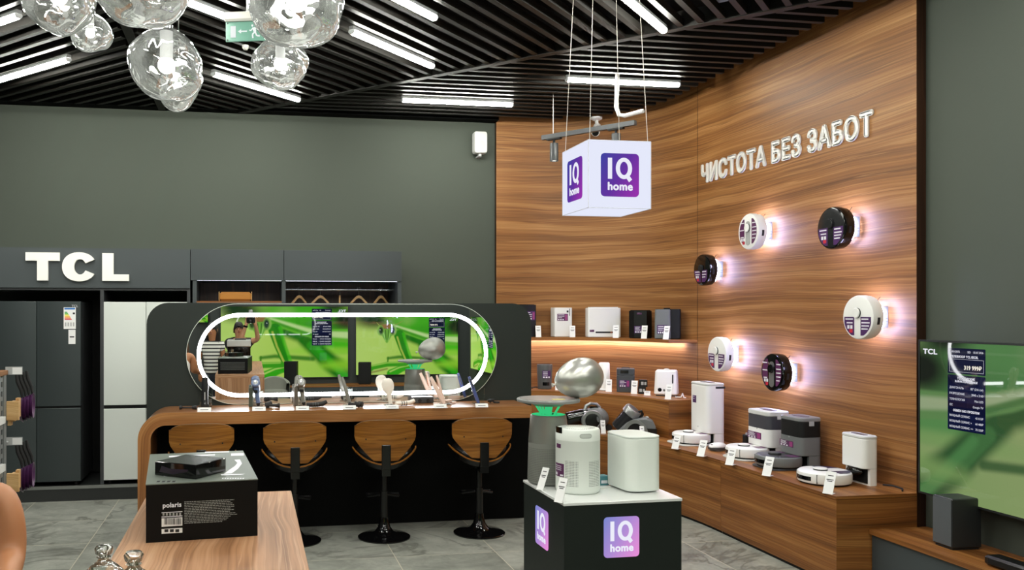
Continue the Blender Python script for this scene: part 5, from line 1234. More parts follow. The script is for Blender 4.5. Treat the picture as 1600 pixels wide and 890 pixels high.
# 1 black hot brush standing up
x, y = spot(320, 636.5)
t = thing('hot_brush', 'black cylindrical hot brush upright in a clear stand, first on the counter', 'styling tool', (x, y + 0.03, CTOP), 0); holder(t, 0.105, 0.13)
MB().lathe([(0.001, 0.004), (0.031, 0.004), (0.033, 0.02), (0.029, 0.03), (0.026, 0.13), (0.028, 0.16), (0.024, 0.2), (0.02, 0.235), (0.001, 0.238)], 24).build('barrel', mat('black plastic', rgb(36, 38, 40), 0.25), t)
MB().lathe([(0.0335, 0.006), (0.0345, 0.016), (0.0335, 0.024)], 24, cap=False).build('end_ring', RUBBER, t); MB().box(-0.004, 0.004, -0.030, -0.026, 0.06, 0.12).build('switch', LGREY, t, smooth=False)
def nozzle_heap(label, px, py, style, col=RUBBER, rz=0.0):
    x, y = cpos(px, py); t = thing('attachment' if style != 'cord' else 'cord_bundle', label, 'attachment' if style != 'cord' else 'cord', (x, y, CTOP), rz)
    if style == 'stem':
        MB().cyl((-0.06, 0, 0.014), (0.03, 0, 0.014), 0.006, n=10).build('stem', col, t); MB().cyl((-0.075, 0, 0.016), (-0.055, 0, 0.016), 0.016, 0.012, n=14).build('tip', col, t); MB().cyl((0.02, 0, 0.016), (0.055, 0, 0.016), 0.012, 0.016, n=14).build('collar', col, t)
    elif style == 'nozzles':
        MB().cyl((-0.03, 0, 0.022), (0.005, 0, 0.024), 0.022, n=18).build('ring_nozzle', col, t); MB().cyl((0.0, 0.0, 0.02), (0.05, 0, 0.018), 0.009, n=12).build('stem', col, t); MB().cyl((0.05, 0, 0.018), (0.085, 0, 0.018), 0.012, 0.019, n=14).build('flared_tip', col, t); MB().cyl((-0.02, 0.03, 0.02), (0.02, 0.05, 0.03), 0.02, n=14).build('round_tip', col, t)
    elif style == 'tube':
        MB().tube([(-0.085, 0, 0.02), (-0.02, 0, 0.02), (0.04, 0, 0.024), (0.075, 0.0, 0.04)], 0.018, 14, rs=[0.017, 0.018, 0.019, 0.015]).build('nozzle_body', col, t)
        m = MB()
        for q in (-0.04, -0.02, 0.0): m.cyl((q, 0, 0.02), (q + 0.006, 0, 0.02), 0.0195, n=16)
        m.build('ribs', DGREY, t)
    else:
        m = MB(); pts = []
        for i in range(46):
            a = i*0.62; pts.append((0.03*math.cos(a)*(0.7 + 0.3*math.sin(i*0.3)), 0.022*math.sin(a*1.0), 0.010 + 0.022*abs(math.sin(i*0.21)) + 0.0006*i*0.2))
        m.tube(pts, 0.005, 7).build('coiled_cord', col, t)
        MB().cyl((0.02, 0.0, 0.012), (0.065, -0.01, 0.012), 0.009, 0.007, n=10).build('plug', col, t)
    return t
nozzle_heap('thin black attachment lying left of the black hot brush', 296, 639.5, 'stem', RUBBER, -0.1)
# 2, 3 dryers leaning with the handle down
def dryer(px, py, col, col2, label, rz=-0.1):
    x, y = spot(px, py); t = thing('hair_dryer', label, 'hair dryer', (x, y + 0.05, CTOP), rz); holder(t, 0.11, 0.12, 0.045)
    M = Matrix.Translation((0, 0.005, 0.165)) @ Matrix.Rotation(math.radians(58), 4, 'X')
    MB(M).lathe([(0.026, -0.055), (0.034, -0.05), (0.036, 0.02), (0.036, 0.055), (0.031, 0.06)], 28).build('barrel', col, t)
    MB(M).lathe([(0.031, 0.0605), (0.022, 0.058), (0.02, 0.05)], 24, cap=False).build('intake_ring', BLACK, t); MB(M).lathe([(0.0195, 0.0605), (0.012, 0.062), (0.001, 0.062)], 20, cap=False).build('intake_cap', SILVER, t)
    MB().tube([(0.005, -0.02, 0.15), (0.012, -0.026, 0.09), (0.02, -0.032, 0.03)], 0.018, 14, rs=[0.022, 0.018, 0.017]).build('handle', col, t); MB().tube([(0.02, -0.032, 0.032), (0.023, -0.034, 0.008)], 0.017, 12, rs=[0.0172, 0.009]).build('cord_guard', RUBBER, t)
    MB().bbox(-0.055, -0.022, -0.03, 0.03, 0.0, 0.15, 0.006).build('back_support', col2, t)
    MB().bbox(-0.014, 0.018, -0.052, -0.042, 0.112, 0.135, 0.003).build('control_pad', BLACK, t)
dryer(400, 636, BLUEGREY, mat('olive grey plastic', rgb(66, 74, 64), 0.4), 'blue-grey hair dryer on a clear stand, second tool on the counter')
dryer(470, 634.5, GREYGREEN, mat('taupe plastic', rgb(92, 86, 78), 0.35), 'warm grey hair dryer on a clear stand, third tool on the counter', 0.1)
nozzle_heap('black nozzles heaped right of the blue-grey dryer', 420, 637, 'nozzles'); nozzle_heap('black nozzle standing behind the heap by the blue-grey dryer', 421, 630, 'nozzles', RUBBER, 0.3)
nozzle_heap('ribbed black curling nozzle right of the warm grey dryer', 496, 635.5, 'tube', RUBBER, 0.12)
# 4 grey straightener
def stick(px, py, col, label, lean, rz=0.0, ln=0.235, wd=0.03):
    x, y = spot(px, py); t = thing('hair_straightener', label, 'hair straightener', (x, y + 0.04, CTOP), rz); holder(t, 0.105, 0.125)
    M = Matrix.Rotation(lean, 4, 'Y') @ Matrix.Rotation(-0.12, 4, 'X')
    MB(M).loft([[(a*s, b*s2, z) for a, b in rrect(wd, 0.03, 0.012)] for z, s, s2 in ((0.006, 0.8, 0.9), (0.03, 1.0, 1.0), (0.12, 1.05, 1.0), (0.2, 0.95, 0.95), (ln, 0.7, 0.6))]).build('arm', col, t)
    MB(M).cyl((0, 0, -0.004), (0, 0, 0.012), 0.012, n=14).build('cord_guard', RUBBER, t)
    return t, M
stick(548, 633.5, GREYGREEN, 'grey folded straightener leaning left on a clear stand, fourth tool', -0.27)
nozzle_heap('black plug and cord beside the grey straightener', 561, 635.5, 'nozzles', RUBBER, 2.6)
# 5 ivory paddle brush
x, y = spot(610, 633); t = thing('paddle_brush', 'ivory electric paddle brush with a round head on a clear stand', 'hair brush', (x + 0.01, y + 0.04, CTOP), 0); holder(t, 0.11, 0.12)
M = Matrix.Rotation(-0.14, 4, 'Y') @ Matrix.Rotation(-0.1, 4, 'X')
MB(M).loft([[(a*s, b*s2, z) for a, b in rrect(0.1, 0.03, 0.014, 4)] for z, s, s2 in ((0.006, 0.30, 0.9), (0.05, 0.32, 1), (0.085, 0.4, 1), (0.12, 0.86, 1), (0.15, 1.0, 1), (0.18, 0.96, 1), (0.205, 0.72, .9), (0.216, 0.35, 0.6))]).build('brush_body', IVORY, t, ang=60)
MB(M).cyl((0, 0, -0.004), (0, 0, 0.01), 0.014, n=14).build('cord_guard', RUBBER, t)
nozzle_heap('cream cord and plug right of the ivory paddle brush', 634, 633.5, 'tube', IVORY, 0.2)
# black speaker-like dock between them
x, y = cpos(661, 629.5)
t = thing('charging_dock', 'dark grey dock with two round knobs standing against the mirror', 'charging dock', (x, 6.90, CTOP), 0)
MB().bbox(-0.088, 0.088, -0.045, 0.05, 0, 0.052, 0.005).build('dock_housing', DGREY, t)
m = MB()
for q in (-0.03, 0.04): m.cyl((q, -0.045, 0.022), (q, -0.056, 0.022), 0.014, n=18)
m.build('knob', GLOSSBLACK, t)
# 6 blush straightener, opened like a V
t, M = stick(696, 632.5, PINK, 'blush straightener opened in a V on a clear stand', -0.45, 0, 0.25, 0.034)
M2 = Matrix.Rotation(-0.12, 4, 'Y') @ Matrix.Rotation(-0.12, 4, 'X')
M2 = Matrix.Translation((0.006, 0.004, 0)) @ Matrix.Rotation(-0.26, 4, 'Y') @ Matrix.Rotation(-0.12, 4, 'X')
MB(M2).loft([[(a*s, b*s2, z) for a, b in rrect(0.022, 0.026, 0.009)] for z, s, s2 in ((0.02, 0.8, 0.9), (0.12, 1.0, 1.0), (0.2, 0.95, 0.95), (0.245, 0.7, 0.6))]).build('second_arm', PINK, t)
MB(M2).box(-0.0125, -0.011, -0.01, 0.01, 0.12, 0.22).build('heating_plate', COPPER, t, smooth=False)
nozzle_heap('blush cord bundle right of the V-shaped straightener', 701, 631, 'cord', PINK, 0.4)
# 7 blue straightener, closed
t, M = stick(750, 631, BLUE, 'blue straightener in a clear stand, last tool on the counter', -0.33, 0, 0.235, 0.026)
MB(M).loft([[(a, b + 0.0, z) for a, b in rrect(0.012, 0.032, 0.005)] for z in (0.13, 0.215)]).build('heating_plate', DGREY, t)
nozzle_heap('black cord bundle at the far right of the styling tools', 768, 630.5, 'cord', RUBBER, 0.0)
# ================================================================ front table, cartons, decanters, coffee machine
TZ = 1.008; TX0, TX1, TYF, TYN = -0.414, 0.168, 3.57, 0.75
t = thing('table', 'tall wooden counter table in front with the black carton on it', 'table', (0, 0, 0))
MB().bbox(TX0, TX1, TYN, TYF, TZ - 0.04, TZ, 0.001).build('table_top', TABLEW, t, grain='y')
MB().box(TX0, TX1, TYF - 0.04, TYF - 0.0004, 0, TZ - 0.04).build('end_panel', TABLEW, t, grain='z', smooth=False); MB().box(TX0, TX1, TYN, TYN + 0.04, 0, TZ - 0.04).build('end_panel', TABLEW, t, grain='z', smooth=False)
m = MB(); m.box(TX1 - 0.03, TX1, TYN + 0.04, TYF - 0.04, 0, TZ - 0.04); m.box(TX0, TX0 + 0.03, TYN + 0.04, TYF - 0.04, 0, TZ - 0.04); m.build('side_panel', TABLEW, t, grain='z', smooth=False)
CARD_B = mat('black carton', rgb(8, 8, 9), 0.5, spec=0.2); CARD_T = mat('carton lid print', rgb(112, 120, 112), 0.28, spec=0.5)
A_ = PZ(228, 848, TZ); B_ = PZ(402.5, 836.5, TZ); bw = math.dist(A_[:2], B_[:2]); ba = math.atan2(B_[1]-A_[1], B_[0]-A_[0]); BH, BD = 0.186, 0.60
t = thing('carton', 'large black polaris carton lying on the wooden table', 'carton', (A_[0], A_[1], TZ), ba)
MB().box(0, bw, 0, BD, 0, BH).build('carton_body', CARD_B, t, smooth=False)
m = MB(); m.box(-0.001, bw + 0.001, -0.001, BD + 0.001, BH, BH + 0.003); m.build('lid', CARD_T, t, smooth=False)
# the front face: lettering, symbols, bar code, lines of text
def fpx(px, py):      # pixel on the front face -> local x, z
    r = ray(px, py); n = Vector((math.sin(ba), -math.cos(ba))); o = Vector((A_[0], A_[1]))
    k = (o.dot(n)) / (r[0]*n.x + r[1]*n.y); P_ = Vector((r[0]*k, r[1]*k)) - o
    return P_.dot(Vector((math.cos(ba), math.sin(ba)))), EYE + r[2]*k - TZ
m = MB(); a = fpx(252.5, 795); b = fpx(285, 783.5)
m.text('polaris', 0.021, TM((a[0]+b[0])/2, -0.0008, (a[1]+b[1])/2 + 0.001), 0.0002, 0.0007, (b[0]-a[0])/0.066)
def fq(m, x0, y0, x1, y1, mi=0, off=0.0008): 
    a = fpx(x0, y1); b = fpx(x1, y0); m.add([(a[0], -off, a[1]), (b[0], -off, a[1]), (b[0], -off, b[1]), (a[0], -off, b[1])], [(0, 1, 2, 3)], mi)
fq(m, 252.5, 806, 285, 806.6); fq(m, 252.5, 799.2, 285, 800.0)
for i in range(6): 
    x0 = 254 + i*5.2; fq(m, x0, 798.4 + 1.4 + 0.8, x0 + 3, 805, 1); 
r_ = random.Random(4)
for i in range(14):
    x0 = 288; x1 = x0 + (80 - max(0, i - 8)*3.5 - r_.uniform(0, 9)) * (1.0 if i != 9 else 1.12); yb = 783 + i*2.55; x = x0
    while x < x1:
        w_ = r_.uniform(2, 6.5); sl = (x - x0)*-0.048; fq(m, x, yb + sl, min(x + w_, x1), yb + sl + 1.3, 1); x += w_ + 0.9
m.build('front_print', [WPRINT, mat('grey print', rgb(150, 152, 150), 0.5)], t, smooth=False)
m = MB(); fq(m, 252.5, 807.5, 285, 822.5); fq(m, 252.5, 824, 285, 833.5); 
x = 257.0
while x < 283: 
    w_ = r_.choice((0.5, 0.8, 1.2)); fq(m, x, 809, x + w_, 819, 1, 0.0013); x += w_ + r_.choice((0.5, 0.8))
for i in range(3): fq(m, 257 + i*8.5, 826, 263 + i*8.5, 831, 1, 0.0013)
m.build('barcode_label', [PAPER, INK], t, smooth=False)
# lid print: white lines, a red spot, a robotic-arm shaped picture of the appliance, icons
def lpx(px, py): p = PZ(px, py, TZ + BH + 0.003); v = Vector((p[0] - A_[0], p[1] - A_[1])); return v.dot(Vector((math.cos(ba), math.sin(ba)))), v.dot(Vector((-math.sin(ba), math.cos(ba))))
LZ_ = BH + 0.0036
def lq_(m, pts, mi=0, dz=0.0): m.sheet([(*lpx(*p), LZ_ + dz) for p in pts], mi)
m = MB(); LPM = [WPRINT, mat('faded red', rgb(150, 90, 78), 0.4), NAVY, INK]; lq_(m, [(264, 712), (336, 709.5), (336, 711.5), (264, 714)]); lq_(m, [(320, 705.5), (358, 704.6), (358, 706.6), (320, 707.4)])
m.build('lid_title', LPM, t, smooth=False); m = MB(); lq_(m, [(361, 708), (381, 707.5), (381, 711.5), (361, 712)]); lq_(m, [(366, 718), (375, 717.5), (378, 724), (372, 732), (362, 739.5), (350, 740), (358, 734), (367, 728), (371, 723)], 0)
lq_(m, [(345, 740.5), (383, 740), (376, 742), (346, 742.5)]); 
m.build('appliance_picture', LPM, t, smooth=False); m = MB()
for i in range(9): lq_(m, [(347 + i*4, 746.4), (349.6 + i*4, 746.3), (349.2 + i*4, 748), (346.6 + i*4, 748.1)])
for i in range(4): lq_(m, [(246 + i*8, 751), (251 + i*8, 750.8), (249 + i*8, 753), (244 + i*8, 753.2)], 3)
lq_(m, [(255, 741.5), (262, 740.5), (265, 743), (256, 744.5)]); lq_(m, [(301, 712.5), (312, 712), (312, 716), (301, 716.5)], 1) if False else None
lq_(m, [(296 + 9.5*math.cos(2*PI*i/16) + 10, 713.5 + 2.3*math.sin(2*PI*i/16)) for i in range(16)], 1)
m.build('lid_icons', LPM, t, smooth=False)
m = MB()
for i in range(6): m.box(bw*0.08, bw*0.9, BD + 0.0002, BD + 0.0012, BH*(0.72 - 0.09*i), BH*(0.745 - 0.09*i))
m.build('back_print', MGREY, t, smooth=False)
# small box on top
za = TZ + BH + 0.004
a = PZ(242, 741.5, za); b = PZ(306, 748.5, za); c = PZ(328.5, 742.5, za)
wv = Vector((b[0]-a[0], b[1]-a[1])); dv = Vector((c[0]-b[0], c[1]-b[1])); ln = wv.length; an = math.atan2(wv.y, wv.x)
t = thing('carton', 'small flat black box lying on the large black carton', 'carton', (a[0], a[1], za), an); dp = 0.16; hb = 0.046
MB().bbox(0, ln, 0, dp, 0, hb, 0.001).build('box_body', GLOSSBLACK, t)
m = MB(); m.sheet([(0.02, -0.0006, 0.012), (ln*0.45, -0.0006, 0.008), (ln*0.8, -0.0006, 0.022), (ln*0.82, -0.0006, 0.03), (ln*0.4, -0.0006, 0.026), (0.03, -0.0006, 0.034)]); m.build('front_picture', mat('dark violet print', rgb(34, 28, 46), 0.25), t, smooth=False)
MB().box(0.006, ln - 0.006, 0.006, dp - 0.006, hb, hb + 0.0006).build('top_print', mat('dark lid print', rgb(52, 56, 52), 0.25), t, smooth=False)
# decanters: stopper and sloping shoulders
def decanter(px, py, d, label):
    p = PD(px, py, d); h = p[2] - TZ
    t = thing('decanter', label, 'decanter', (p[0], p[1], TZ), 0.2, 'glass decanters on the table')
    MB().lathe([(0.001, 0.002), (0.038, 0.002), (0.044, 0.01), (0.044, h - 0.075), (0.0435, h - 0.06), (0.03, h - 0.047), (0.016, h - 0.037), (0.012, h - 0.031), (0.017, h - 0.027)], 12).build('bottle', CRYSTAL, t, ang=20)
    MB().lathe([(0.001, h - 0.034), (0.010, h - 0.030), (0.010, h - 0.024), (0.018, h - 0.02), (0.021, h - 0.008), (0.016, h - 0.001), (0.001, h)], 10).build('stopper', CRYSTAL, t, ang=20)
decanter(162.5, 850.5, 1.93, 'left glass decanter with faceted stopper at the table edge'); decanter(209, 860.5, 1.82, 'right glass decanter with faceted stopper on the table')
t = thing('coffee_machine', 'black and steel coffee machine on the near end of the table, seen in the mirror', 'coffee machine', (-0.165, 0.98, TZ), 0)
MB().bbox(-0.17, 0.17, -0.15, 0.15, 0.0, 0.03, 0.004).build('drip_base', BLACK, t); MB().bbox(-0.17, 0.17, -0.15, 0.02, 0.03, 0.235, 0.006).build('body', GLOSSBLACK, t); MB().bbox(-0.175, 0.175, -0.155, 0.14, 0.235, 0.335, 0.01).build('steel_head', mat('bright steel', rgb(200, 202, 200), 0.35, metal=0.3), t)
MB().box(-0.06, 0.1, -0.1, 0.1, 0.335, 0.355).build('cup_tray', DGREY, t, smooth=False); m = MB(); m.cyl((0, 0.1, 0.235), (0, 0.1, 0.19), 0.035, n=18); m.cyl((0, 0.1, 0.205), (0, 0.24, 0.195), 0.011, n=10); m.build('portafilter', BLACK, t)
# ================================================================ left rack with pans
rk_x = -1.262; rk_y = PX(10, 600, rk_x)[1]
t = thing('gondola_rack', 'grey perforated shop rack with wooden cap at the left edge', 'rack', (rk_x, rk_y, 0))
rt = PX(8, 586, rk_x)[2]
PERF = None
m = MB(); m.box(-0.06, 0.0, -0.045, 0.0, 0, rt); m.box(-0.06, 0.0, -1.30, -1.255, 0, rt); m.build('upright', MGREY, t, smooth=False)
m = MB()
# perforated side: horizontal and vertical bars leave square holes
nz = 26; zz = [0.12 + i*(rt - 0.14)/nz for i in range(nz + 1)]
for z in zz: m.box(-0.008, -0.004, -1.255, -0.045, z - 0.011, z + 0.011)
for i in range(25): y_ = -1.255 + i*1.21/24; m.box(-0.009, -0.0035, y_ - 0.012, y_ + 0.012, 0.1, rt - 0.002)
m.build('perforated_panel', MGREY, t, smooth=False)
MB().bbox(-0.42, 0.004, -1.32, 0.02, rt, rt + 0.025, 0.003).build('wooden_cap', PALEWOOD if False else PLY, t, grain='y')
MB().box(-0.40, -0.02, -1.25, -0.05, 0.0, 0.1).build('base', DGREY, t, smooth=False); MB().box(-0.06, -0.03, -1.25, -0.05, 0.1, rt).build('back_board', BLACK, t, smooth=False)
for py in (652, 727):
    z = PX(4, py, rk_x + 0.02)[2]; MB().box(-0.004, 0.02, -1.28, -0.09, z - 0.035, z).build('shelf', WHITE_M, t, smooth=False)
yw = rk_y + 0.002
def pan_display(py_top, py_bot, nm, plate_py):
    z1, z0 = PX(16, py_top, rk_x + 0.05)[2], PX(16, py_bot, rk_x + 0.05)[2]
    k = 5.0 / F; xc = rk_x + 0.03
    b = thing('pan_board', 'wooden display block for pans on the rack end, ' + nm, 'display block', (xc, rk_y + 0.0, z0), 0, 'pan display blocks')
    H = z1 - z0
    for i in range(3): MB().box(-0.03 + 0.02*i, -0.014 + 0.02*i, 0.022, 0.06, 0.0 + 0.022*i, H - 0.03 + 0.015*i).build('board', PALEWOOD, b, grain='z', smooth=False)
    MB().box(-0.03, 0.03, 0.002, 0.021, 0.03, H*0.9).build('cross_board', PALEWOOD, b, smooth=False)
    for i in range(4):
        pn = thing('frying_pan', ('purple frying pan hung edge-on, ' + ('first', 'second', 'third', 'last')[i] + ' from the rack of the ' + nm.split(' ')[0] + ' four'), 'frying pan', (xc + 0.004 + 0.0145*i, rk_y + 0.13 + 0.012*i, z0 + H*0.50 + 0.006*i), 0.12, 'purple frying pans on the rack')
        M = Matrix.Rotation(PI/2, 4, 'Y') 
        MB(M).lathe([(0.001, 0), (0.05, 0.0), (0.066, 0.018), (0.069, 0.018), (0.053, -0.004), (0.001, -0.004)], 36).build('pan_body', mat('purple enamel', rgb(74, 38, 78), 0.35), pn)
        MB().tube([(0.012, 0.0, 0.064), (0.008, 0, 0.1), (-0.012, 0.0, 0.15), (-0.018, 0, 0.19)], 0.009, 8, rs=[0.006, 0.009, 0.010, 0.007]).build('handle', RUBBER, pn)
    z = PX(18, plate_py, rk_x + 0.08)[2]
    h = thing('label_holder', 'clear label holder over the ' + nm.split(' ')[0] + ' row of pans', 'label holder', (rk_x + 0.032, rk_y + 0.03, z), 0.0, 'label holders on the rack')
    MB().box(-0.045, 0.04, 0.0, 0.002, -0.02, 0.022).build('holder_plate', LGREY, h, smooth=False); MB().box(-0.055, -0.03, -0.03, 0.006, -0.003, 0.003).build('arm', LGREY, h, smooth=False)
    MB().box(-0.01, 0.038, -0.0008, 0.0, -0.017, 0.018).build('label_card', PAPER, h, smooth=False)
pan_display(626, 670, 'upper block', 584); pan_display(742, 785, 'lower block', 700)
# ================================================================ television pictures (each screen is one grid that carries its own colours)
def sm(a, b, x): t = np.clip((x - a) / (b - a), 0, 1); return t*t*(3 - 2*t)
def mantis(nx=288, ny=162):
    """green leaf and mantis picture; X runs right, Y runs down, both 0..1"""
    gx, gy = np.meshgrid(np.linspace(0, 1, nx), np.linspace(0, 1, ny)); x = 1 - gx; y = gy     # drawn mirrored, stored the right way round
    c = np.zeros((ny, nx, 3))
    def col(r, g, b): return np.array([lin(r), lin(g), lin(b)])
    c[:] = col(178, 216, 92)
    def mixin(mask, cc): 
        nonlocal c; c = c*(1 - mask[..., None]) + cc*mask[..., None]
    def seg_d(pts, w0, w1):
        """signed distance to a tapered stroke, aspect corrected"""
        best = np.full(x.shape, 9.0); n = len(pts) - 1
        for i, (p, q) in enumerate(zip(pts, pts[1:])):
            ax_, ay_ = p[0], p[1]*0.5625; bx_, by_ = q[0], q[1]*0.5625; X, Y = x, y*0.5625
            t = np.clip(((X-ax_)*(bx_-ax_) + (Y-ay_)*(by_-ay_)) / ((bx_-ax_)**2 + (by_-ay_)**2), 0, 1)
            d = np.hypot(X - ax_ - t*(bx_-ax_), Y - ay_ - t*(by_-ay_)); ww = w0 + (w1 - w0)*(i + t)/n
            best = np.minimum(best, d - ww)
        return best
    def stroke(pts, w0, w1, cc, soft=0.006, op=1.0): mixin(op*(1 - sm(-soft, soft, seg_d(pts, w0, w1))), cc)
    def blob(cx_, cy_, rx, ry, cc, soft=0.5, op=1.0):
        d = np.hypot((x - cx_)/rx, (y - cy_)/ry); mixin(op*(1 - sm(1 - soft, 1 + soft, d)), cc)
    mixin(sm(0.55, 0.0, x)*0.5, col(196, 226, 128)); mixin(sm(0.45, 1.0, y)*sm(0.4, 0.9, x)*0.35, col(120, 200, 40))
    blob(0.18, 0.03, 0.22, 0.17, col(20, 58, 22), 0.6); blob(0.36, -0.02, 0.1, 0.1, col(150, 200, 90), 0.8, 0.7)
    blob(0.68, 0.1, 0.34, 0.27, col(66, 176, 24), 0.35); blob(0.8, 0.3, 0.24, 0.14, col(52, 158, 18), 0.7)
    blob(1.0, 0.18, 0.13, 0.15, col(12, 34, 12), 0.6); blob(0.88, -0.03, 0.1, 0.09, col(20, 50, 20), 0.6); blob(0.5, 0.06, 0.07, 0.09, col(140, 190, 90), 0.8, 0.6)
    blob(0.95, 0.56, 0.26, 0.1, col(70, 188, 20), 0.5); blob(0.85, 0.63, 0.3, 0.05, col(150, 214, 60), 0.8, 0.8)
    stroke([(0.50, 0.36), (0.62, 0.42), (0.74, 0.6), (0.86, 0.8), (1.04, 1.02)], 0.035, 0.085, col(22, 118, 10), 0.025)
    stroke([(0.7, 0.55), (0.80, 0.76)], 0.03, 0.02, col(36, 148, 16), 0.01); stroke([(0.76, 0.6), (0.9, 0.86), (1.0, 1.02)], 0.02, 0.03, col(40, 170, 20), 0.015)
    stroke([(0.8, 0.84), (1.0, 0.82)], 0.02, 0.05, col(150, 215, 50), 0.04, 0.8)
    stroke([(0.31, 0.72), (0.42, 0.70), (0.72, 0.74)], 0.012, 0.018, col(40, 120, 20), 0.012, 0.9); stroke([(0.31, 0.71), (0.305, 0.82)], 0.008, 0.006, col(60, 130, 24), 0.006)
    stroke([(0.34, 0.17), (0.46, 0.24), (0.62, 0.33), (0.8, 0.40), (1.02, 0.42)], 0.022, 0.055, col(96, 184, 44), 0.008); stroke([(0.36, 0.155), (0.5, 0.235), (0.68, 0.335), (0.84, 0.39), (1.02, 0.41)], 0.006, 0.026, col(206, 234, 160), 0.012, 0.85)
    stroke([(0.4, 0.21), (0.55, 0.31), (0.7, 0.4)], 0.008, 0.012, col(58, 150, 22), 0.008, 0.8)
    stroke([(0.42, 0.33), (0.455, 0.55), (0.51, 0.82)], 0.052, 0.028, col(28, 136, 10), 0.006); stroke([(0.40, 0.36), (0.435, 0.56), (0.495, 0.8)], 0.008, 0.008, col(190, 206, 84), 0.006, 0.8); stroke([(0.46, 0.3), (0.5, 0.55), (0.545, 0.78)], 0.014, 0.012, col(62, 190, 20), 0.008, 0.8)
    stroke([(0.53, 0.86), (0.44, 0.90), (0.34, 0.985)], 0.024, 0.042, col(48, 170, 16), 0.006); stroke([(0.53, 0.84), (0.42, 0.88), (0.33, 0.95)], 0.005, 0.007, col(190, 226, 110), 0.005, 0.8)
    stroke([(0.48, 0.82), (0.3, 0.825), (0.16, 0.875), (0.12, 0.93)], 0.022, 0.024, col(58, 160, 24), 0.006); stroke([(0.46, 0.795), (0.3, 0.80), (0.15, 0.85)], 0.004, 0.006, col(170, 220, 90), 0.005, 0.8); stroke([(0.30, 0.9), (0.15, 0.96)], 0.008, 0.01, col(120, 100, 50), 0.008, 0.7); stroke([(0.115, 0.9), (0.12, 0.96)], 0.012, 0.010, col(150, 140, 70), 0.008, 0.8)
    # head
    stroke([(0.2, 0.11), (0.235, 0.18)], 0.002, 0.003, col(170, 190, 90), 0.002); stroke([(0.45, 0.09), (0.37, 0.16)], 0.002, 0.003, col(150, 150, 70), 0.002)
    d = np.maximum(np.hypot((x - 0.298)/0.092, (y - 0.25)/0.10) - 1, -9); mixin(1 - sm(-0.12, 0.06, d), col(64, 132, 34))
    hw = np.interp(y, [0.2, 0.30, 0.39, 0.46], [0.074, 0.060, 0.030, 0.005]); mixin((1 - sm(-0.008, 0.006, np.abs(x - 0.298) - hw))*((y > 0.22) & (y < 0.465)), col(112, 178, 62))
    blob(0.30, 0.175, 0.058, 0.04, col(150, 112, 62), 0.4); stroke([(0.285, 0.24), (0.29, 0.4)], 0.004, 0.003, col(30, 90, 20), 0.004); stroke([(0.315, 0.24), (0.308, 0.4)], 0.004, 0.003, col(30, 90, 20), 0.004)
    stroke([(0.26, 0.25), (0.285, 0.42)], 0.003, 0.002, col(170, 226, 120), 0.003); stroke([(0.335, 0.25), (0.312, 0.42)], 0.003, 0.002, col(170, 226, 120), 0.003)
    for ex_, cc in ((0.236, col(24, 62, 24)), (0.36, col(22, 44, 44))):
        blob(ex_, 0.245, 0.033, 0.088, col(138, 190, 84), 0.15); blob(ex_ + (0.006 if ex_ < 0.3 else -0.006), 0.245, 0.021, 0.066, cc, 0.45); blob(ex_ - 0.004, 0.235, 0.0035, 0.007, col(235, 245, 235), 0.3)
    return c[::-1]        # rows from the bottom up
def screen_mesh(sat=1.0, st=0.78):
    nx, ny = 288, 162; c = mantis(nx, ny)
    gx, gz = np.meshgrid(np.linspace(-0.5, 0.5, nx), np.linspace(-0.28125, 0.28125, ny))
    vs = np.stack([gx, np.zeros_like(gx), gz], -1).reshape(-1, 3)
    idx = np.arange(nx*ny).reshape(ny, nx); fs = np.stack([idx[:-1, :-1], idx[:-1, 1:], idx[1:, 1:], idx[1:, :-1]], -1).reshape(-1, 4)
    me = bpy.data.meshes.new('screen'); me.from_pydata(vs.tolist(), [], fs.tolist())
    at = me.color_attributes.new('picture', 'FLOAT_COLOR', 'POINT'); a = np.ones((nx*ny, 4), np.float32); a[:, :3] = c.reshape(-1, 3); at.data.foreach_set('color', a.ravel())
    m = bpy.data.materials.new('screen'); m.use_nodes = True; k = N(m)
    at_ = k.n('ShaderNodeAttribute', attribute_name='picture'); hs = k.n('ShaderNodeHueSaturation', i_Saturation=sat, i_Color=at_.outputs['Color']); k.l(hs.outputs[0], k.b.inputs['Emission Color']); k.b.inputs['Emission Strength'].default_value = st
    k.b.inputs['Base Color'].default_value = (0.01, 0.01, 0.01, 1); k.b.inputs['Roughness'].default_value = 0.02; k.b.inputs['Specular IOR Level'].default_value = 0.5
    m.cycles.emission_sampling = 'NONE'; me.materials.append(m); me.update(); return me
SCR = screen_mesh()
TXT = emit('screen text', (0.9, 0.9, 0.98, 1), 0.9, 'NONE'); PRICE = emit('screen price', (1, 0.93, 0.8, 1), 0.95, 'NONE')
def navy_mat():
    m = bpy.data.materials.new('price panel'); m.use_nodes = True; k = N(m); k.b.inputs['Base Color'].default_value = (0.004, 0.005, 0.02, 1); k.b.inputs['Roughness'].default_value = 0.03
    k.b.inputs['Emission Color'].default_value = rgb(9, 13, 42); k.b.inputs['Emission Strength'].default_value = 0.55; m.cycles.emission_sampling = 'NONE'; return m
PNL = navy_mat(); PNL2 = mat('price panel row', (0.004, 0.005, 0.02, 1), 0.03, em=rgb(18, 26, 60), es=0.6)
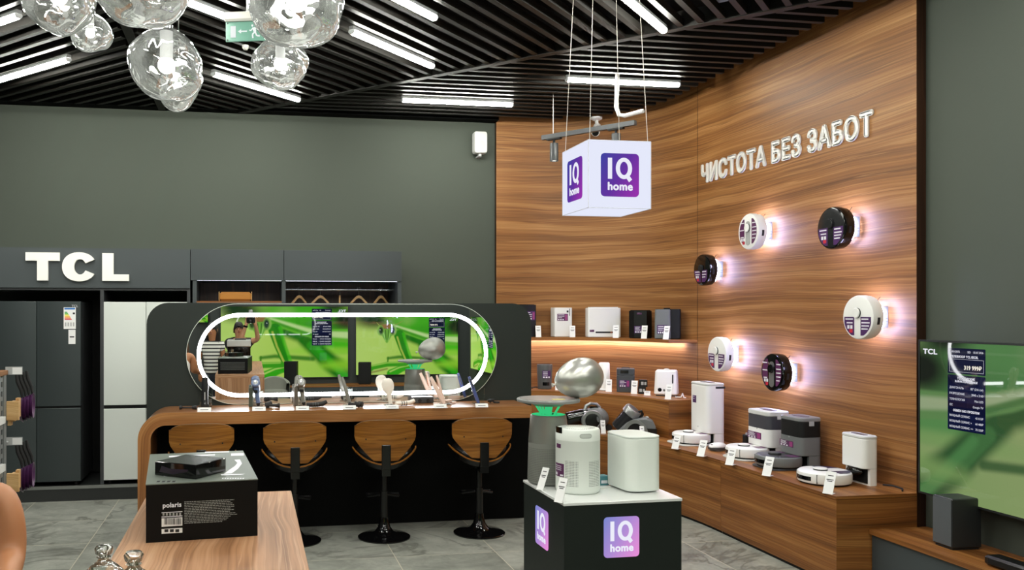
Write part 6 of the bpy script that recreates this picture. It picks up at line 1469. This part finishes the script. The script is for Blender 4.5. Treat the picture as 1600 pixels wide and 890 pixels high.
def television(label, loc, rz, W, model='85C8L', price='319 999₽', mt=None):
    t = thing('television', label, 'television', loc, rz, 'televisions showing a mantis'); H = W*0.5625
    b = 0.012*W/1.8
    MB().bbox(-W/2 - b, W/2 + b, 0.002, 0.04, -H/2 - b, H/2 + b, 0.004).build('chassis', BLACK, t)
    m = MB(); o = [(x, z) for x, z in ((-W/2-b, -H/2-b), (W/2+b, -H/2-b), (W/2+b, H/2+b), (-W/2-b, H/2+b))]; i_ = [(-W/2, -H/2), (W/2, -H/2), (W/2, H/2), (-W/2, H/2)]
    m.add([(p[0], -0.004, p[1]) for p in o + i_] + [(p[0], 0.002, p[1]) for p in o], [(k, (k+1) % 4, 4+(k+1) % 4, 4+k) for k in range(4)] + [(k, 8+k, 8+(k+1) % 4, (k+1) % 4) for k in range(4)]); m.build('bezel', mat('tv bezel', rgb(52, 54, 54), 0.35, metal=0.5), t, smooth=False)
    s_ = bpy.data.objects.new('screen', SCR if mt is None else mt); COL.objects.link(s_); s_.parent = t; s_.scale = (W, 1, W); s_.location = (0, -0.0005, 0)
    m = MB(); m.text('TCL', W*0.026, TM(-W*0.452, -0.002, H*0.435), 0.0002, W*0.0010, 1.35); m.build('screen_badge', TXT, t, smooth=False)
    # two navy panels with the price and the data
    x0, x1 = -W*0.371, -W*0.211
    xq = lambda u: x0 + (x1 - x0)*u
    zt = H*0.467; za_, zb_, zc_ = H*0.468, H*0.306, H*0.298
    ze = -H*0.052
    m = MB()
    for a, c in ((zb_, za_), (ze, zc_)): m.loft([[((x0+x1)/2 + p[0], y, (a+c)/2 + p[1]) for p in rrect(x1-x0, c-a, W*0.003)] for y in (-0.0012, -0.0008)])
    m.build('price_panel', PNL, t, smooth=False)
    rows = MB(); hh = zc_ - ze
    for i in range(3): rows.box(x0, x1, -0.0016, -0.0014, zc_ - hh*(0.19 + 0.105*i) - hh*0.09, zc_ - hh*(0.19 + 0.105*i))
    for i in range(3): rows.box(x0, x1, -0.0016, -0.0014, zc_ - hh*(0.70 + 0.1*i) - hh*0.085, zc_ - hh*(0.70 + 0.1*i))
    rows.build('panel_row', PNL2, t, smooth=False)
    fr = MB(); w2 = W*0.0007; fa_, fb_ = zb_ + H*0.012, zb_ + H*0.092
    for a, c, d, e in ((xq(.05), xq(.95), fa_, fa_ + w2), (xq(.05), xq(.95), fb_, fb_ + w2), (xq(.05), xq(.05) + w2, fa_, fb_), (xq(.95), xq(.95) + w2, fa_, fb_ + w2)): fr.box(a, c, -0.0019, -0.0017, d, e)
    fr.build('price_frame', TXT, t, smooth=False)
    m = MB(); f_ = W*0.0112; y = -0.0021
    def T(s, u, z, sz=1.0, al='LEFT', off=0.0): m.text(s, f_*sz, TM(xq(u), y, z), 0.00005, off*f_, 0.92, al)
    T('1-00103075', .06, zt - H*0.022, .9); T('SID', .58, zt - H*0.022, .9, 'CENTER'); T('03.07.2026', .95, zt - H*0.022, .9, 'RIGHT'); T('ТЕЛЕВИЗОР TCL ' + model, .08, zt - H*0.053, 1.0, 'LEFT', .03)
    T('ТЕХНИЧЕСКИЕ', .5, zc_ - hh*.06, .95, 'CENTER', .03); T('ХАРАКТЕРИСТИКИ', .5, zc_ - hh*.115, .95, 'CENTER', .03)
    for i, (a, c) in enumerate((('ДИАГОНАЛЬ', '85" (216 см)'), ('РАЗРЕШЕНИЕ', '3840 x 2160'), ('ТЕХНОЛОГИЯ', 'Mini LED'), ('ОС', 'Google TV'))): T(a, .05, zc_ - hh*(.232 + .105*i), .95); T(c, .95, zc_ - hh*(.232 + .105*i), .95, 'RIGHT')
    T('ОБМЕН БЕЗ ПРОБЛЕМ', .5, zc_ - hh*.645, .95, 'CENTER', .03)
    for i, (a, c) in enumerate((('МОЩНЫЙ СЕРВИС', '42 015₽'), ('МОЩНЫЙ СЕРВИС +', '60 480₽'), ('МОЩНЫЙ СЕРВИС ++', '70 325₽'))): T(a, .05, zc_ - hh*(.74 + .1*i), .92); T(c, .95, zc_ - hh*(.74 + .1*i), .92, 'RIGHT')
    m.build('panel_text', TXT, t, smooth=False)
    m = MB(); m.text(price, f_*1.75, TM(xq(.91), y, (fa_ + fb_)/2 - H*0.012), 0.00005, f_*0.05, 0.92, 'RIGHT'); m.build('price', PRICE, t, smooth=False)
    return t
TVX = 4.20
tp, tb_ = PX(1435, 531, TVX), PX(1435, 768, TVX); TW = (tp[2] - tb_[2]) / 0.5625
tv = television('large TCL television on the right wall, beside the end of the timber wall', (TVX, tp[1] - TW/2, (tp[2] + tb_[2])/2), -PI/2, TW - 0.03, '85C8L', '319 999₽', screen_mesh(0.72, 0.42))
MB().box(-0.35, 0.35, 0.04, 0.128, -0.2, 0.2).build('wall_mount', DGREY, tv, smooth=False)
# ---------------------------------------------------------------- console under it, subwoofer, sound bar
cz = 0.363; cx0 = 3.908
t = thing('tv_console', 'low console with timber top and dark front under the right-wall television', 'console', (cx0, 4.87, 0))
MB().box(0.0, 4.329 - cx0, -2.6, 0.0, cz - 0.03, cz).build('console_top', WALNUT_B, t, grain='y', smooth=False); MB().box(0.02, 4.329 - cx0, -2.6, -0.002, 0.06, cz - 0.034).build('console_body', CAB, t, smooth=False)
MB().box(0.012, 4.329 - cx0, -2.6, -0.001, cz - 0.034, cz - 0.03).build('shadow_gap', BLACK, t, smooth=False); MB().box(0.05, 4.3 - cx0, -2.58, -0.01, 0, 0.06).build('toe_kick', BLACK, t, smooth=False)
t = thing('subwoofer', 'black box subwoofer standing on the console under the television', 'subwoofer', (4.13, 4.42, cz), math.radians(-2))
MB().bbox(-0.095, 0.095, -0.075, 0.075, 0.012, 0.30, 0.006).build('cabinet', mat('subwoofer black', rgb(34, 36, 38), 0.45), t); MB().box(-0.085, 0.085, -0.065, 0.065, 0, 0.012).build('foot', RUBBER, t, smooth=False)
MB().bbox(-0.099, -0.0955, -0.07, 0.07, 0.02, 0.292, 0.001).build('grille', mat('speaker cloth', rgb(78, 82, 86), 0.8), t)
t = thing('soundbar', 'long black sound bar lying on the console at the right edge', 'sound bar', (4.03, 3.62, cz), 0)
MB().bbox(-0.05, 0.05, -0.46, 0.46, 0.004, 0.058, 0.012).build('bar_body', SATIN, t); MB().box(-0.052, -0.0495, -0.43, 0.43, 0.016, 0.046).build('grille', BLACK, t, smooth=False); MB().box(-0.03, 0.03, -0.4, 0.4, 0, 0.005).build('foot', RUBBER, t, smooth=False)
# ---------------------------------------------------------------- what the mirror shows: the rear wall
RYW = -2.6
struct(MB().box(-0.75, 4.329, RYW - 0.14, RYW - 0.045, 0, HW).build('wall_rear', mat('rear charcoal', rgb(52, 58, 56), 0.7)))
def mx(px, Y=RYW):    # x where the mirror shows pixel px on the plane Y
    r = ray(px, CY); k = (2*MY - Y) / r[1]; return r[0]*k
def mz(px, py, Y=RYW): r = ray(px, py); k = (2*MY - Y) / r[1]; return EYE + r[2]*k
a, b = mx(345), mx(543.6); television('larger of two televisions behind the viewpoint, mirrored behind the photographer', ((a+b)/2, RYW, (mz(450, 480) + mz(450, 588))/2), PI, b - a, '98C8L', '299 999₽')
a, b = mx(556.4), mx(715.4); television('smaller of two televisions behind the viewpoint, mirrored beside the silver balloon', ((a+b)/2, RYW, (mz(640, 494) + mz(640, 584))/2), PI, b - a, '75C8L', '179 999₽')
television('television on the right wall behind the viewpoint, at the mirror\'s right end', (TVX, -1.15, 1.17), -PI/2, 1.75, '65C8L', '109 999₽')
television('small television far behind the viewpoint, at the upper left of the mirror', (mx(306, -3.2), -3.2, mz(306, 493, -3.2)), PI, 0.46, '43C6K', '39 999₽')
t = thing('tv_console', 'low dark console under the two televisions behind the viewpoint', 'console', (1.7, RYW + 0.2, 0)); MB().bbox(-2.0, 2.0, -0.24, 0.24, 0.0, 0.34, 0.004).build('console_body', CAB, t); MB().box(-2.0, 2.0, -0.24, 0.25, 0.34, 0.37).build('console_top', WALNUT_B, t, smooth=False)
for px, h_, lb in ((455, 0.33, 'below the larger television'), (570, 0.30, 'between the two televisions')):
    t = thing('subwoofer', 'black subwoofer on the rear console ' + lb + ', seen in the mirror', 'subwoofer', (mx(px, RYW + 0.2), RYW + 0.2, 0.37), 0.2, 'rear subwoofers'); MB().bbox(-0.12, 0.12, -0.11, 0.11, 0.01, h_ + 0.12, 0.006).build('cabinet', BLACK, t); MB().box(-0.1, 0.1, -0.09, 0.09, 0, 0.01).build('foot', RUBBER, t, smooth=False)
t = thing('armchair', 'pale grey round-backed tub chair behind the viewpoint, seen in the mirror', 'armchair', (mx(429, -1.7), -1.7, 0), 0); t.scale = (0.85, 0.85, 0.8)
m = MB(); n_ = 20
ri, ro = [], []
for z, rr in ((0.12, 0.30), (0.62, 0.33), (0.70, 0.33), (0.72, 0.30), (0.70, 0.26), (0.40, 0.24)):
    ri.append([(rr*math.cos(a), rr*math.sin(a), z*(1 if z < 0.5 else (0.82 + 0.18*max(0, -math.sin(a)))) ) for a in [PI*0.9 + PI*1.2*i/n_ for i in range(n_+1)]])
m.loft(ri, closed=False, cap=False); m.build('tub_back', mat('pale upholstery', rgb(138, 139, 130), 0.8), t)
MB().lathe([(0.001, 0.1), (0.29, 0.1), (0.29, 0.38), (0.26, 0.43), (0.001, 0.44)], 32).build('seat', _m['pale upholstery'], t)
for i in range(4):
    a = PI/4 + PI/2*i; MB().cyl((0.2*math.cos(a), 0.2*math.sin(a), 0), (0.2*math.cos(a), 0.2*math.sin(a), 0.11), 0.016, n=10).build('leg', BLACK, t)
# ================================================================ people
def skin_mesh(verts, edges, rad, sub=2):
    me = bpy.data.meshes.new('body'); me.from_pydata(verts, edges, []); o = bpy.data.objects.new('body', me); COL.objects.link(o)
    md = o.modifiers.new('s', 'SKIN'); md.use_smooth_shade = True
    for i, r in enumerate(rad): 
        sv = me.skin_vertices[0].data[i]; sv.radius = (r, r) if not hasattr(r, '__len__') else r; sv.use_root = (i == 0); sv.use_loose = False
    sb = o.modifiers.new('u', 'SUBSURF'); sb.levels = sub; sb.render_levels = sub
    dg = bpy.context.evaluated_depsgraph_get(); dg.update(); res = bpy.data.meshes.new_from_object(o.evaluated_get(dg))
    bpy.data.objects.remove(o); bpy.data.meshes.remove(me); return res
def graph(chains):
    """chains of (x, y, z, r); a point given twice is shared"""
    vs, rs, es, ix = [], [], [], {}
    for ch in chains:
        prev = None
        for q in ch:
            key = tuple(round(c, 4) for c in q[:3])
            if key not in ix: ix[key] = len(vs); vs.append(q[:3]); rs.append(q[3])
            i = ix[key]
            if prev is not None and prev != i: es.append((prev, i))
            prev = i
    return vs, es, rs
def skin_obj(name, chains, mt, parent, sub=2):
    me = skin_mesh(*graph(chains), sub); me.name = name; me.materials.append(mt)
    me.polygons.foreach_set('use_smooth', [True]*len(me.polygons)); o = bpy.data.objects.new(name, me); COL.objects.link(o); o.parent = parent; return o
def hand(w, d, up, s=1.0):
    """five finger chains from a wrist point w along d; up is the thumb side"""
    W_, D_, U_ = Vector(w), Vector(d).normalized(), Vector(up).normalized(); S_ = D_.cross(U_).normalized(); P_ = W_ + D_*0.045*s; out = []
    out.append([(*W_, 0.026*s), (*P_, 0.034*s)])
    for k, (o, l) in enumerate(((0.03, 0.068), (0.010, 0.078), (-0.010, 0.072), (-0.028, 0.056))):
        a = P_ + U_*o*s*0.8 + D_*0.035*s; b = a + D_*l*0.5*s + S_*0.012*s; c = b + D_*l*0.35*s + S_*0.028*s
        out.append([(*P_, 0.034*s), (*a, 0.0105*s), (*b, 0.009*s), (*c, 0.0075*s)])
    a = W_ + D_*0.02*s + U_*0.03*s; b = a + U_*0.025*s + D_*0.03*s; out.append([(*P_, 0.034*s), (*a, 0.014*s), (*b, 0.010*s), (*(b + D_*0.025*s), 0.008*s)]); return out
def V(p, q): return tuple(p[i] + q[i] for i in range(3))
def head_parts(t, c, rz, hairm, long_hair=False, s=1.0, pitch=0.0):
    M = Matrix.Translation(c) @ Matrix.Rotation(rz, 4, 'Z') @ Matrix.Rotation(pitch, 4, 'X') @ Matrix.Scale(s, 4)
    m = MB(M)
    for sx in (-1, 1): m.ell((sx*0.032, 0.088, 0.012), (0.012, 0.007, 0.007), 10, 6)
    m.build('eyes', mat('eye', rgb(70, 56, 48), 0.2), t)
    MB(M).ell((0, 0.086, -0.055), (0.024, 0.01, 0.007), 12, 6).build('mouth', mat('lips', rgb(178, 106, 96), 0.4), t)
    MB(M).tube([(0, 0.088, 0.02), (0, 0.102, -0.008), (0, 0.108, -0.025), (0, 0.094, -0.034)], 0.01, 8, rs=[0.006, 0.009, 0.013, 0.008]).build('nose', SKIN_T, t)
    m = MB(M)
    for sx in (-1, 1): m.ell((sx*0.078, -0.005, -0.005), (0.012, 0.02, 0.032), 10, 8)
    m.build('ears', SKIN_T, t)
    m = MB(M); rings = []
    for j in range(11):
        a = PI/2*j/10; ring = []
        for i in range(28):
            b = 2*PI*i/28; fr = max(0, math.sin(b)); low = 0.045*fr**2 - 0.055*(1 - fr) ; z = low + (0.125 - low)*math.sin(a); kk = math.cos(a)**0.6 if j < 10 else 0.02
            ring.append((0.088*kk*math.cos(b), 0.102*kk*math.sin(b) - 0.008, z))
        rings.append(ring)
    m.loft(rings, cap=True); m.build('hair', hairm, t)
    if long_hair:
        m = MB(M); rings = []
        for z, wx, wy, y in ((0.09, 0.06, 0.06, -0.02), (0.04, 0.094, 0.075, -0.035), (-0.06, 0.105, 0.07, -0.05), (-0.16, 0.115, 0.06, -0.06), (-0.26, 0.10, 0.045, -0.065), (-0.32, 0.05, 0.02, -0.065)):
            rings.append([(wx*math.cos(2*PI*i/24)*(1 + 0.04*math.sin(5*i)), y + wy*math.sin(2*PI*i/24), z) for i in range(24)])
        m.loft(rings); m.build('long_hair', hairm, t)
def head_chain(c, rz, pitch=0.0):
    f = Vector((-math.sin(rz), math.cos(rz), 0))
    c = Vector(c); return [(*(c + Vector((0, 0, -0.16))), 0.05), (*(c + f*0.012 + Vector((0, 0, -0.06))), 0.070), (*(c + Vector((0, 0, 0.012))), 0.088), (*(c + Vector((0, 0, 0.07))), 0.072)]
# photographer, camera raised above the face
hx_, hy_, hz_ = mx(373, -0.33), -0.33, 1.475
ph_ = thing('person', 'person in a black t-shirt and glasses holding a camera up to the mirror', 'person', (hx_, hy_, 0))
c = (0, 0, hz_); sh_z = 1.265
CAMZ = 1.585
hl, hr = (-hx_ - 0.065, 0.20, CAMZ - 0.03), (-hx_ + 0.085, 0.20, CAMZ - 0.03)
el, er = (0.035, 0.16, 1.29), (0.315, 0.08, 1.31)
chains = [[(0, -0.02, 0.90, 0.125), (0, -0.02, 1.05, 0.125), (0, -0.02, 1.2, 0.13), (0, -0.015, sh_z + 0.045, 0.06)] ]
chains[0] += head_chain(c, 0)
chains.append([(0, -0.02, 1.2, 0.13), (-0.17, -0.02, sh_z, 0.062), (*el, 0.045), (*hl, 0.028)]); chains.append([(0, -0.02, 1.2, 0.13), (0.17, -0.02, sh_z, 0.062), (*er, 0.045), (*hr, 0.028)])
for s_ in (-1, 1): chains.append([(0, -0.02, 0.90, 0.125), (s_*0.09, -0.02, 0.82, 0.085), (s_*0.10, 0.0, 0.46, 0.056), (s_*0.10, -0.03, 0.09, 0.038), (s_*0.11, 0.12, 0.035, 0.032)])
chains += hand(hl, (0.2, 0.1, 1), (1, 0, 0)) + hand(hr, (-0.2, 0.1, 1), (-1, 0, 0))
skin_obj('body', chains, SKIN_T, ph_)
TEE = mat('black tee', rgb(18, 18, 20), 0.8)
mid = lambda a, b, k: tuple(a[i] + (b[i]-a[i])*k for i in range(3))
sl, sr = (-0.17, -0.02, sh_z), (0.17, -0.02, sh_z)
skin_obj('t_shirt', [[(0, -0.02, 0.78, 0.165), (0, -0.02, 0.9, 0.168), (0, -0.02, 1.05, 0.165), (0, -0.02, 1.2, 0.158), (0, -0.015, sh_z + 0.035, 0.08)], [(0, -0.02, 1.2, 0.158), (*sl, 0.078), (*mid(sl, el, 0.55), 0.068)], [(0, -0.02, 1.2, 0.158), (*sr, 0.078), (*mid(sr, er, 0.55), 0.068)]], TEE, ph_)
JEAN = mat('dark jeans', rgb(40, 44, 56), 0.8)
skin_obj('trousers', [[(0, -0.02, 0.92, 0.14), (0, -0.02, 0.86, 0.14)]] + [[(0, -0.02, 0.86, 0.14), (s_*0.09, -0.02, 0.80, 0.10), (s_*0.10, 0.0, 0.46, 0.074), (s_*0.10, -0.03, 0.10, 0.06)] for s_ in (-1, 1)], JEAN, ph_)
for s_ in (-1, 1): MB().loft([[(s_*0.105 + x*k, 0.04 + y*k, z) for x, y in rrect(0.1, 0.28, 0.045)] for z, k in ((0.0, 1), (0.03, 1.02), (0.06, 0.9), (0.085, 0.6))]).build('shoe', RUBBER, ph_)
head_parts(ph_, c, 0, HAIR_K, pitch=0.12)
m = MB(Matrix.Translation(c) @ Matrix.Rotation(0.12, 4, 'X'))
for s_ in (-1, 1): m.tube([(s_*0.034 + 0.026*math.cos(a), 0.1, 0.012 + 0.02*math.sin(a)) for a in [2*PI*i/16 for i in range(16)]], 0.003, 6, closed=True); m.tube([(s_*0.06, 0.1, 0.016), (s_*0.082, 0.05, 0.018), (s_*0.08, -0.01, 0.012)], 0.0025, 6)
m.tube([(-0.01, 0.1, 0.014), (0.01, 0.1, 0.014)], 0.0025, 6); m.build('glasses', BLACK, ph_)
wv_ = Vector(hl) - Vector(el); wv_.normalize(); wp_ = Vector(hl) - wv_*0.03; MB().cyl(tuple(wp_ - wv_*0.014), tuple(wp_ + wv_*0.014), 0.036, n=20).build('wristwatch', GLOSSBLACK, ph_)
# the camera he holds, its lens just behind the viewpoint
t = thing('camera', 'black camera with lens and flash held up by the photographer, seen in the mirror', 'camera', (0.01, -0.09, 1.635), 0)
MB().bbox(-0.07, 0.07, -0.05, 0.0, -0.055, 0.045, 0.01).build('camera_body', BLACK, t); MB().lathe([(0.001, 0), (0.035, 0), (0.038, 0.03), (0.04, 0.065), (0.036, 0.066), (0.03, 0.05), (0.001, 0.045)], 28).build('lens', SATIN, t).rotation_euler = (-PI/2, 0, 0)
MB().bbox(-0.03, 0.03, -0.045, 0.005, 0.045, 0.075, 0.008).build('viewfinder_hump', BLACK, t); MB().bbox(-0.032, 0.028, -0.05, 0.0, 0.08, 0.16, 0.006).build('flash_unit', LGREY, t)
# women at the left
def woman(loc, rz, label, hz, topm, sleeves, hairm, arm_l, arm_r, long_hair=True, skirt=None):
    t = thing('person', label, 'person', loc, rz); s = hz / 1.5; sz = hz - 0.225
    c = (0, 0, hz); L0, R0 = (-0.15, 0, sz), (0.15, 0, sz)
    ch = [[(0, 0, 0.86*s, 0.12), (0, 0, 1.0*s, 0.098), (0, 0, sz - 0.1, 0.112), (0, 0, sz + 0.05, 0.05)]]; ch[0] += head_chain(c, 0)
    for S0, arm in ((L0, arm_l), (R0, arm_r)): ch.append([(0, 0, sz - 0.1, 0.112), (*S0, 0.052)] + [(*p, r) for p, r in arm])
    for s_ in (-1, 1): ch.append([(0, 0, 0.86*s, 0.12), (s_*0.085, 0, 0.78*s, 0.085), (s_*0.085, 0.01, 0.44*s, 0.052), (s_*0.085, -0.02, 0.08, 0.034), (s_*0.09, 0.1, 0.03, 0.028)])
    for arm, u in ((arm_l, (1, 0, 0)), (arm_r, (-1, 0, 0))):
        w_, e_ = Vector(arm[-1][0]), Vector(arm[-2][0]); ch += hand(tuple(w_), tuple(w_ - e_), u, 0.9)
    skin_obj('body', ch, SKIN, t)
    top = [[(0, 0, 0.78*s, 0.15), (0, 0, 0.90*s, 0.142), (0, 0, 1.0*s, 0.128), (0, 0, sz - 0.1, 0.142), (0, 0, sz + 0.012, 0.085)]]
    if not sleeves: top += [[(0, 0, sz - 0.1, 0.142), (q, 0, sz - 0.035, 0.085)] for q in (-0.075, 0.075)]
    if sleeves:
        for S0, arm in ((L0, arm_l), (R0, arm_r)): top.append([(0, 0, sz - 0.1, 0.142), (*S0, 0.07), (*mid(S0, arm[0][0], 0.6), 0.062)])
    skin_obj('top', top, topm, t)
    skin_obj('trousers', [[(0, 0, 0.92*s, 0.128), (0, 0, 0.84*s, 0.135)]] + [[(0, 0, 0.84*s, 0.135), (s_*0.085, 0, 0.74*s, 0.098), (s_*0.085, 0.01, 0.44*s, 0.068), (s_*0.085, -0.02, 0.12, 0.055)] for s_ in (-1, 1)], skirt or JEAN, t)
    for s_ in (-1, 1): MB().loft([[(s_*0.088 + x*k, 0.03 + y*k, z) for x, y in rrect(0.085, 0.24, 0.04)] for z, k in ((0.0, 1), (0.025, 1.02), (0.05, 0.9), (0.075, 0.6))]).build('shoe', WHITE_M, t)
    head_parts(t, c, 0, hairm, long_hair, 0.95); return t
def stripe_mat():
    m = mat('striped knit', rgb(230, 228, 222), 0.85); k = N(m); g = k.n('ShaderNodeTexCoord').outputs['Object']; sp = k.n('ShaderNodeSeparateXYZ', i_Vector=g)
    f = k.math('GREATER_THAN', k.math('FRACT', k.math('DIVIDE', sp.outputs[2], 0.055)), 0.62); mx_ = k.n('ShaderNodeMix', data_type='RGBA'); k.l(f, mx_.inputs[0]); mx_.inputs[6].default_value = rgb(232, 230, 224); mx_.inputs[7].default_value = rgb(28, 28, 30); k.l(mx_.outputs[2], k.b.inputs['Base Color']); return m
woman((-0.58, 0.5, 0), 0.15, 'person in a black and white striped t-shirt standing beside the table', 1.48, stripe_mat(), True, HAIR_K,
      [((-0.2, 0.02, 1.04), 0.04), ((-0.17, 0.1, 0.82), 0.027)], [((0.18, 0.02, 1.04), 0.04), ((0.17, 0.09, 0.83), 0.027)])
# bare-armed woman: her right arm shows at the left edge of the photograph
sx_, sy_ = -0.735, 2.76
woman((sx_ - 0.15, sy_, 0), 0.0, 'person in a white sleeveless top, one bare bent arm showing at the left edge', 1.425, mat('white top', rgb(228, 226, 222), 0.8), False, HAIR_B,
      [((-0.2, 0.04, 0.98), 0.042), ((-0.12, 0.2, 0.98), 0.028)], [((0.166, -0.015, 1.11), 0.052), ((0.166, -0.02, 1.01), 0.05), ((0.20, -0.2, 0.985), 0.036)])
